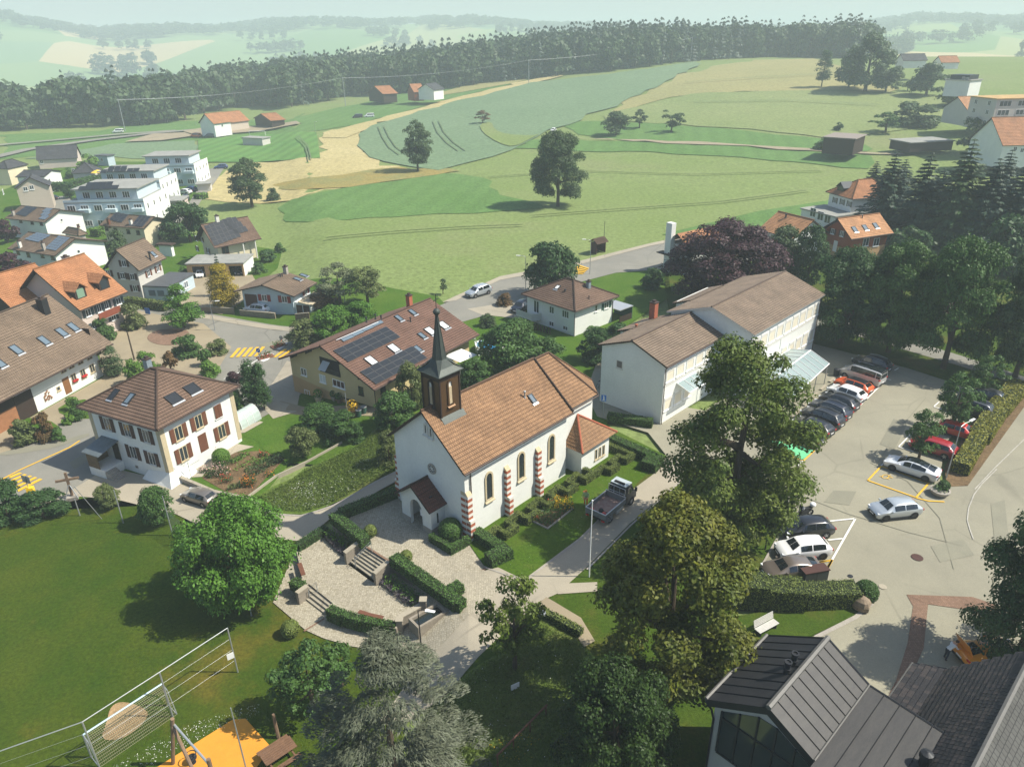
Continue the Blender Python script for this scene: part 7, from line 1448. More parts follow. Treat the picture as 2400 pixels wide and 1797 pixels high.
# ---- markings
def mark(pts,w_=.13,m=None,name='marking'):return strip(name,[G(*p)for p in pts],w_,m or PWHITE,8)
mark([c10(205,1312),c10(300,1220)]);mark([c10(400,1128),c10(975,562)],.16);mark([c10(160,1305),c10(208,1314)])
for px in((485,1045),(560,963),(645,885),(717,808),(795,736),(862,668)):mark([c10(*px),c10(px[0]-70,px[1]-25)])
for a in([c10(1125,1098),c10(1235,985)],[c10(1122,1098),c10(1255,1140)],[c10(1430,750),c10(1475,710)],[c10(1430,752),c10(1500,775)],[c10(975,1262),c10(1030,1205)],[c10(1010,510),c10(1060,522)],[c10(1090,440),c10(1125,420)]):mark(a)
mark([c10(0,1030),c10(155,1045),c10(405,1128),c10(305,1218),c10(200,1182)],.16,PYELL);drape('green_bay',PP(*c10(30,1045),*c10(155,1052),*c10(390,1128),*c10(300,1208),*c10(110,1150)),PGREEN,7)
for a in([c10(975,1265),c10(860,1388)],[c10(860,1388),c10(1275,1535)],[c10(975,1265),c10(1385,1412)],[c10(1385,1412),c10(1275,1535)],[c10(1275,1538),c10(1380,1565),c10(1520,1572)]):mark(a,.16,PYELL)
c=c10(1022,1352);EV=[c10(*q)for q in((980,1352),(1000,1340),(1030,1340),(1045,1356),(1020,1372),(990,1366),(980,1352))]
for i in range(6):mark([EV[i],EV[i+1]],.07,PYELL)
mark([c10(985,1353),c10(960,1350)],.07,PYELL);mark([c10(1045,1356),c10(1075,1366)],.09,PYELL);mark([c10(1040,1346),c10(1060,1346)],.08,PYELL);mark([c10(1028,1370),c10(1050,1378)],.08,PYELL)
for a in([c8(770,388),c8(962,368)],[c8(962,368),c8(790,672)],[c8(760,528),c8(868,516)]):mark(a,.16)
mark([c8(690,690),c8(790,675),c8(745,755)],.18,PYELL);mark([c8(690,690),c8(790,676)],.18,PYELL);mark([c8(790,676),c8(745,755)],.18,PYELL)
strip('road_edge_line',[G(*c8(*p))for p in((2010,0),(1900,110),(1840,190),(1800,290),(1790,380),(1810,450),(1835,520))],.10,PFADE,7);strip('road_edge_line',[V(2212,950),V(2150,1010),V(2105,1058)],.10,PFADE,7)
MARKS=[]
def zebra(a0,a1,b0,b1,n,m=PYELL):
 A0,A1,B0,B1=[G(*p)for p in(a0,a1,b0,b1)]
 for i in range(n):
  f0,f1=i/n,(i+.55)/n;drape('crosswalk_stripe',[A0 .lerp(A1,f0),A0 .lerp(A1,f1),B0 .lerp(B1,f1),B0 .lerp(B1,f0)],m,8)
zebra(c4(1500,65),c4(1760,50),c4(1430,145),c4(1690,132),5);zebra(c4(1900,70),c4(2000,80),c4(1805,140),c4(1890,150),2)
zebra(g4(80,250),g4(170,395),g4(170,215),g4(390,280),5);zebra(c9(1640,870),c9(1680,820),c9(1740,865),c9(1770,850),4)if False else zebra(c9(1665,815),c9(1625,905),c9(1770,850),c9(1710,905),5)
strip('road_line',[G(*g4(*p))for p in((0,285),(170,195),(400,90),(600,0),(690,-60))],.2,PYELL,8);strip('road_line',[G(*c4(*p))for p in((1690,150),(1500,280),(1380,330))],.15,PWHITE,8)
for px,r,m in((c8(1420,655),.45,M_DKBROWN),(c8(1165,872),.3,CONCP),(c8(925,793),.2,M_DKMET)):p=G(*px);drape('manhole_cover',[(p.x+r*math.cos(a*.5236),p.y+r*math.sin(a*.5236))for a in range(12)],m,7)
drape('traffic_island',PP(*c4(1680,165),*c4(1700,120),*c4(1780,100),*c4(1810,115),*c4(1760,165),*c4(1720,180)),PWHITE,6);drape('traffic_island',PP(*c4(1790,70),*c4(1850,20),*c4(1930,15),*c4(1900,50),*c4(1860,75)),PWHITE,6)
for px,lb in(((1740,140),'flower planter beside the blue round sign'),((1855,45),'flower planter on the farther traffic island')):
 t=thing('island_flower_bed',lb,'flower bed',G(*c4(*px)),math.radians(35));MB().b2((-1.1,-.6,0),(1.1,.6,.18)).build('edging',mat('brown_edging',(.22,.10,.06),.85,var=.2),t);c=t.location;tufts('flowers',[(c.x-.9,c.y-.9),(c.x+.3,c.y-.7),(c.x+.9,c.y+.9),(c.x-.3,c.y+.7)],70,.11,L_RED,.3,c.z+.22,parent=t);tufts('leaves',[(c.x-.8,c.y-.6),(c.x+.8,c.y-.6),(c.x+.8,c.y+.6),(c.x-.8,c.y+.6)],120,.13,LF['mid'],.6,c.z+.22,parent=t)
def paint(n,c,metal=.0):return mat('car_paint_'+n,c,.32,var=0,metal=metal,coat=.6,spec=.5)
PT={'black':paint('black',(.012,.013,.016)),'darkgrey':paint('dark_grey',(.05,.055,.062),.3),'white':paint('white',(.78,.78,.76)),'orange':paint('orange_red',(.62,.10,.02)),'silver':paint('silver',(.50,.54,.56),.5),'pearl':paint('pearl_white',(.70,.72,.73),.1),'darkred':paint('dark_red',(.28,.015,.02)),'red':paint('bright_red',(.50,.025,.015)),'bronze':paint('bronze',(.21,.175,.145),.5),'gold':paint('orange_gold',(.70,.26,.01)),'blue':paint('blue',(.02,.05,.16)),'vanwhite':paint('van_silver',(.55,.55,.53),.3),'navy':paint('navy',(.015,.02,.035),.2),'taupe':paint('taupe',(.20,.18,.16),.5)}
M_CARG=mat('car_glass',(.012,.016,.018),.04,var=0,spec=.9);M_PLAST=mat('black_plastic',(.02,.02,.02),.6,var=0);M_LAMPR=mat('tail_lamp_red',(.45,.01,.01),.2,var=0,spec=.6);M_LAMPW=mat('head_lamp_clear',(.6,.62,.63),.1,var=0,spec=.8);M_RIM=mat('alloy_rim',(.42,.42,.43),.35,var=0,metal=.7);M_RIMD=mat('dark_rim',(.06,.06,.065),.35,var=0,metal=.6);M_PLATE=mat('number_plate',(.7,.7,.68),.5,var=0)
CT={'hatch':[(-2.12,.42,.80,.82,.62,.50),(-2.06,.26,.90,.94,.80,.66),(-1.88,.20,.96,1.06,.86,.68),(-1.50,.18,.97,1.36,.88,.60),(-1.2,.17,.96,1.43,.89,.60),(-.35,.17,.95,1.48,.90,.63),(.35,.17,.93,1.44,.90,.62),(.62,.17,.92,1.36,.90,.62),(1.18,.17,.90,.97,.89,.74),(1.65,.18,.85,.89,.87,.66),(1.98,.22,.72,.76,.82,.6),(2.12,.34,.58,.62,.66,.5)],'sedan':[(-2.38,.46,.84,.86,.62,.52),(-2.30,.28,.94,.98,.82,.68),(-2.0,.22,.97,1.07,.88,.72),(-1.35,.18,.97,1.24,.91,.60),(-.6,.17,.95,1.41,.92,.60),(-.05,.17,.94,1.44,.92,.62),(.35,.17,.92,1.40,.92,.62),(.62,.17,.91,1.30,.92,.62),(1.25,.17,.88,.94,.90,.74),(1.8,.18,.82,.86,.88,.66),(2.22,.22,.68,.72,.82,.6),(2.36,.34,.55,.59,.66,.5)],'suv':[(-2.28,.50,.95,.98,.66,.56),(-2.2,.34,1.05,1.10,.84,.68),(-2.02,.28,1.10,1.26,.89,.68),(-1.72,.26,1.10,1.58,.91,.64),(-1.3,.25,1.09,1.66,.92,.65),(-.3,.25,1.07,1.69,.93,.67),(.35,.25,1.05,1.64,.93,.66),(.68,.25,1.03,1.52,.93,.66),(1.2,.25,1.01,1.08,.92,.78),(1.72,.26,.96,1.0,.90,.7),(2.12,.30,.82,.86,.85,.64),(2.26,.42,.66,.70,.7,.52)],'van':[(-2.42,.45,1.05,1.75,.80,.74),(-2.36,.30,1.12,1.88,.92,.78),(-1.9,.25,1.14,1.94,.95,.80),(-.8,.25,1.13,1.96,.95,.81),(.6,.25,1.12,1.94,.95,.80),(1.05,.25,1.10,1.82,.95,.78),(1.72,.25,1.06,1.16,.93,.80),(2.12,.27,.95,1.0,.90,.72),(2.38,.34,.78,.82,.83,.62),(2.46,.45,.64,.68,.70,.52)],'coupe':[(-2.16,.46,.86,.88,.64,.5),(-2.08,.28,.94,.98,.86,.66),(-1.7,.22,.92,1.02,.93,.62),(-.9,.18,.88,1.16,.93,.55),(-.2,.16,.86,1.22,.92,.56),(.2,.16,.85,1.18,.92,.56),(.95,.16,.82,.88,.92,.68),(1.55,.17,.74,.78,.91,.62),(2.0,.2,.6,.64,.84,.55),(2.18,.3,.5,.53,.68,.45)]}
CARM={}
def car_meshes(ty,pt,rim,roof=None):
 k=(ty,pt,rim,roof)
 if k in CARM:return CARM[k]
 S=CT[ty];n=len(S);body=MB();R_={}
 def ring(s):
  x,b,be,t,w,wt=s;return[(x,0,b),(x,w*.86,b),(x,w*1.0,b+(be-b)*.38),(x,w*1.005,b+(be-b)*.72),(x,w,be),(x,wt+(w-wt)*.06,be+(t-be)*.90),(x,wt*.86,t),(x,0,t+.025)]
 rings=[]
 for s in S:h=ring(s);rings.append(h+[(p[0],-p[1],p[2])for p in h[-2:0:-1]])
 N=len(rings[0]);V_=[p for r in rings for p in r]
 F=[]
 for i in range(n-1):
  for j in range(N):F.append((i*N+j,i*N+(j+1)%N,(i+1)*N+(j+1)%N,(i+1)*N+j))
 F=[f[::-1]for f in F];body.add(V_,F,0);body.add(rings[0],[tuple(range(N))],0);body.add(rings[-1],[tuple(range(N-1,-1,-1))],0)
 bm_=body.mesh('body',[PT[pt],PT.get(roof,PT[pt])]);bm_.polygons.foreach_set('use_smooth',[True]*len(bm_.polygons))
 try:bm_.set_sharp_from_angle(angle=math.radians(38))
 except Exception:pass
 def patch(nm,quads,m,out=.014,sh=.07):
  g=MB()
  for q in quads:
   q=[Vector(p)for p in q];c=sum(q,Vector())/4;nrm=(q[1]-q[0]).cross(q[3]-q[0]);nrm=nrm.normalized()if nrm.length>1e-7 else Vector((0,0,1))
   if nrm.dot(c-Vector((0,0,.7)))<0:nrm=-nrm;q=q[::-1]
   g.add([p.lerp(c,sh)+nrm*out for p in q],[(0,1,2,3)],0)
  return g.mesh(nm,m)
 cab=[i for i in range(n)if S[i][3]-S[i][2]>.2];c0,c1=cab[0],cab[-1]
 side={1:[],-1:[]}
 for i in range(c0,c1):
  for sg in(1,-1):
   a,b=rings[i],rings[i+1];f=(lambda r,k:r[k]if sg>0 else(r[k][0],-r[k][1],r[k][2]));side[sg].append([f(a,4),f(b,4),f(b,5),f(a,5)])
 parts={}
 for sg in(1,-1):
  for i,q in enumerate(side[sg]):
   q=[Vector(p)for p in q];x0=.06 if i==len(side[sg])//2 or i==0 else 0;x1=.06 if i==len(side[sg])-1 or i+1==len(side[sg])//2 else 0
   a0,a1=q[0].lerp(q[3],.08),q[0].lerp(q[3],.95);b0,b1=q[1].lerp(q[2],.08),q[1].lerp(q[2],.95);side[sg][i]=[a0 .lerp(b0,x0),b0 .lerp(a0,x1),b1 .lerp(a1,x1),a1 .lerp(b1,x0)]
 parts['side_window']=[patch('side_window',side[sg],M_CARG,.012,0)for sg in(1,-1)]
 def strip_(i0,i1):
  q=[]
  for i in range(i0,i1):
   a,b=rings[i],rings[i+1]
   for sg in(1,-1):
    f=(lambda r,k:r[k]if sg>0 else(r[k][0],-r[k][1],r[k][2]));q.append([f(a,7),f(b,7),f(b,6),f(a,6)])
  return q
 parts['windscreen']=[patch('windscreen',strip_(c1,c1+1),M_CARG,.016,.04)]
 if ty=='van':a=rings[0];parts['rear_window']=[MB().box((-2.43,0,1.42),(.03,1.3,.5)).mesh('rear_window',M_CARG)]
 else:parts['rear_window']=[patch('rear_window',strip_(c0-1,c0),M_CARG,.016,.06)]
 if roof:parts['roof_panel']=[patch('roof_panel',strip_(c0,c1),M_CARG if roof=='glass' else PT[roof],.012,.0)]
 r={'suv':.37,'van':.34}.get(ty,.33);wb={'hatch':(-1.28,1.34),'sedan':(-1.45,1.45),'suv':(-1.35,1.38),'van':(-1.5,1.55),'coupe':(-1.3,1.25)}[ty];hw=max(s[4]for s in S)
 ty_=MB();n_=18
 prof=[(r*.62,-.1),(r*.97,-.1),(r,-.07),(r,.07),(r*.97,.1),(r*.62,.1)]
 ty_.add([(rr*math.cos(2*math.pi*k_/n_),yy,rr*math.sin(2*math.pi*k_/n_))for rr,yy in prof for k_ in range(n_)],[(i*n_+k_,i*n_+(k_+1)%n_,(i+1)*n_+(k_+1)%n_,(i+1)*n_+k_)for i in range(5)for k_ in range(n_)],0)
 ri=MB();ri.add([(r*.63*math.cos(2*math.pi*k_/n_),yy,r*.63*math.sin(2*math.pi*k_/n_))for yy in(-.075,.075)for k_ in range(n_)],[tuple(range(n_)),tuple(range(2*n_-1,n_-1,-1))]+[(k_,n_+k_,n_+(k_+1)%n_,(k_+1)%n_)for k_ in range(n_)],1)
 for k_ in range(5):a=k_*2*math.pi/5;ri.box((r*.32*math.cos(a),0,r*.32*math.sin(a)),(r*.6,.19,.07),0,M=Matrix.Rotation(-a,3,'Y'))
 wheel=(ty_.mesh('wheel',M_BLACK),ri.mesh('rim',[{'alloy':M_RIM,'dark':M_RIMD}[rim],M_PLAST]))
 ar=MB()
 for sg in(1,-1):
  for x in wb:
   k8=12;rr=r+.055;ar.add([(x+rr*math.cos(2*math.pi*q/k8),sg*(hw*1.005+.004),r+rr*math.sin(2*math.pi*q/k8))for q in range(k8)],[tuple(range(k8))if sg<0 else tuple(range(k8-1,-1,-1))])
 parts['wheel_arches']=[ar.mesh('wheel_arches',M_PLAST)]
 tl,hl=S[1],S[-2];zt=tl[2]-.08
 parts['tail_light']=[MB().box((tl[0]+.0,sg*(tl[4]-.12),zt),(.16,.26,.13),0).mesh('tail_light',M_LAMPR)for sg in(1,-1)]
 parts['head_light']=[MB().box((hl[0]-.03,sg*(hl[4]-.14),hl[2]-.02),(.24,.26,.12),0,sg*-.35).mesh('head_light',M_LAMPW)for sg in(1,-1)]
 parts['grille']=[MB().box((S[-1][0]+.0,0,S[-1][1]+.16),(.05,.9,.16)).mesh('grille',M_PLAST)]
 parts['bumper']=[MB().box((S[-1][0]-.02,0,S[-1][1]+.02),(.12,1.1,.18)).mesh('bumper',M_PLAST),MB().box((S[0][0]+.04,0,S[0][1]-.02),(.14,1.2,.16)).mesh('bumper',M_PLAST)]
 parts['number_plate']=[MB().box((S[0][0]-.03,0,.62),(.03,.48,.11)).mesh('number_plate',M_PLATE),MB().box((S[-1][0]+.05,0,.48),(.03,.5,.1)).mesh('number_plate',M_PLATE)]
 parts['mirror']=[MB().box((S[c1][0]+.25,sg*(hw+.1),S[c1][2]+.06),(.12,.2,.14)).mesh('mirror',PT[pt])for sg in(1,-1)]
 parts['sill']=[MB().box(((wb[0]+wb[1])/2,sg*(hw-.05),S[4][1]+.05),(wb[1]-wb[0]-.75,.12,.1)).mesh('sill',M_PLAST)for sg in(1,-1)]
 if ty in('suv','van'):parts['roof_rail']=[MB().tube([(S[c0][0]+.2,sg*.56,S[c0][3]+.06),(-.3,sg*.58,max(s[3]for s in S)+.06),(S[c1][0],sg*.56,S[c1][3]+.08)],.025,5).mesh('roof_rail',M_METAL)for sg in(1,-1)]
 CARM[k]=(bm_,parts,wheel,wb,hw,r);return CARM[k]
def car(label,c,nose,tail,ty,pt,rim='alloy',z=None,group=None,name='parked_car',zc=.7,roof=None,sc=1.0,cat='car',hide=()):
 """c: where the middle of the body is seen; nose/tail: two picture points giving the direction"""
 p=G(*c,(hgt(*G(*c).to_2d())if z is None else z)+zc);gz=hgt(p.x,p.y)if z is None else z;a,b=G(*nose,gz),G(*tail,gz);d=a-b
 t=thing(name,label,cat,(p.x,p.y,gz+.04),math.atan2(d.y,d.x),group);t.scale=(sc,sc,sc)
 bm_,parts,wheel,wb,hw,r=car_meshes(ty,pt,rim,roof);link('body',bm_,t)
 for nm,ms in parts.items():
  for m in ms:link(nm,m,t)
 for x in wb:
  for sg in(1,-1):w_=link('wheel',wheel[0],t,loc=(x,sg*(hw-.08),r));link('rim',wheel[1],w_)
 return t
NR=(c10(530,650),c10(790,745))
row=[((300,985),'hatch','darkgrey','dark grey hatchback beside the green bay, last of the row'),((390,908),'hatch','black','black hatchback second from the green bay'),((468,835),'suv','black','third dark car from the green bay, with bright tail lamp'),((532,770),'suv','navy','dark car in the middle of the row under the lime branches'),((615,695),'hatch','black','black car directly beside the white hatchback'),((680,622),'hatch','white','white hatchback in the dark row between black and orange cars'),((738,556),'hatch','orange','orange red hatchback with black roof beside the silver van'),((812,476),'van','vanwhite','silver van with dark roof at the head of the row'),((895,372),'suv','navy','black estate car with roof rails in the tree shade')]
for c,ty,pt,lb in row:car(lb,c10(*c),*NR,ty,pt,'alloy',0,'cars parked in front of the school',roof='black' if pt=='orange' else 'glass' if ty=='van' else None,sc=1.0 if ty!='van' else 1.04)
RR=(c10(1060,1275),c10(1390,1385))
car('pearl white electric sedan with black glass roof beside the yellow bay',c10(1243,1262),*RR,'sedan','pearl','dark',0,'cars parked along the hedge',roof='glass')
car('dark red hatchback under the young plane tree',c10(1425,1085),*RR,'hatch','darkred','alloy',0,'cars parked along the hedge')
car('bright red car parked nose to the hedge',c10(1650,945),RR[1],RR[0],'hatch','red','alloy',0,'cars parked along the hedge',sc=.93)
car('dark blue car half hidden by the plane trees',c10(1745,755),*RR,'suv','navy','dark',0,'cars parked along the hedge')
car('farthest dark car beside the hedge, hidden by leaves',c10(1870,645),*RR,'hatch','darkgrey','alloy',0,'cars parked along the hedge')
car('silver hatchback driving across the car park',c8(1258,285),c8(1195,352),c8(1405,330),'hatch','silver','dark',0,name='moving_car')
FR=(c8(500,652),c8(722,632))
car('black hatchback in the front corner beside the motorcycle',c8(605,425),*FR,'hatch','black','alloy',0,'cars parked at the front corner');car('white hatchback with black bronze wheels in the front corner',c8(575,578),*FR,'hatch','white','dark',0,'cars parked at the front corner');car('bronze coupe saloon beside the stepped hedge',c8(492,722),*FR,'sedan','bronze','alloy',0,'cars parked at the front corner',sc=.95)
car('taupe small hatchback on the lane beside the garden wall',c4(1165,1325),c4(1050,1355),c4(1185,1397),'hatch','taupe','alloy',name='moving_car',sc=.88)
car('silver estate SUV driving on the main road',c9(815,1040),c9(790,1080),c9(885,1052),'suv','silver','alloy',0,name='moving_car')
car('white SUV parked in front of the blue house',b4(840,1342),b4(755,1357),b4(900,1375),'suv','white','dark')
car('dark car under the villa balcony',c9(1185,1165),c9(1140,1190),c9(1240,1130),'hatch','navy')
car('black car in the apartment yard',a4(485,558),a4(420,565),a4(550,560),'hatch','black');car('white car beside the apartment garages',a4(1790,493),a4(1740,495),a4(1840,500),'hatch','white',group='cars by the apartment garages');car('blue car beside the apartment garages',a4(1850,467),a4(1815,465),a4(1880,470),'hatch','blue',group='cars by the apartment garages');car('dark car against the beige garage',a4(1800,552),a4(1790,575),a4(1805,530),'hatch','navy',group='cars by the apartment garages')
car('blue car turning at the end of the apartment road',a1(1432,1082),a1(1405,1085),a1(1455,1082),'suv','blue')
car('white car inside the left garage bay',b4(280,990),b4(280,1010),b4(280,960),'hatch','white',z=-1.8,sc=.8);car('grey car inside the right garage bay',b4(655,965),b4(655,990),b4(655,935),'hatch','darkgrey',z=-1.8,sc=.8)
oc=car('orange sports car with raised tailgate in the tree shade',c12(1985,345),c12(2110,340),c12(1870,370),'coupe','gold','dark',0)
tg=MB().add([(-1.75,-.7,1.0),(-1.75,.7,1.0),(-2.25,.62,2.0),(-2.25,-.62,2.0),(-1.80,-.7,1.06),(-1.80,.7,1.06),(-2.32,.62,2.05),(-2.32,-.62,2.05)],[(0,1,2,3),(7,6,5,4),(0,4,5,1),(1,5,6,2),(2,6,7,3),(3,7,4,0)]).build('tailgate',PT['gold'],oc)
car('small white van on the field road by the wood',a1(765,852),a1(745,852),a1(790,850),'van','white');car('orange tipper by the sports pitch',a1(1268,880),a1(1245,880),a1(1295,882),'van','orange',name='small_lorry',cat='lorry');car('green container car by the sports pitch',a1(1360,884),a1(1340,884),a1(1380,884),'van','darkgrey',name='small_lorry',cat='lorry');car('white car at the edge of the crop field',b1(1375,838),b1(1365,845),b1(1388,832),'hatch','white')
for px,ci in(((180,750),'white'),((105,755),'black')):car(ci+' car standing on the field behind the barley',b1(*px),b1(px[0]-25,px[1]),b1(px[0]+25,px[1]-2),'van',ci if ci!='black' else 'navy')
# ---- municipal pickup truck
tk=G(*c7(1400,545),0);dn=G(*c7(1590,500),0)-G(*c7(1440,630),0);tr_=thing('utility_truck','grey dropside utility truck with tool laden bed beside the church lawn','truck',tk,math.atan2(dn.y,dn.x))
M_TGREY=mat('truck_grey_metal',(.20,.215,.22),.45,var=.12,scale=3,metal=.3);M_RUST=mat('rusty_truck_bed',(.20,.10,.08),.75,col2=(.28,.22,.19),scale=2.2)
MB().b2((-2.3,-.35,.5),(2.6,.35,.72)).build('chassis',M_BLACK,tr_);bed=MB().b2((-2.4,-1.0,.86),(.75,1.0,.95)).build('bed_floor',M_RUST,tr_)
for lo,hi in(((-2.4,-1.03,.86),(.75,-.98,1.36)),((-2.4,.98,.86),(.75,1.03,1.36)),((-2.45,-1.03,.86),(-2.403,1.03,1.36)),((.753,-1.03,.86),(.80,1.03,1.46))):
 o=MB().b2(lo,hi).build('dropside',M_TGREY,tr_);lx_=hi[0]-lo[0];
 q=MB();q.b2((lo[0]-.015,lo[1]-.015,hi[2]),(hi[0]+.015,hi[1]+.015,hi[2]+.05));q.build('top_rail',M_ALU,o)
MB().b2((-2.1,-1.02,.42),(-1.2,-.75,.84)).build('tool_box',M_TGREY,tr_);MB().b2((-.6,-1.0,.45),(.5,-.72,.83)).build('side_guard',M_ALU,tr_)
cabp=[(1.0,.55),(1.0,1.25),(1.08,2.1),(1.2,2.22),(2.05,2.22),(2.35,1.45),(2.72,1.25),(2.8,.95),(2.8,.5)]
cb=MB();nC=len(cabp);W2=[.93,.95,.84,.78,.78,.88,.9,.9,.9]
cb.add([(x,-w2,z)for(x,z),w2 in zip(cabp,W2)]+[(x,w2,z)for(x,z),w2 in zip(cabp,W2)],[tuple(range(nC-1,-1,-1)),tuple(range(nC,2*nC))]+[(i,(i+1)%nC,nC+(i+1)%nC,nC+i)for i in range(nC)]);cb.build('cab',mat('truck_dark_paint',(.03,.035,.04),.4,var=.1),tr_)
MB().prism([(1.1,-.8),(2.1,-.8),(2.1,.8),(1.1,.8)],2.225,2.30).build('cab_roof',mat('truck_pale_roof',(.42,.47,.49),.35,var=.1,scale=2),tr_)
MB().add([(2.07,-.74,2.17),(2.07,.74,2.17),(2.365,.84,1.47),(2.365,-.84,1.47)],[(0,3,2,1)]).build('windscreen',M_CARG,tr_);MB().b2((.985,-.75,1.4),(.998,.75,2.0)).build('rear_window',M_CARG,tr_)
for sg in(1,-1):
 MB().add([(1.25,sg*.905,2.05),(2.0,sg*.875,2.05),(2.2,sg*.95,1.45),(1.2,sg*.955,1.45)],[(0,1,2,3)if sg>0 else(3,2,1,0)]).build('side_window',M_CARG,tr_);MB().box((2.35,sg*1.1,1.6),(.1,.2,.4)).build('mirror',M_PLAST,tr_);MB().box((2.8,sg*.65,.85),(.05,.3,.2)).build('head_light',M_LAMPW,tr_);MB().box((-2.46,sg*.8,.68),(.05,.3,.12)).build('tail_light',M_LAMPR,tr_)
 for x in(-1.45,2.0):
  w_=link('wheel',MB().add([(.42*math.cos(a*math.pi/8)*k,y,.42*math.sin(a*math.pi/8)*k)for k,y in((1,-.13),(1,.13),(.55,.14),(.55,-.14))for a in range(16)],[(i*16+k,i*16+(k+1)%16,((i+1)%4)*16+(k+1)%16,((i+1)%4)*16+k)for i in range(4)for k in range(16)]).mesh('wheel',M_BLACK),tr_,loc=(x,sg*.82,.42))
  MB().add([(.235*math.cos(a*math.pi/8),y,.235*math.sin(a*math.pi/8))for y in(-.1,.1)for a in range(16)],[tuple(range(15,-1,-1)),tuple(range(16,32))]).build('rim',M_RIM,w_)
hf=MB();hf.tube([(.9,-.85,1.0),(.9,-.85,2.15),(.9,.85,2.15),(.9,.85,1.0)],.035,6);hf.tube([(.9,-.3,1.0),(.9,-.3,2.15)],.03,6);hf.tube([(.9,.3,1.0),(.9,.3,2.15)],.03,6);hf.tube([(.9,-.85,1.6),(.9,.85,1.6)],.03,6);hf.build('headboard_frame',M_ALU,tr_)
MB().box((1.35,0,2.36),(.2,1.0,.12)).build('light_bar',M_BLACK,tr_)
for x,y,m,lb in((-2.1,.6,PT['red'],'red motor brush cutter lying in the truck bed'),(-2.0,-.6,PT['red'],'red backpack blower lying in the truck bed'),(-1.7,-.1,M_DKMET,'black hose coil lying in the truck bed')):
 p=tr_.location+Matrix.Rotation(tr_.rotation_euler.z,3,'Z')@Vector((x,y,.96));t=thing('garden_machine',lb,'garden tool',p,1.0+x);MB().lathe([(.05,0),(.2,.03),(.22,.2),(.12,.32),(.03,.35)],10).build('motor',m,t);MB().tube([(0,0,.15),(.7,.1,.1),(1.0,.0,.05)],.03,6).build('shaft',M_DKMET,t)
mp=G(*c8(575,350),0);mc=thing('motorcycle','dark motorcycle with white top case at the corner of the car park','motorcycle',mp,math.radians(200))
for x in(-.72,.72):
 w_=MB().add([(.31*k*math.cos(a*math.pi/8),y,.31+.31*k*math.sin(a*math.pi/8))for k,y in((1,-.07),(1,.07),(.7,.07),(.7,-.07))for a in range(16)],[(i*16+k,i*16+(k+1)%16,((i+1)%4)*16+(k+1)%16,((i+1)%4)*16+k)for i in range(4)for k in range(16)]).build('wheel',M_BLACK,mc,loc=(x,0,0));MB().box((0,0,.31),(.42,.05,.06)).box((0,0,.31),(.06,.05,.42)).build('spokes',M_RIM,w_)
MB().add([(-.3,-.17,.35),(.35,-.17,.35),(.45,-.2,.85),(-.4,-.16,.75),(-.3,.17,.35),(.35,.17,.35),(.45,.2,.85),(-.4,.16,.75)],[(3,2,1,0),(4,5,6,7),(0,1,5,4),(1,2,6,5),(2,3,7,6),(3,0,4,7)]).build('engine',M_DKMET,mc);MB().lathe([(.05,0),(.2,.06),(.22,.18),(.1,.28)],10,0,(.2,0,.82)).build('fuel_tank',PT['darkgrey'],mc);MB().b2((-.75,-.16,.80),(-.02,.16,.9)).build('seat',M_BLACK,mc)
MB().tube([(.45,-.4,1.08),(.42,0,1.02),(.45,.4,1.08)],.02,6).build('handlebar',M_METAL,mc);MB().tube([(.72,0,.31),(.48,0,1.05)],.05,6).build('fork',M_METAL,mc);MB().add([(.5,-.2,.95),(.5,.2,.95),(.38,.17,1.35),(.38,-.17,1.35)],[(0,1,2,3),(3,2,1,0)]).build('windshield',M_CARG,mc)
MB().lathe([(.2,0),(.26,.05),(.27,.2),(.2,.3),(.05,.33)],12,0,(-.85,0,.92)).build('top_case',PT['white'],mc,smooth=True);MB().tube([(-.2,-.2,.35),(-.9,-.22,.45)],.05,8).build('exhaust',M_ALU,mc)
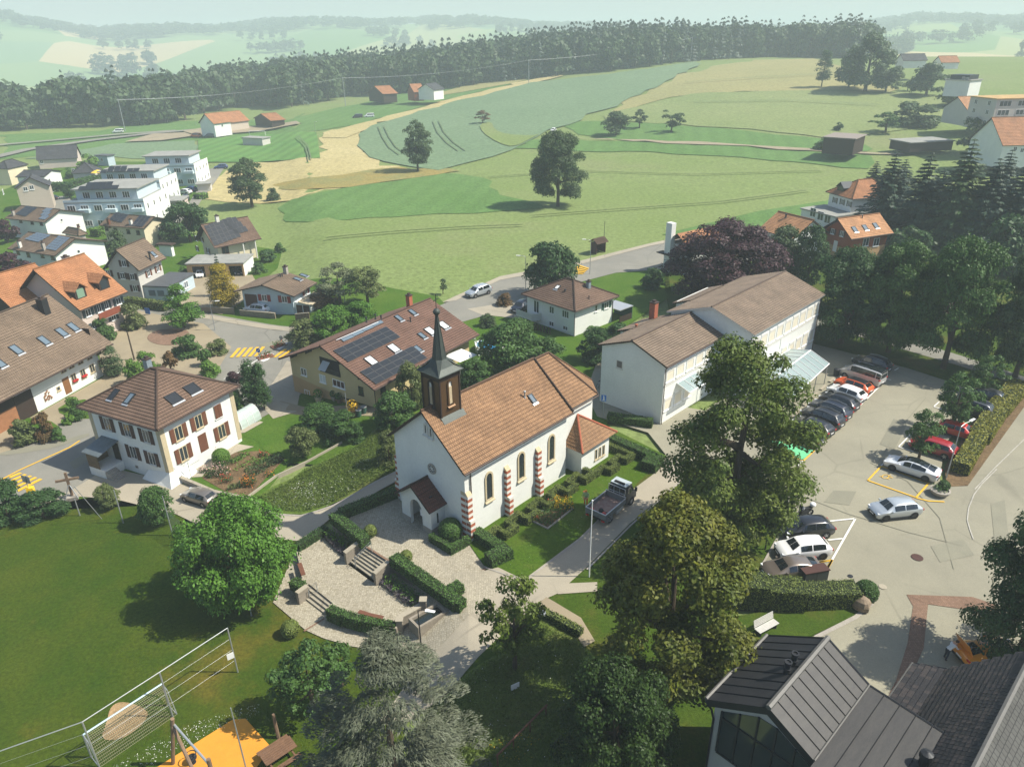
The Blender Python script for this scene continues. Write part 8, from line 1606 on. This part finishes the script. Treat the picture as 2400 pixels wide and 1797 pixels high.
# ---- people
def person(label,p,rz,pose,cols,extra=None):
 """pose: joints in metres; cols: (skin, shirt, trousers, shoes, hair/hat)"""
 t=thing('person',label,'person',p,rz)
 J=pose;E=[('hip','chest'),('chest','neck'),('neck','head'),('head','top'),('hip','hl'),('hl','kl'),('kl','al'),('al','tl'),('hip','hr'),('hr','kr'),('kr','ar'),('ar','tr'),('chest','sl'),('sl','el'),('el','wl'),('wl','fl'),('chest','sr'),('sr','er'),('er','wr'),('wr','fr')]
 R=dict(hip=.15,chest=.17,neck=.065,head=.10,top=.075,hl=.105,hr=.105,kl=.07,kr=.07,al=.05,ar=.05,tl=.045,tr=.045,sl=.075,sr=.075,el=.05,er=.05,wl=.036,wr=.036,fl=.04,fr=.04);names=list(J)
 me=bpy.data.meshes.new('body');me.from_pydata([J[k]for k in names],[(names.index(a),names.index(b))for a,b in E],[]);o=link('body',me,t)
 sk_=o.modifiers.new('skin','SKIN');
 for i,k in enumerate(names):me.skin_vertices[0].data[i].radius=(R[k],R[k]*(.75 if k in('chest','hip')else 1));me.skin_vertices[0].data[i].use_root=(k=='hip')
 s=o.modifiers.new('sub','SUBSURF');s.levels=s.render_levels=2
 dg=bpy.context.evaluated_depsgraph_get();m2=bpy.data.meshes.new_from_object(o.evaluated_get(dg));o.modifiers.clear();o.data=m2;m2 .materials.clear()
 for c_ in cols[:4]:m2 .materials.append(c_)
 zsh,zn=J['hip'][2]+.03,J['neck'][2]+.01;fp=[Vector(J['fl']),Vector(J['fr']),Vector(J['wl']),Vector(J['wr'])]
 for f in m2 .polygons:
  c=f.center;k=0 if c.z>zn else 1 if c.z>zsh else 2
  if c.z<.12:k=3
  if any((c-q).length<.13 for q in fp):k=0
  f.material_index=k;f.use_smooth=True
 for sd in 'lr':
  wv,fv=Vector(J['w'+sd]),Vector(J['f'+sd]);d=(fv-wv).normalized();sp=d.cross(Vector((0,0,1))).normalized();h=MB()
  for i in range(4):b=fv+sp*(.03*(i-1.5));h.tube([b,b+d*.05+Vector((0,0,-.015)),b+d*(.075-.008*abs(i-1.5))+Vector((0,0,-.04))],[.011,.010,.008],5)
  h.tube([wv.lerp(fv,.5)+sp*.04,fv+sp*.065+d*.01],[.012,.009],5);h.build('hand',cols[0],t)
 hd=Vector(J['head']);tp=Vector(J['top']);u=(tp-hd).normalized();
 MB().lathe([(.115,.0),(.12,.04),(.105,.09),(.06,.13),(.01,.145)],12,0,hd+u*.02).build('helmet' if extra=='helmet' else 'hair',cols[4],t,smooth=True)
 fc=MB();fw=Vector((1,0,0))
 for s_ in(1,-1):fc.box(hd+fw*.095+Vector((0,s_*.035,.0)),(.015,.02,.012),0)
 fc.build('eyes',M_BLACK,t);MB().box(hd+fw*.11+Vector((0,0,-.03)),(.03,.02,.04)).build('nose',cols[0],t)
 return t
SKIN=mat('skin',(.50,.30,.21),.6,var=0);SHL=mat('hivis_green_shirt',(.33,.45,.20),.85,var=.1,scale=8);TRO=mat('hivis_orange_trousers',(.72,.14,.02),.8,var=.1,scale=8);BOOT=mat('dark_boots',(.03,.025,.02),.8,var=0);HELM=mat('orange_helmet',(.8,.30,.02),.4,var=0)
PO=dict(hip=(0,0,.95),chest=(.04,0,1.32),neck=(.06,0,1.50),head=(.09,0,1.62),top=(.10,0,1.72),hl=(0,.10,.88),kl=(.08,.13,.48),al=(.02,.15,.09),tl=(.16,.17,.04),hr=(0,-.10,.88),kr=(.0,-.12,.48),ar=(-.08,-.13,.09),tr=(.05,-.14,.04),sl=(.04,.20,1.42),el=(.12,.28,1.16),wl=(.33,.20,1.10),fl=(.40,.17,1.09),sr=(.04,-.20,1.42),er=(.06,-.30,1.16),wr=(.24,-.22,1.02),fr=(.31,-.18,1.0))
gp=person('gardener in orange trousers and helmet holding a strimmer beside the truck',G(*c7(1188,498),0),math.radians(250),PO,(SKIN,SHL,TRO,BOOT,HELM),'helmet')
stm=thing('strimmer','long strimmer held by the gardener in orange trousers','garden tool',gp.location,gp.rotation_euler.z);MB().tube([(-.25,-.25,1.25),(.36,-.02,1.06),(1.15,.35,.12)],.02,6).build('shaft',M_METAL,stm);MB().lathe([(.08,0),(.1,.08),(.05,.14)],8,0,(-.3,-.28,1.2)).build('motor',PT['orange'],stm);MB().lathe([(.13,.03),(.1,.06),(.03,.12)],10,0,(1.15,.35,0)).build('cutting_head',M_PLAST,stm)
PB=dict(PO);PB.update(chest=(.30,0,1.24),neck=(.42,0,1.38),head=(.50,0,1.47),top=(.55,0,1.55),sl=(.30,.2,1.34),sr=(.30,-.2,1.34),el=(.45,.26,1.10),wl=(.66,.2,1.05),fl=(.73,.17,1.05),er=(.45,-.26,1.1),wr=(.66,-.2,1.05),fr=(.73,-.17,1.05))
od=Matrix.Rotation(oc.rotation_euler.z,3,'Z')@Vector((-2.75,.35,0));person('person in a white shirt leaning under the raised tailgate of the orange car',oc.location+od-Vector((0,0,.04)),oc.rotation_euler.z,PB,(SKIN,mat('white_shirt',(.62,.66,.68),.85,var=.05),mat('dark_trousers',(.03,.035,.05),.85,var=0),BOOT,mat('brown_hair',(.05,.03,.02),.8,var=0)))
# ---- street furniture and small things
def pole_h(base,top):p=G(*base);return p,zsolve(p,top[1])
def lamp(label,base,top,arm=(1,0),al=1.2,m=None,head='lamp',r=.06):
 p,h=pole_h(base,top);t=thing('street_lamp',label,'street lamp',p,math.atan2(arm[1],arm[0]));m=m or M_METAL
 MB().tube([(0,0,0),(0,0,h*.5),(0,0,h-.15)],[r,r*.85,r*.6],8).build('pole',m,t)
 if al:MB().tube([(0,0,h-.2),(al*.35,0,h-.02),(al,0,h)],.035,6).build('arm',m,t)
 b=MB();b.add([(al-.15,-.13,h+.03),(al+.55,-.10,h+.05),(al+.55,.10,h+.05),(al-.15,.13,h+.03),(al-.1,-.1,h-.08),(al+.5,-.08,h-.02),(al+.5,.08,h-.02),(al-.1,.1,h-.08)],[(0,1,2,3),(7,6,5,4),(0,4,5,1),(1,5,6,2),(2,6,7,3),(3,7,4,0)]);b.build('lamp_head',M_FRAME if head=='lamp' else m,t);return t
lamp('street lamp with dark curved pole beside the cobbled walk',q6(1435,1462),q6(1425,1015),(1,-.3),.7,M_DKMET);lamp('tall curved lamp between the yellow green hedge and the electric bay',c10(1535,1365),c10(1790,905),(1,.6),1.6,M_METAL);lamp('lamp post half inside the tall green lime',c10(105,1655),c10(160,1240),(-1,.2),.5,M_DKMET)
lamp('street lamp in front of the golden conifer',b4(432,1550),b4(450,1265),(1,0),1.0);lamp('thin street lamp among the pale willows',b4(1692,1280),b4(1668,1100),(-1,0),.3);lamp('lamp on the main road left of the round tree',c9(1222,1040),c9(1185,735),(-1,.2),1.0);lamp('lamp on the main road in front of the bus shelter',c9(1775,895),c9(1740,595),(-1,.2),1.0)
lamp('pale twin lamp in the apartment yard',a4(520,560),a4(520,495),(1,0),.2);lamp('lamp by the farm road at the wood',a1(1272,815),a1(1262,740),(1,0),.8);lamp('lamp by the sports pitch corner',a1(2045,870),a1(2030,790),(1,0),.8)
def pole(name,label,base,top,r=.06,m=None,cat='pole'):p,h=pole_h(base,top);t=thing(name,label,cat,p);MB().tube([(0,0,0),(0,0,h)],[r,r*.7],8).build('shaft',m or M_METAL,t);return t,h
t,h=pole('flagpole','slim white flagpole beside the concrete walk',c7(1218,1110),c7(1232,458),.05,M_FRAME,'flagpole');MB().lathe([(.02,0),(.07,.04),(.07,.1),(.02,.14)],8,0,(0,0,h)).build('finial',M_FRAME,t)
pole('wooden_pole','brown wooden pole in the farmyard',f3(1305,1010),f3(1245,740),.12,M_BARK);pole('garden_pole','thin pole on the courtyard of the yellow house',c5(900,1210),c5(878,915),.05,M_METAL);pole('bollard','black bollard in the grass beside the parked cars',c8(295,590),c8(296,515),.07,M_DKMET,'bollard')
pp=[]
for b_,tp,lb in((a1(812,852),a1(765,640),'tall pale power pole in front of the left wood'),(b1(28,692),b1(10,500),'power pole beside the orange farm roofs'),(b1(1215,545),b1(1215,385),'power pole at the end of the sandy strip'),(r1(50,402),r1(55,240),'power pole on the crest of the crop field')):t,h=pole('power_pole',lb,b_,tp,.2,M_METAL);MB().box((0,0,h-.6),(.2,2.4,.15)).build('cross_arm',M_METAL,t);pp.append(t.location+Vector((0,0,h-.5)))
for k in(-1,0,1):
 pts=[]
 for i in range(3):
  a,b=pp[i],pp[i+1]
  for j in range(8):f=j/8;pts.append(a.lerp(b,f)+Vector((k*.3,k*1.0,-9*f*(1-f))))
 tag(MB().tube(pts+[pp[3]],.045,4).build('power_line',M_METAL),('lowest','middle','topmost')[k+1]+' power line strung between the poles at the wood','cable')
FP=[(g5(1762,552),g5(1685,225)),(g5(1281,882),g5(1180,552)),(g5(737,1256),g5(603,920)),(g5(0,1510),g5(-120,1190))]
ps=[pole_h(*x)for x in FP];o=ps[0][0];bf=thing('ball_stop_fence','tall wire ball stop fence with bent top rail behind the goal','fence',o)
for p,h in ps:MB().tube([p-o,p-o+Vector((0,0,h))],.05,8).build('post',M_METAL,bf)
for i in range(3):
 (p,h),(q,g)=ps[i],ps[i+1];MB().tube([p-o+Vector((0,0,h)),q-o+Vector((0,0,g))],.035,6).build('top_rail',M_METAL,bf)
 for f in(.28,.52,.76):MB().tube([p-o+Vector((0,0,h*f)),q-o+Vector((0,0,g*f))],.007,4).build('wire',M_METAL,bf)
p,h=ps[0];MB().box(ps[0][0].lerp(ps[1][0],.05)-o+Vector((0,0,h*.42)),(.45,.03,.5),0,.6).build('notice_sign',M_FRAME,bf)
cz=-1.8+2.0;gl_,gr2=G(*g5(615,1015),cz),G(*g5(1200,637),cz);d=gr2-gl_;nb=Vector((d.y,-d.x,0)).normalized();gw=d.length;go=thing('football_goal','football goal with pale blue crossbar and knotted net','goal',(gl_.x,gl_.y,-1.8),math.atan2(d.y,d.x));M_PB=mat('pale_blue_paint',(.42,.55,.60),.5,var=0);M_NET=mat('net_cord',(.26,.24,.15),.9,var=0)
MB().tube([(0,0,2),(gw,0,2)],.06,8).build('crossbar',M_PB,go);MB().tube([(0,0,0),(0,0,2)],.06,8).build('post',M_METAL,go);MB().tube([(gw,0,0),(gw,0,2)],.06,8).build('post',M_METAL,go)
nt_=MB();n=44;bk=-1.1
for i in range(n+1):x=gw*i/n;nt_.tube([(x,0,1.98),(x,bk*.55,1.85),(x,bk,0.02)],.011,3,cap=False)
for j in range(15):f=j/14;y,z=(bk*.55*f/.3,1.98-.13*f/.3)if f<.3 else(bk*(.55+.45*(f-.3)/.7),1.85*(1-(f-.3)/.7)+.02);nt_.tube([(0,y,z),(gw,y,z)],.011,3,cap=False)
q=nt_.build('net',M_NET,go);q['kind']='stuff'
for x in(0,gw):MB().tube([(x,0,1.98),(x,bk*.55,1.85),(x,bk,.03),(x,0,.03)],.03,5).build('net_stay',M_METAL,go)
drape('goal_dirt',PP(*g5(820,800),*g5(920,765),*g5(1110,832),*g5(1070,930),*g5(960,1020),*g5(850,1060),*g5(745,1050),*g5(790,930)),EARTH,4,smooth=2)
drape('play_floor',PP(*g5(1000,1360),*g5(1725,905),*g5(1820,898),*g5(2010,1110),*g5(1800,1400)),ORANGE,4)
WOODP=mat('weathered_post_wood',(.24,.16,.10),.85,var=.25,scale=4,stretch=(1,1,.3));PLANK=mat('brown_planks',(.19,.105,.06),.8,var=.25,scale=3)
pole('play_post','thin steel post standing in the orange play floor',g5(1825,1275),g5(1708,815),.05,M_METAL);pole('play_post','short wooden post beside the orange play floor',g5(2062,1035),g5(2025,862),.13,WOODP)
sw=thing('swing_frame','wooden play frame with slanting steel beam','play equipment',G(*g5(1280,1230)));o=sw.location;h=zsolve(o,g5(0,905)[1]);e1,e2=G(*g5(1290,940),o.z+h-.3)-o,G(*g5(1555,1240),o.z+h-.3)-o
MB().tube([(0,0,-.1),e1+Vector((0,0,.5))],.12,8).build('post',WOODP,sw);MB().tube([e1,e2],.07,8).build('beam',M_ALU,sw);MB().tube([(e2 .x,e2 .y,0),e2+Vector((0,0,.5))],.12,8).build('post',WOODP,sw);MB().tube([e1+Vector((-.2,.1,0)),e1 .lerp(e2,.6)+Vector((-.3,-.2,-h*.55))],.11,8).build('brace',WOODP,sw)
sy=thing('spring_rider','small round spring rider on the orange floor','play equipment',G(*g5(1430,1222)));MB().lathe([(.2,0),(.2,.05),(.08,.06),(.08,.4),(.3,.42),(.3,.5)],12).build('spring',M_DKMET,sy);MB().tube([(.3*math.cos(a*.5236),.3*math.sin(a*.5236),.75)for a in range(13)],.03,6).build('ring',M_DKMET,sy)
pt=thing('picnic_table','brown plank picnic table with two benches beside the blue cedar','table',G(*g5(2075,1195)),math.radians(42))
for i in range(6):MB().box((0,-.42+i*.17,.76),(2.0,.155,.05)).build('table_plank',PLANK,pt)
for s_ in(-1,1):
 for i in range(2):MB().box((0,s_*(.78+i*.16),.45),(2.0,.145,.05)).build('bench_plank',PLANK,pt)
 MB().box((s_*.7,0,.38),(.1,1.7,.1)).build('leg_frame',PLANK,pt)
be=thing('park_bench','pale grey slatted park bench on the grass beside the black roof','bench',G(*c12(540,215),0),math.radians(-150));PALEW=mat('pale_bench_wood',(.52,.51,.47),.8,var=.12,scale=5)
for i in range(5):MB().box((0,-.22+i*.11,.45),(1.9,.095,.04)).build('slat',PALEW,be)
for i in range(5):MB().box((0,-.30-i*.03,.55+i*.11),(1.9,.03,.095)).build('slat',PALEW,be)
for s_ in(-.75,.75):MB().b2((s_-.04,-.28,0),(s_+.04,.22,.43)).build('leg',M_DKMET,be)
bo=thing('boulder','brown boulder at the tip of the grass beside the hedge','rock',G(*c12(1150,70),0));b=MB().lathe([(.35,-.1),(.62,.15),(.66,.5),(.5,.85),(.22,1.05),(.03,1.1)],11);b.v=[(x*(1+.12*math.sin(7*y+3*z)),y*(1+.14*math.sin(5*x+z)),z)for x,y,z in b.v];b.build('stone',mat('brown_boulder',(.30,.23,.16),.9,var=.35,scale=3,bump=.5),bo)
pl=thing('stone_planter','round stone planter with box ball at the end of the hedge','planter',G(*c10(1475,1505),0));MB().lathe([(.4,0),(.75,.25),(.85,.55),(.7,.58),(.6,.45)],16).build('bowl',M_CONC,pl);tufts('plants',[(pl.location.x-.5,pl.location.y-.5),(pl.location.x+.5,pl.location.y-.5),(pl.location.x+.5,pl.location.y+.5),(pl.location.x-.5,pl.location.y+.5)],160,.1,LF['mid'],.5,.5,parent=pl)
ball('box_ball','box ball growing in the round stone planter',G(*c10(1510,1460),.3),.5,'laurel')
bi=thing('bin_cabinet','dark cabinet with brown lid between bronze car and hedge','cabinet',G(*c8(665,845),0),math.atan2(G(*c8(765,830),0).y-G(*c8(610,858),0).y,G(*c8(765,830),0).x-G(*c8(610,858),0).x));MB().b2((-1.0,-.02,0),(1.0,.75,1.12)).build('cabinet',M_DKMET,bi);MB().b2((-1.05,-.08,1.123),(1.05,.8,1.2)).build('lid',M_DKBROWN,bi)
for x in(-.99,.01):MB().b2((x,-.05,.08),(x+.97,-.023,1.05)).build('door',mat('dark_door_panel',(.05,.052,.055),.5,var=.1),bi)
bu=thing('bus_shelter','small dark timber shelter with tiled gable roof on the main road','shelter',G(*c9(1830,725)),math.radians(40));MB().b2((0,1.4,0),(2.6,1.5,2.2)).b2((0,0,0),(.1,1.397,2.2)).b2((2.5,0,0),(2.6,1.397,2.2)).build('wall',M_DKBROWN,bu);q=MB()
for s_ in(0,1):q.add([(-.3,-.5,2.1),(2.9,-.5,2.1),(2.9,.75,3.0),(-.3,.75,3.0)]if not s_ else[(2.9,2.0,2.1),(-.3,2.0,2.1),(-.3,.75,3.0),(2.9,.75,3.0)],[(0,1,2,3),(3,2,1,0)],0,[[(0,0),(3,0),(3,1.5),(0,1.5)]]*2)
q.build('roof',T_BROWN,bu);MB().b2((.2,1.0,.4),(2.4,1.35,.46)).build('bench',M_BROWN,bu);pole('whip_pole','thin leaning mast behind the bus shelter',c9(1898,590),c9(1940,440),.05,M_DKMET)
cr=thing('wayside_cross','tall brown wooden wayside cross at the lane corner','cross',G(*g4(632,432)),math.radians(20));h=zsolve(cr.location,g4(585,212)[1]);MB().b2((-.11,-.08,0),(.11,.08,h)).build('upright',WOODP,cr);MB().b2((-1.0,-.09,h*.70),(1.0,.06,h*.70+.22)).build('crossbeam',WOODP,cr);MB().b2((-.5,-.5,0),(.5,.5,.35)).build('base',M_CONC,cr)
for s_ in(-1,1):MB().tube([(s_*.55,-.5,.2),(0,0,1.7)],.05,6).build('strut',M_METAL,cr)
def sign(name,label,base,top,shape,m,w=.6,hh=.6,cat='sign',face=-1.9):
 p,h=pole_h(base,top);t=thing(name,label,cat,p,face+math.pi/2);MB().tube([(0,0.03,0),(0,.03,h)],.035,6).build('post',M_METAL,t);b=MB()
 if shape=='round':b.add([(w/2*math.cos(a*math.pi/8),y,h-w/2+w/2*math.sin(a*math.pi/8))for y in(-.02,0)for a in range(16)],[tuple(range(16)),tuple(range(31,15,-1))])
 else:b.b2((-w/2,-.03,h-hh),(w/2,-.003,h))
 b.build('sign_plate',m,t);return t,h
BLUE=mat('sign_blue',(.02,.12,.42),.4,var=0)
t,h=sign('parking_sign','blue square sign with a white person symbol at the school corner',s7(48,1325),s7(62,1125),'sq',BLUE,.55,.75);MB().b2((-.04,-.04,h-.58),(.06,-.031,h-.2)).b2((-.06,-.04,h-.16),(.02,-.031,h-.08)).b2((-.2,-.04,h-.64),(.2,-.031,h-.6)).build('symbol',M_FRAME,t)
t,h=sign('keep_right_sign','round blue sign with white arrow on the traffic island',c4(1690,165),c4(1705,58),'round',BLUE,.7);MB().box((0,-.03,h-.35),(.09,.012,.45),0,M=Matrix.Rotation(.7,3,'Y')).build('arrow',M_FRAME,t)
sign('round_sign','grey back of a round sign on the farther island',b4(1075,1650),b4(1072,1600),'round',M_METAL,.7,face=1.2);sign('blue_sign','blue board and white post at the farmyard street',f3(1440,575),f3(1437,505),'sq',BLUE,1.0,1.0);sign('street_sign','grey back of a crossing sign pair at the left crossing',g4(272,412),g4(218,240),'sq',M_METAL,1.1,.8,face=1.2)
mbx=thing('post_box','yellow box at the foot of the crossing sign','post box',G(*g4(280,408)),.3);MB().b2((-.3,-.25,.3),(.3,.25,.95)).build('box',mat('post_yellow',(.8,.52,.02),.5,var=0),mbx);MB().b2((-.05,-.05,0),(.05,.05,.3)).build('leg',M_METAL,mbx)
for b_,tp,lb in((g4(690,582),g4(640,440),'first slim net post from the wooden cross'),(g4(1065,645),g4(985,360),'second slim net post beside the small round tree'),(g4(1490,752),g4(1368,412),'tall net post beside the larger round tree'),(g4(2170,1445),g4(2140,1275),'short post at the edge of the globe maple'),(g4(1570,840),g4(1555,680),'low post at the end of the net')):pole('net_post',lb,b_,tp,.06,M_METAL)
a,b=G(*g4(1490,752)),G(*g4(1640,865));nf=thing('net_fence','fine grey safety net between the lawn posts','fence',a);nn=MB();d=b-a
for i in range(16):q=d*(i/15);nn.tube([q,q+Vector((0,0,2.6))],.008,3,cap=False)
for j in range(14):z=2.6*j/13;nn.tube([(0,0,z),d+Vector((0,0,z))],.008,3,cap=False)
q=nn.build('net',M_METAL,nf);q['kind']='stuff'
c1,c2=G(*g4(880,612)),G(*g4(640,330),2.5);tag(MB().tube([c1,c2],.03,5).build('guy_wire',M_METAL),'slanting guy wire running down from the wooden cross','cable')
wall('road_wall','low brown wall section left of the white SUV',PP(*b4(310,1378),*b4(620,1393)),.2,1.0,cap=True,m=mat('brown_fence_wall',(.26,.21,.15),.85,var=.2));wall('road_wall','low brown wall in front of the white SUV',PP(*b4(680,1405),*b4(1020,1437)),.2,.9,m=mat('brown_fence_wall',(0,0,0)));wall('road_wall','grey wooden fence right of the blue house yard',PP(*b4(1215,1452),*b4(1350,1440)),.12,1.0,m=WOODP)
for i,px in enumerate(((550,525),(475,592),(400,658),(330,725),(255,795))):t=thing('concrete_block','concrete kerb block in front of the parked row','kerb block',G(*c10(*px),0),math.radians(47),'kerb blocks in front of the parked row');MB().b2((-.75,-.14,0),(.75,.14,.22)).build('block',CONCP,t)
pool=thing('garden_pool','round blue garden pool behind the yellow house','pool',G(*c9(910,1545)));MB().lathe([(1.9,0),(1.95,.9),(1.8,.9),(1.75,.75)],20).build('rim',M_FRAME,pool);MB().lathe([(1.78,.74),(1.78,.78)],20).build('water',mat('pool_water',(.02,.22,.42),.1,var=0,spec=.6),pool)
gz_=thing('gazebo','white cloth gazebo beside the yellow house terrace','gazebo',G(*c6(500,470)),.8);MB().add([(-1.5,-1.5,2.2),(1.5,-1.5,2.2),(1.5,1.5,2.2),(-1.5,1.5,2.2),(0,0,2.9)],[(0,1,4),(1,2,4),(2,3,4),(3,0,4)]).build('canopy',mat('white_cloth',(.78,.78,.75),.85,var=0),gz_)
for x in(-1.45,1.45):
 for y in(-1.45,1.45):MB().tube([(x,y,0),(x,y,2.2)],.03,6).build('leg',M_ALU,gz_)
la=thing('ladder','metal ladder leaning on the yellow house eave','ladder',G(*c9(830,1605)),.9)
for s_ in(-.2,.2):MB().tube([(s_,0,0),(s_,1.3,3.3)],.03,5).build('rail',M_ALU,la)
for i in range(9):f=(i+.7)/9.5;MB().tube([(-.2,1.3*f,3.3*f),(.2,1.3*f,3.3*f)],.02,4).build('rung',M_ALU,la)
for px,r_,lf,pm,lb in(((610,1000),.45,'bright',M_STONE,'tall stone planter with green bush by the yellow house'),((758,985),.35,'mid',M_CONC,'grey pot with leafy plant against the yellow wall'),((810,1010),.35,'mid',WOODP,'wooden tub beside the yellow house steps'),((945,1140),.55,None,PLANK,'pot overflowing with yellow flowers in the courtyard'),((1170,1015),.35,'mid',M_CONC,'potted plant at the yellow house corner')):
 t=thing('plant_pot',lb,'planter',G(*c5(*px)));MB().lathe([(r_*.7,0),(r_,r_*1.6),(r_*.9,r_*1.6),(r_*.8,r_*1.3)],12).build('pot',pm,t);m_=220;d=rdir(m_);link('plant',leafmesh('plant',d*r_*1.25+np.array([0,0,r_*2.5]),d,.1*NP.uniform(.6,1.3,m_),.7,LF[lf]if lf else L_YEL),t)
for px,m,lb in(((1050,1110),M_GREENSH,'green bin with grey lid in the courtyard'),((1000,1140),M_GREENSH,'low green crate in the courtyard')):t=thing('waste_bin',lb,'bin',G(*c5(*px)));MB().lathe([(.28,0),(.33,.8)],12).build('body',m,t);MB().lathe([(.36,.803),(.36,.86),(.1,.95)],12).build('lid',M_METAL,t)
dry=thing('clothes_dryer','rotary clothes dryer on the white house terrace','clothes dryer',G(*c4(1100,1185)));MB().tube([(0,0,0),(0,0,1.9)],.03,6).build('pole',M_METAL,dry)
for i in range(4):a=i*math.pi/2+.4;MB().tube([(0,0,1.5),(1.1*math.cos(a),1.1*math.sin(a),1.95)],.02,5).build('arm',M_METAL,dry)
D13=Z(600,1400,2.765);a,b=G(*D13(1885,760)),G(*D13(1560,1120));rl_=thing('wooden_railing','long reddish wooden railing at the bottom of the meadow','railing',a);d=b-a;MB().tube([(0,0,.9),(d.x,d.y,.9)],.06,6).build('top_rail',M_BROWN,rl_)
for f in(.02,.35,.68,.98):MB().tube([(d.x*f,d.y*f,0),(d.x*f,d.y*f,.9)],.05,6).build('post',M_BROWN,rl_)
wb_=thing('info_board','small white board standing in the rough meadow','sign',G(*D13(1680,612)),.5);MB().b2((-.3,-.02,.3),(.3,.02,.75)).build('board',M_FRAME,wb_);MB().b2((-.03,.021,0),(.03,.06,.7)).build('post',WOODP,wb_)
ty=thing('old_tyre','old car tyre lying on the hedge by the gravel path','tyre',G(*c7(805,1430),.62));MB().add([(r_*math.cos(a*math.pi/8),r_*math.sin(a*math.pi/8),z)for r_,z in((.32,0),(.32,.18),(.18,.18),(.18,0))for a in range(16)],[(i*16+k,i*16+(k+1)%16,((i+1)%4)*16+(k+1)%16,((i+1)%4)*16+k)for i in range(4)for k in range(16)]).build('tyre',M_METAL,ty)
fg=thing('football_goal','small white far goal at the back of the sports pitch','goal',G(*a1(1670,888)),-.05);MB().tube([(-3.6,0,0),(-3.6,0,2.4),(3.6,0,2.4),(3.6,0,0)],.1,6).build('frame',M_FRAME,fg);MB().tube([(-3.6,0,2.4),(-3.6,1.5,0),(3.6,1.5,0),(3.6,0,2.4)],.05,5).build('net_stay',M_FRAME,fg)
b_=G(*s7(2040,1010)if False else c10(585,480),0);t=thing('waste_bin','dark round bin at the head of the parked row','bin',b_);MB().lathe([(.3,0),(.36,.9),(.1,1.0)],12).build('body',M_DKMET,t)
bk_=thing('bicycle','bicycle leaning at the corner of the school','bicycle',G(*c6(1395,575),0),.9)
for x in(-.5,.5):MB().tube([(x+.33*math.cos(a*math.pi/7),0,.34+.33*math.sin(a*math.pi/7))for a in range(15)],.025,5).build('wheel',M_BLACK,bk_)
MB().tube([(-.5,0,.34),(-.1,0,.8),(.38,0,.82),(.5,0,.34)],.025,5).build('frame',M_METAL,bk_);MB().box((-.12,0,.9),(.25,.12,.06)).build('saddle',M_BLACK,bk_);MB().tube([(.36,-.25,.98),(.36,.25,.98)],.02,5).build('handlebar',M_METAL,bk_)
# ---- haze
hb=MB();hb.b2((-9000,-60,-90),(9000,9500,140))
hm=bpy.data.materials.new('summer_haze');hm.use_nodes=True;nt=hm.node_tree
nt.nodes.remove(nt.nodes['Principled BSDF']);pv=nt.nodes.new('ShaderNodeVolumePrincipled')
pv.inputs['Color'].default_value=(.66,.77,.78,1);pv.inputs['Density'].default_value=0.00062;pv.inputs['Anisotropy'].default_value=0.0
nt.links.new(pv.outputs[0],nt.nodes['Material Output'].inputs['Volume'])
ho=hb.build('haze',hm,kind='stuff')
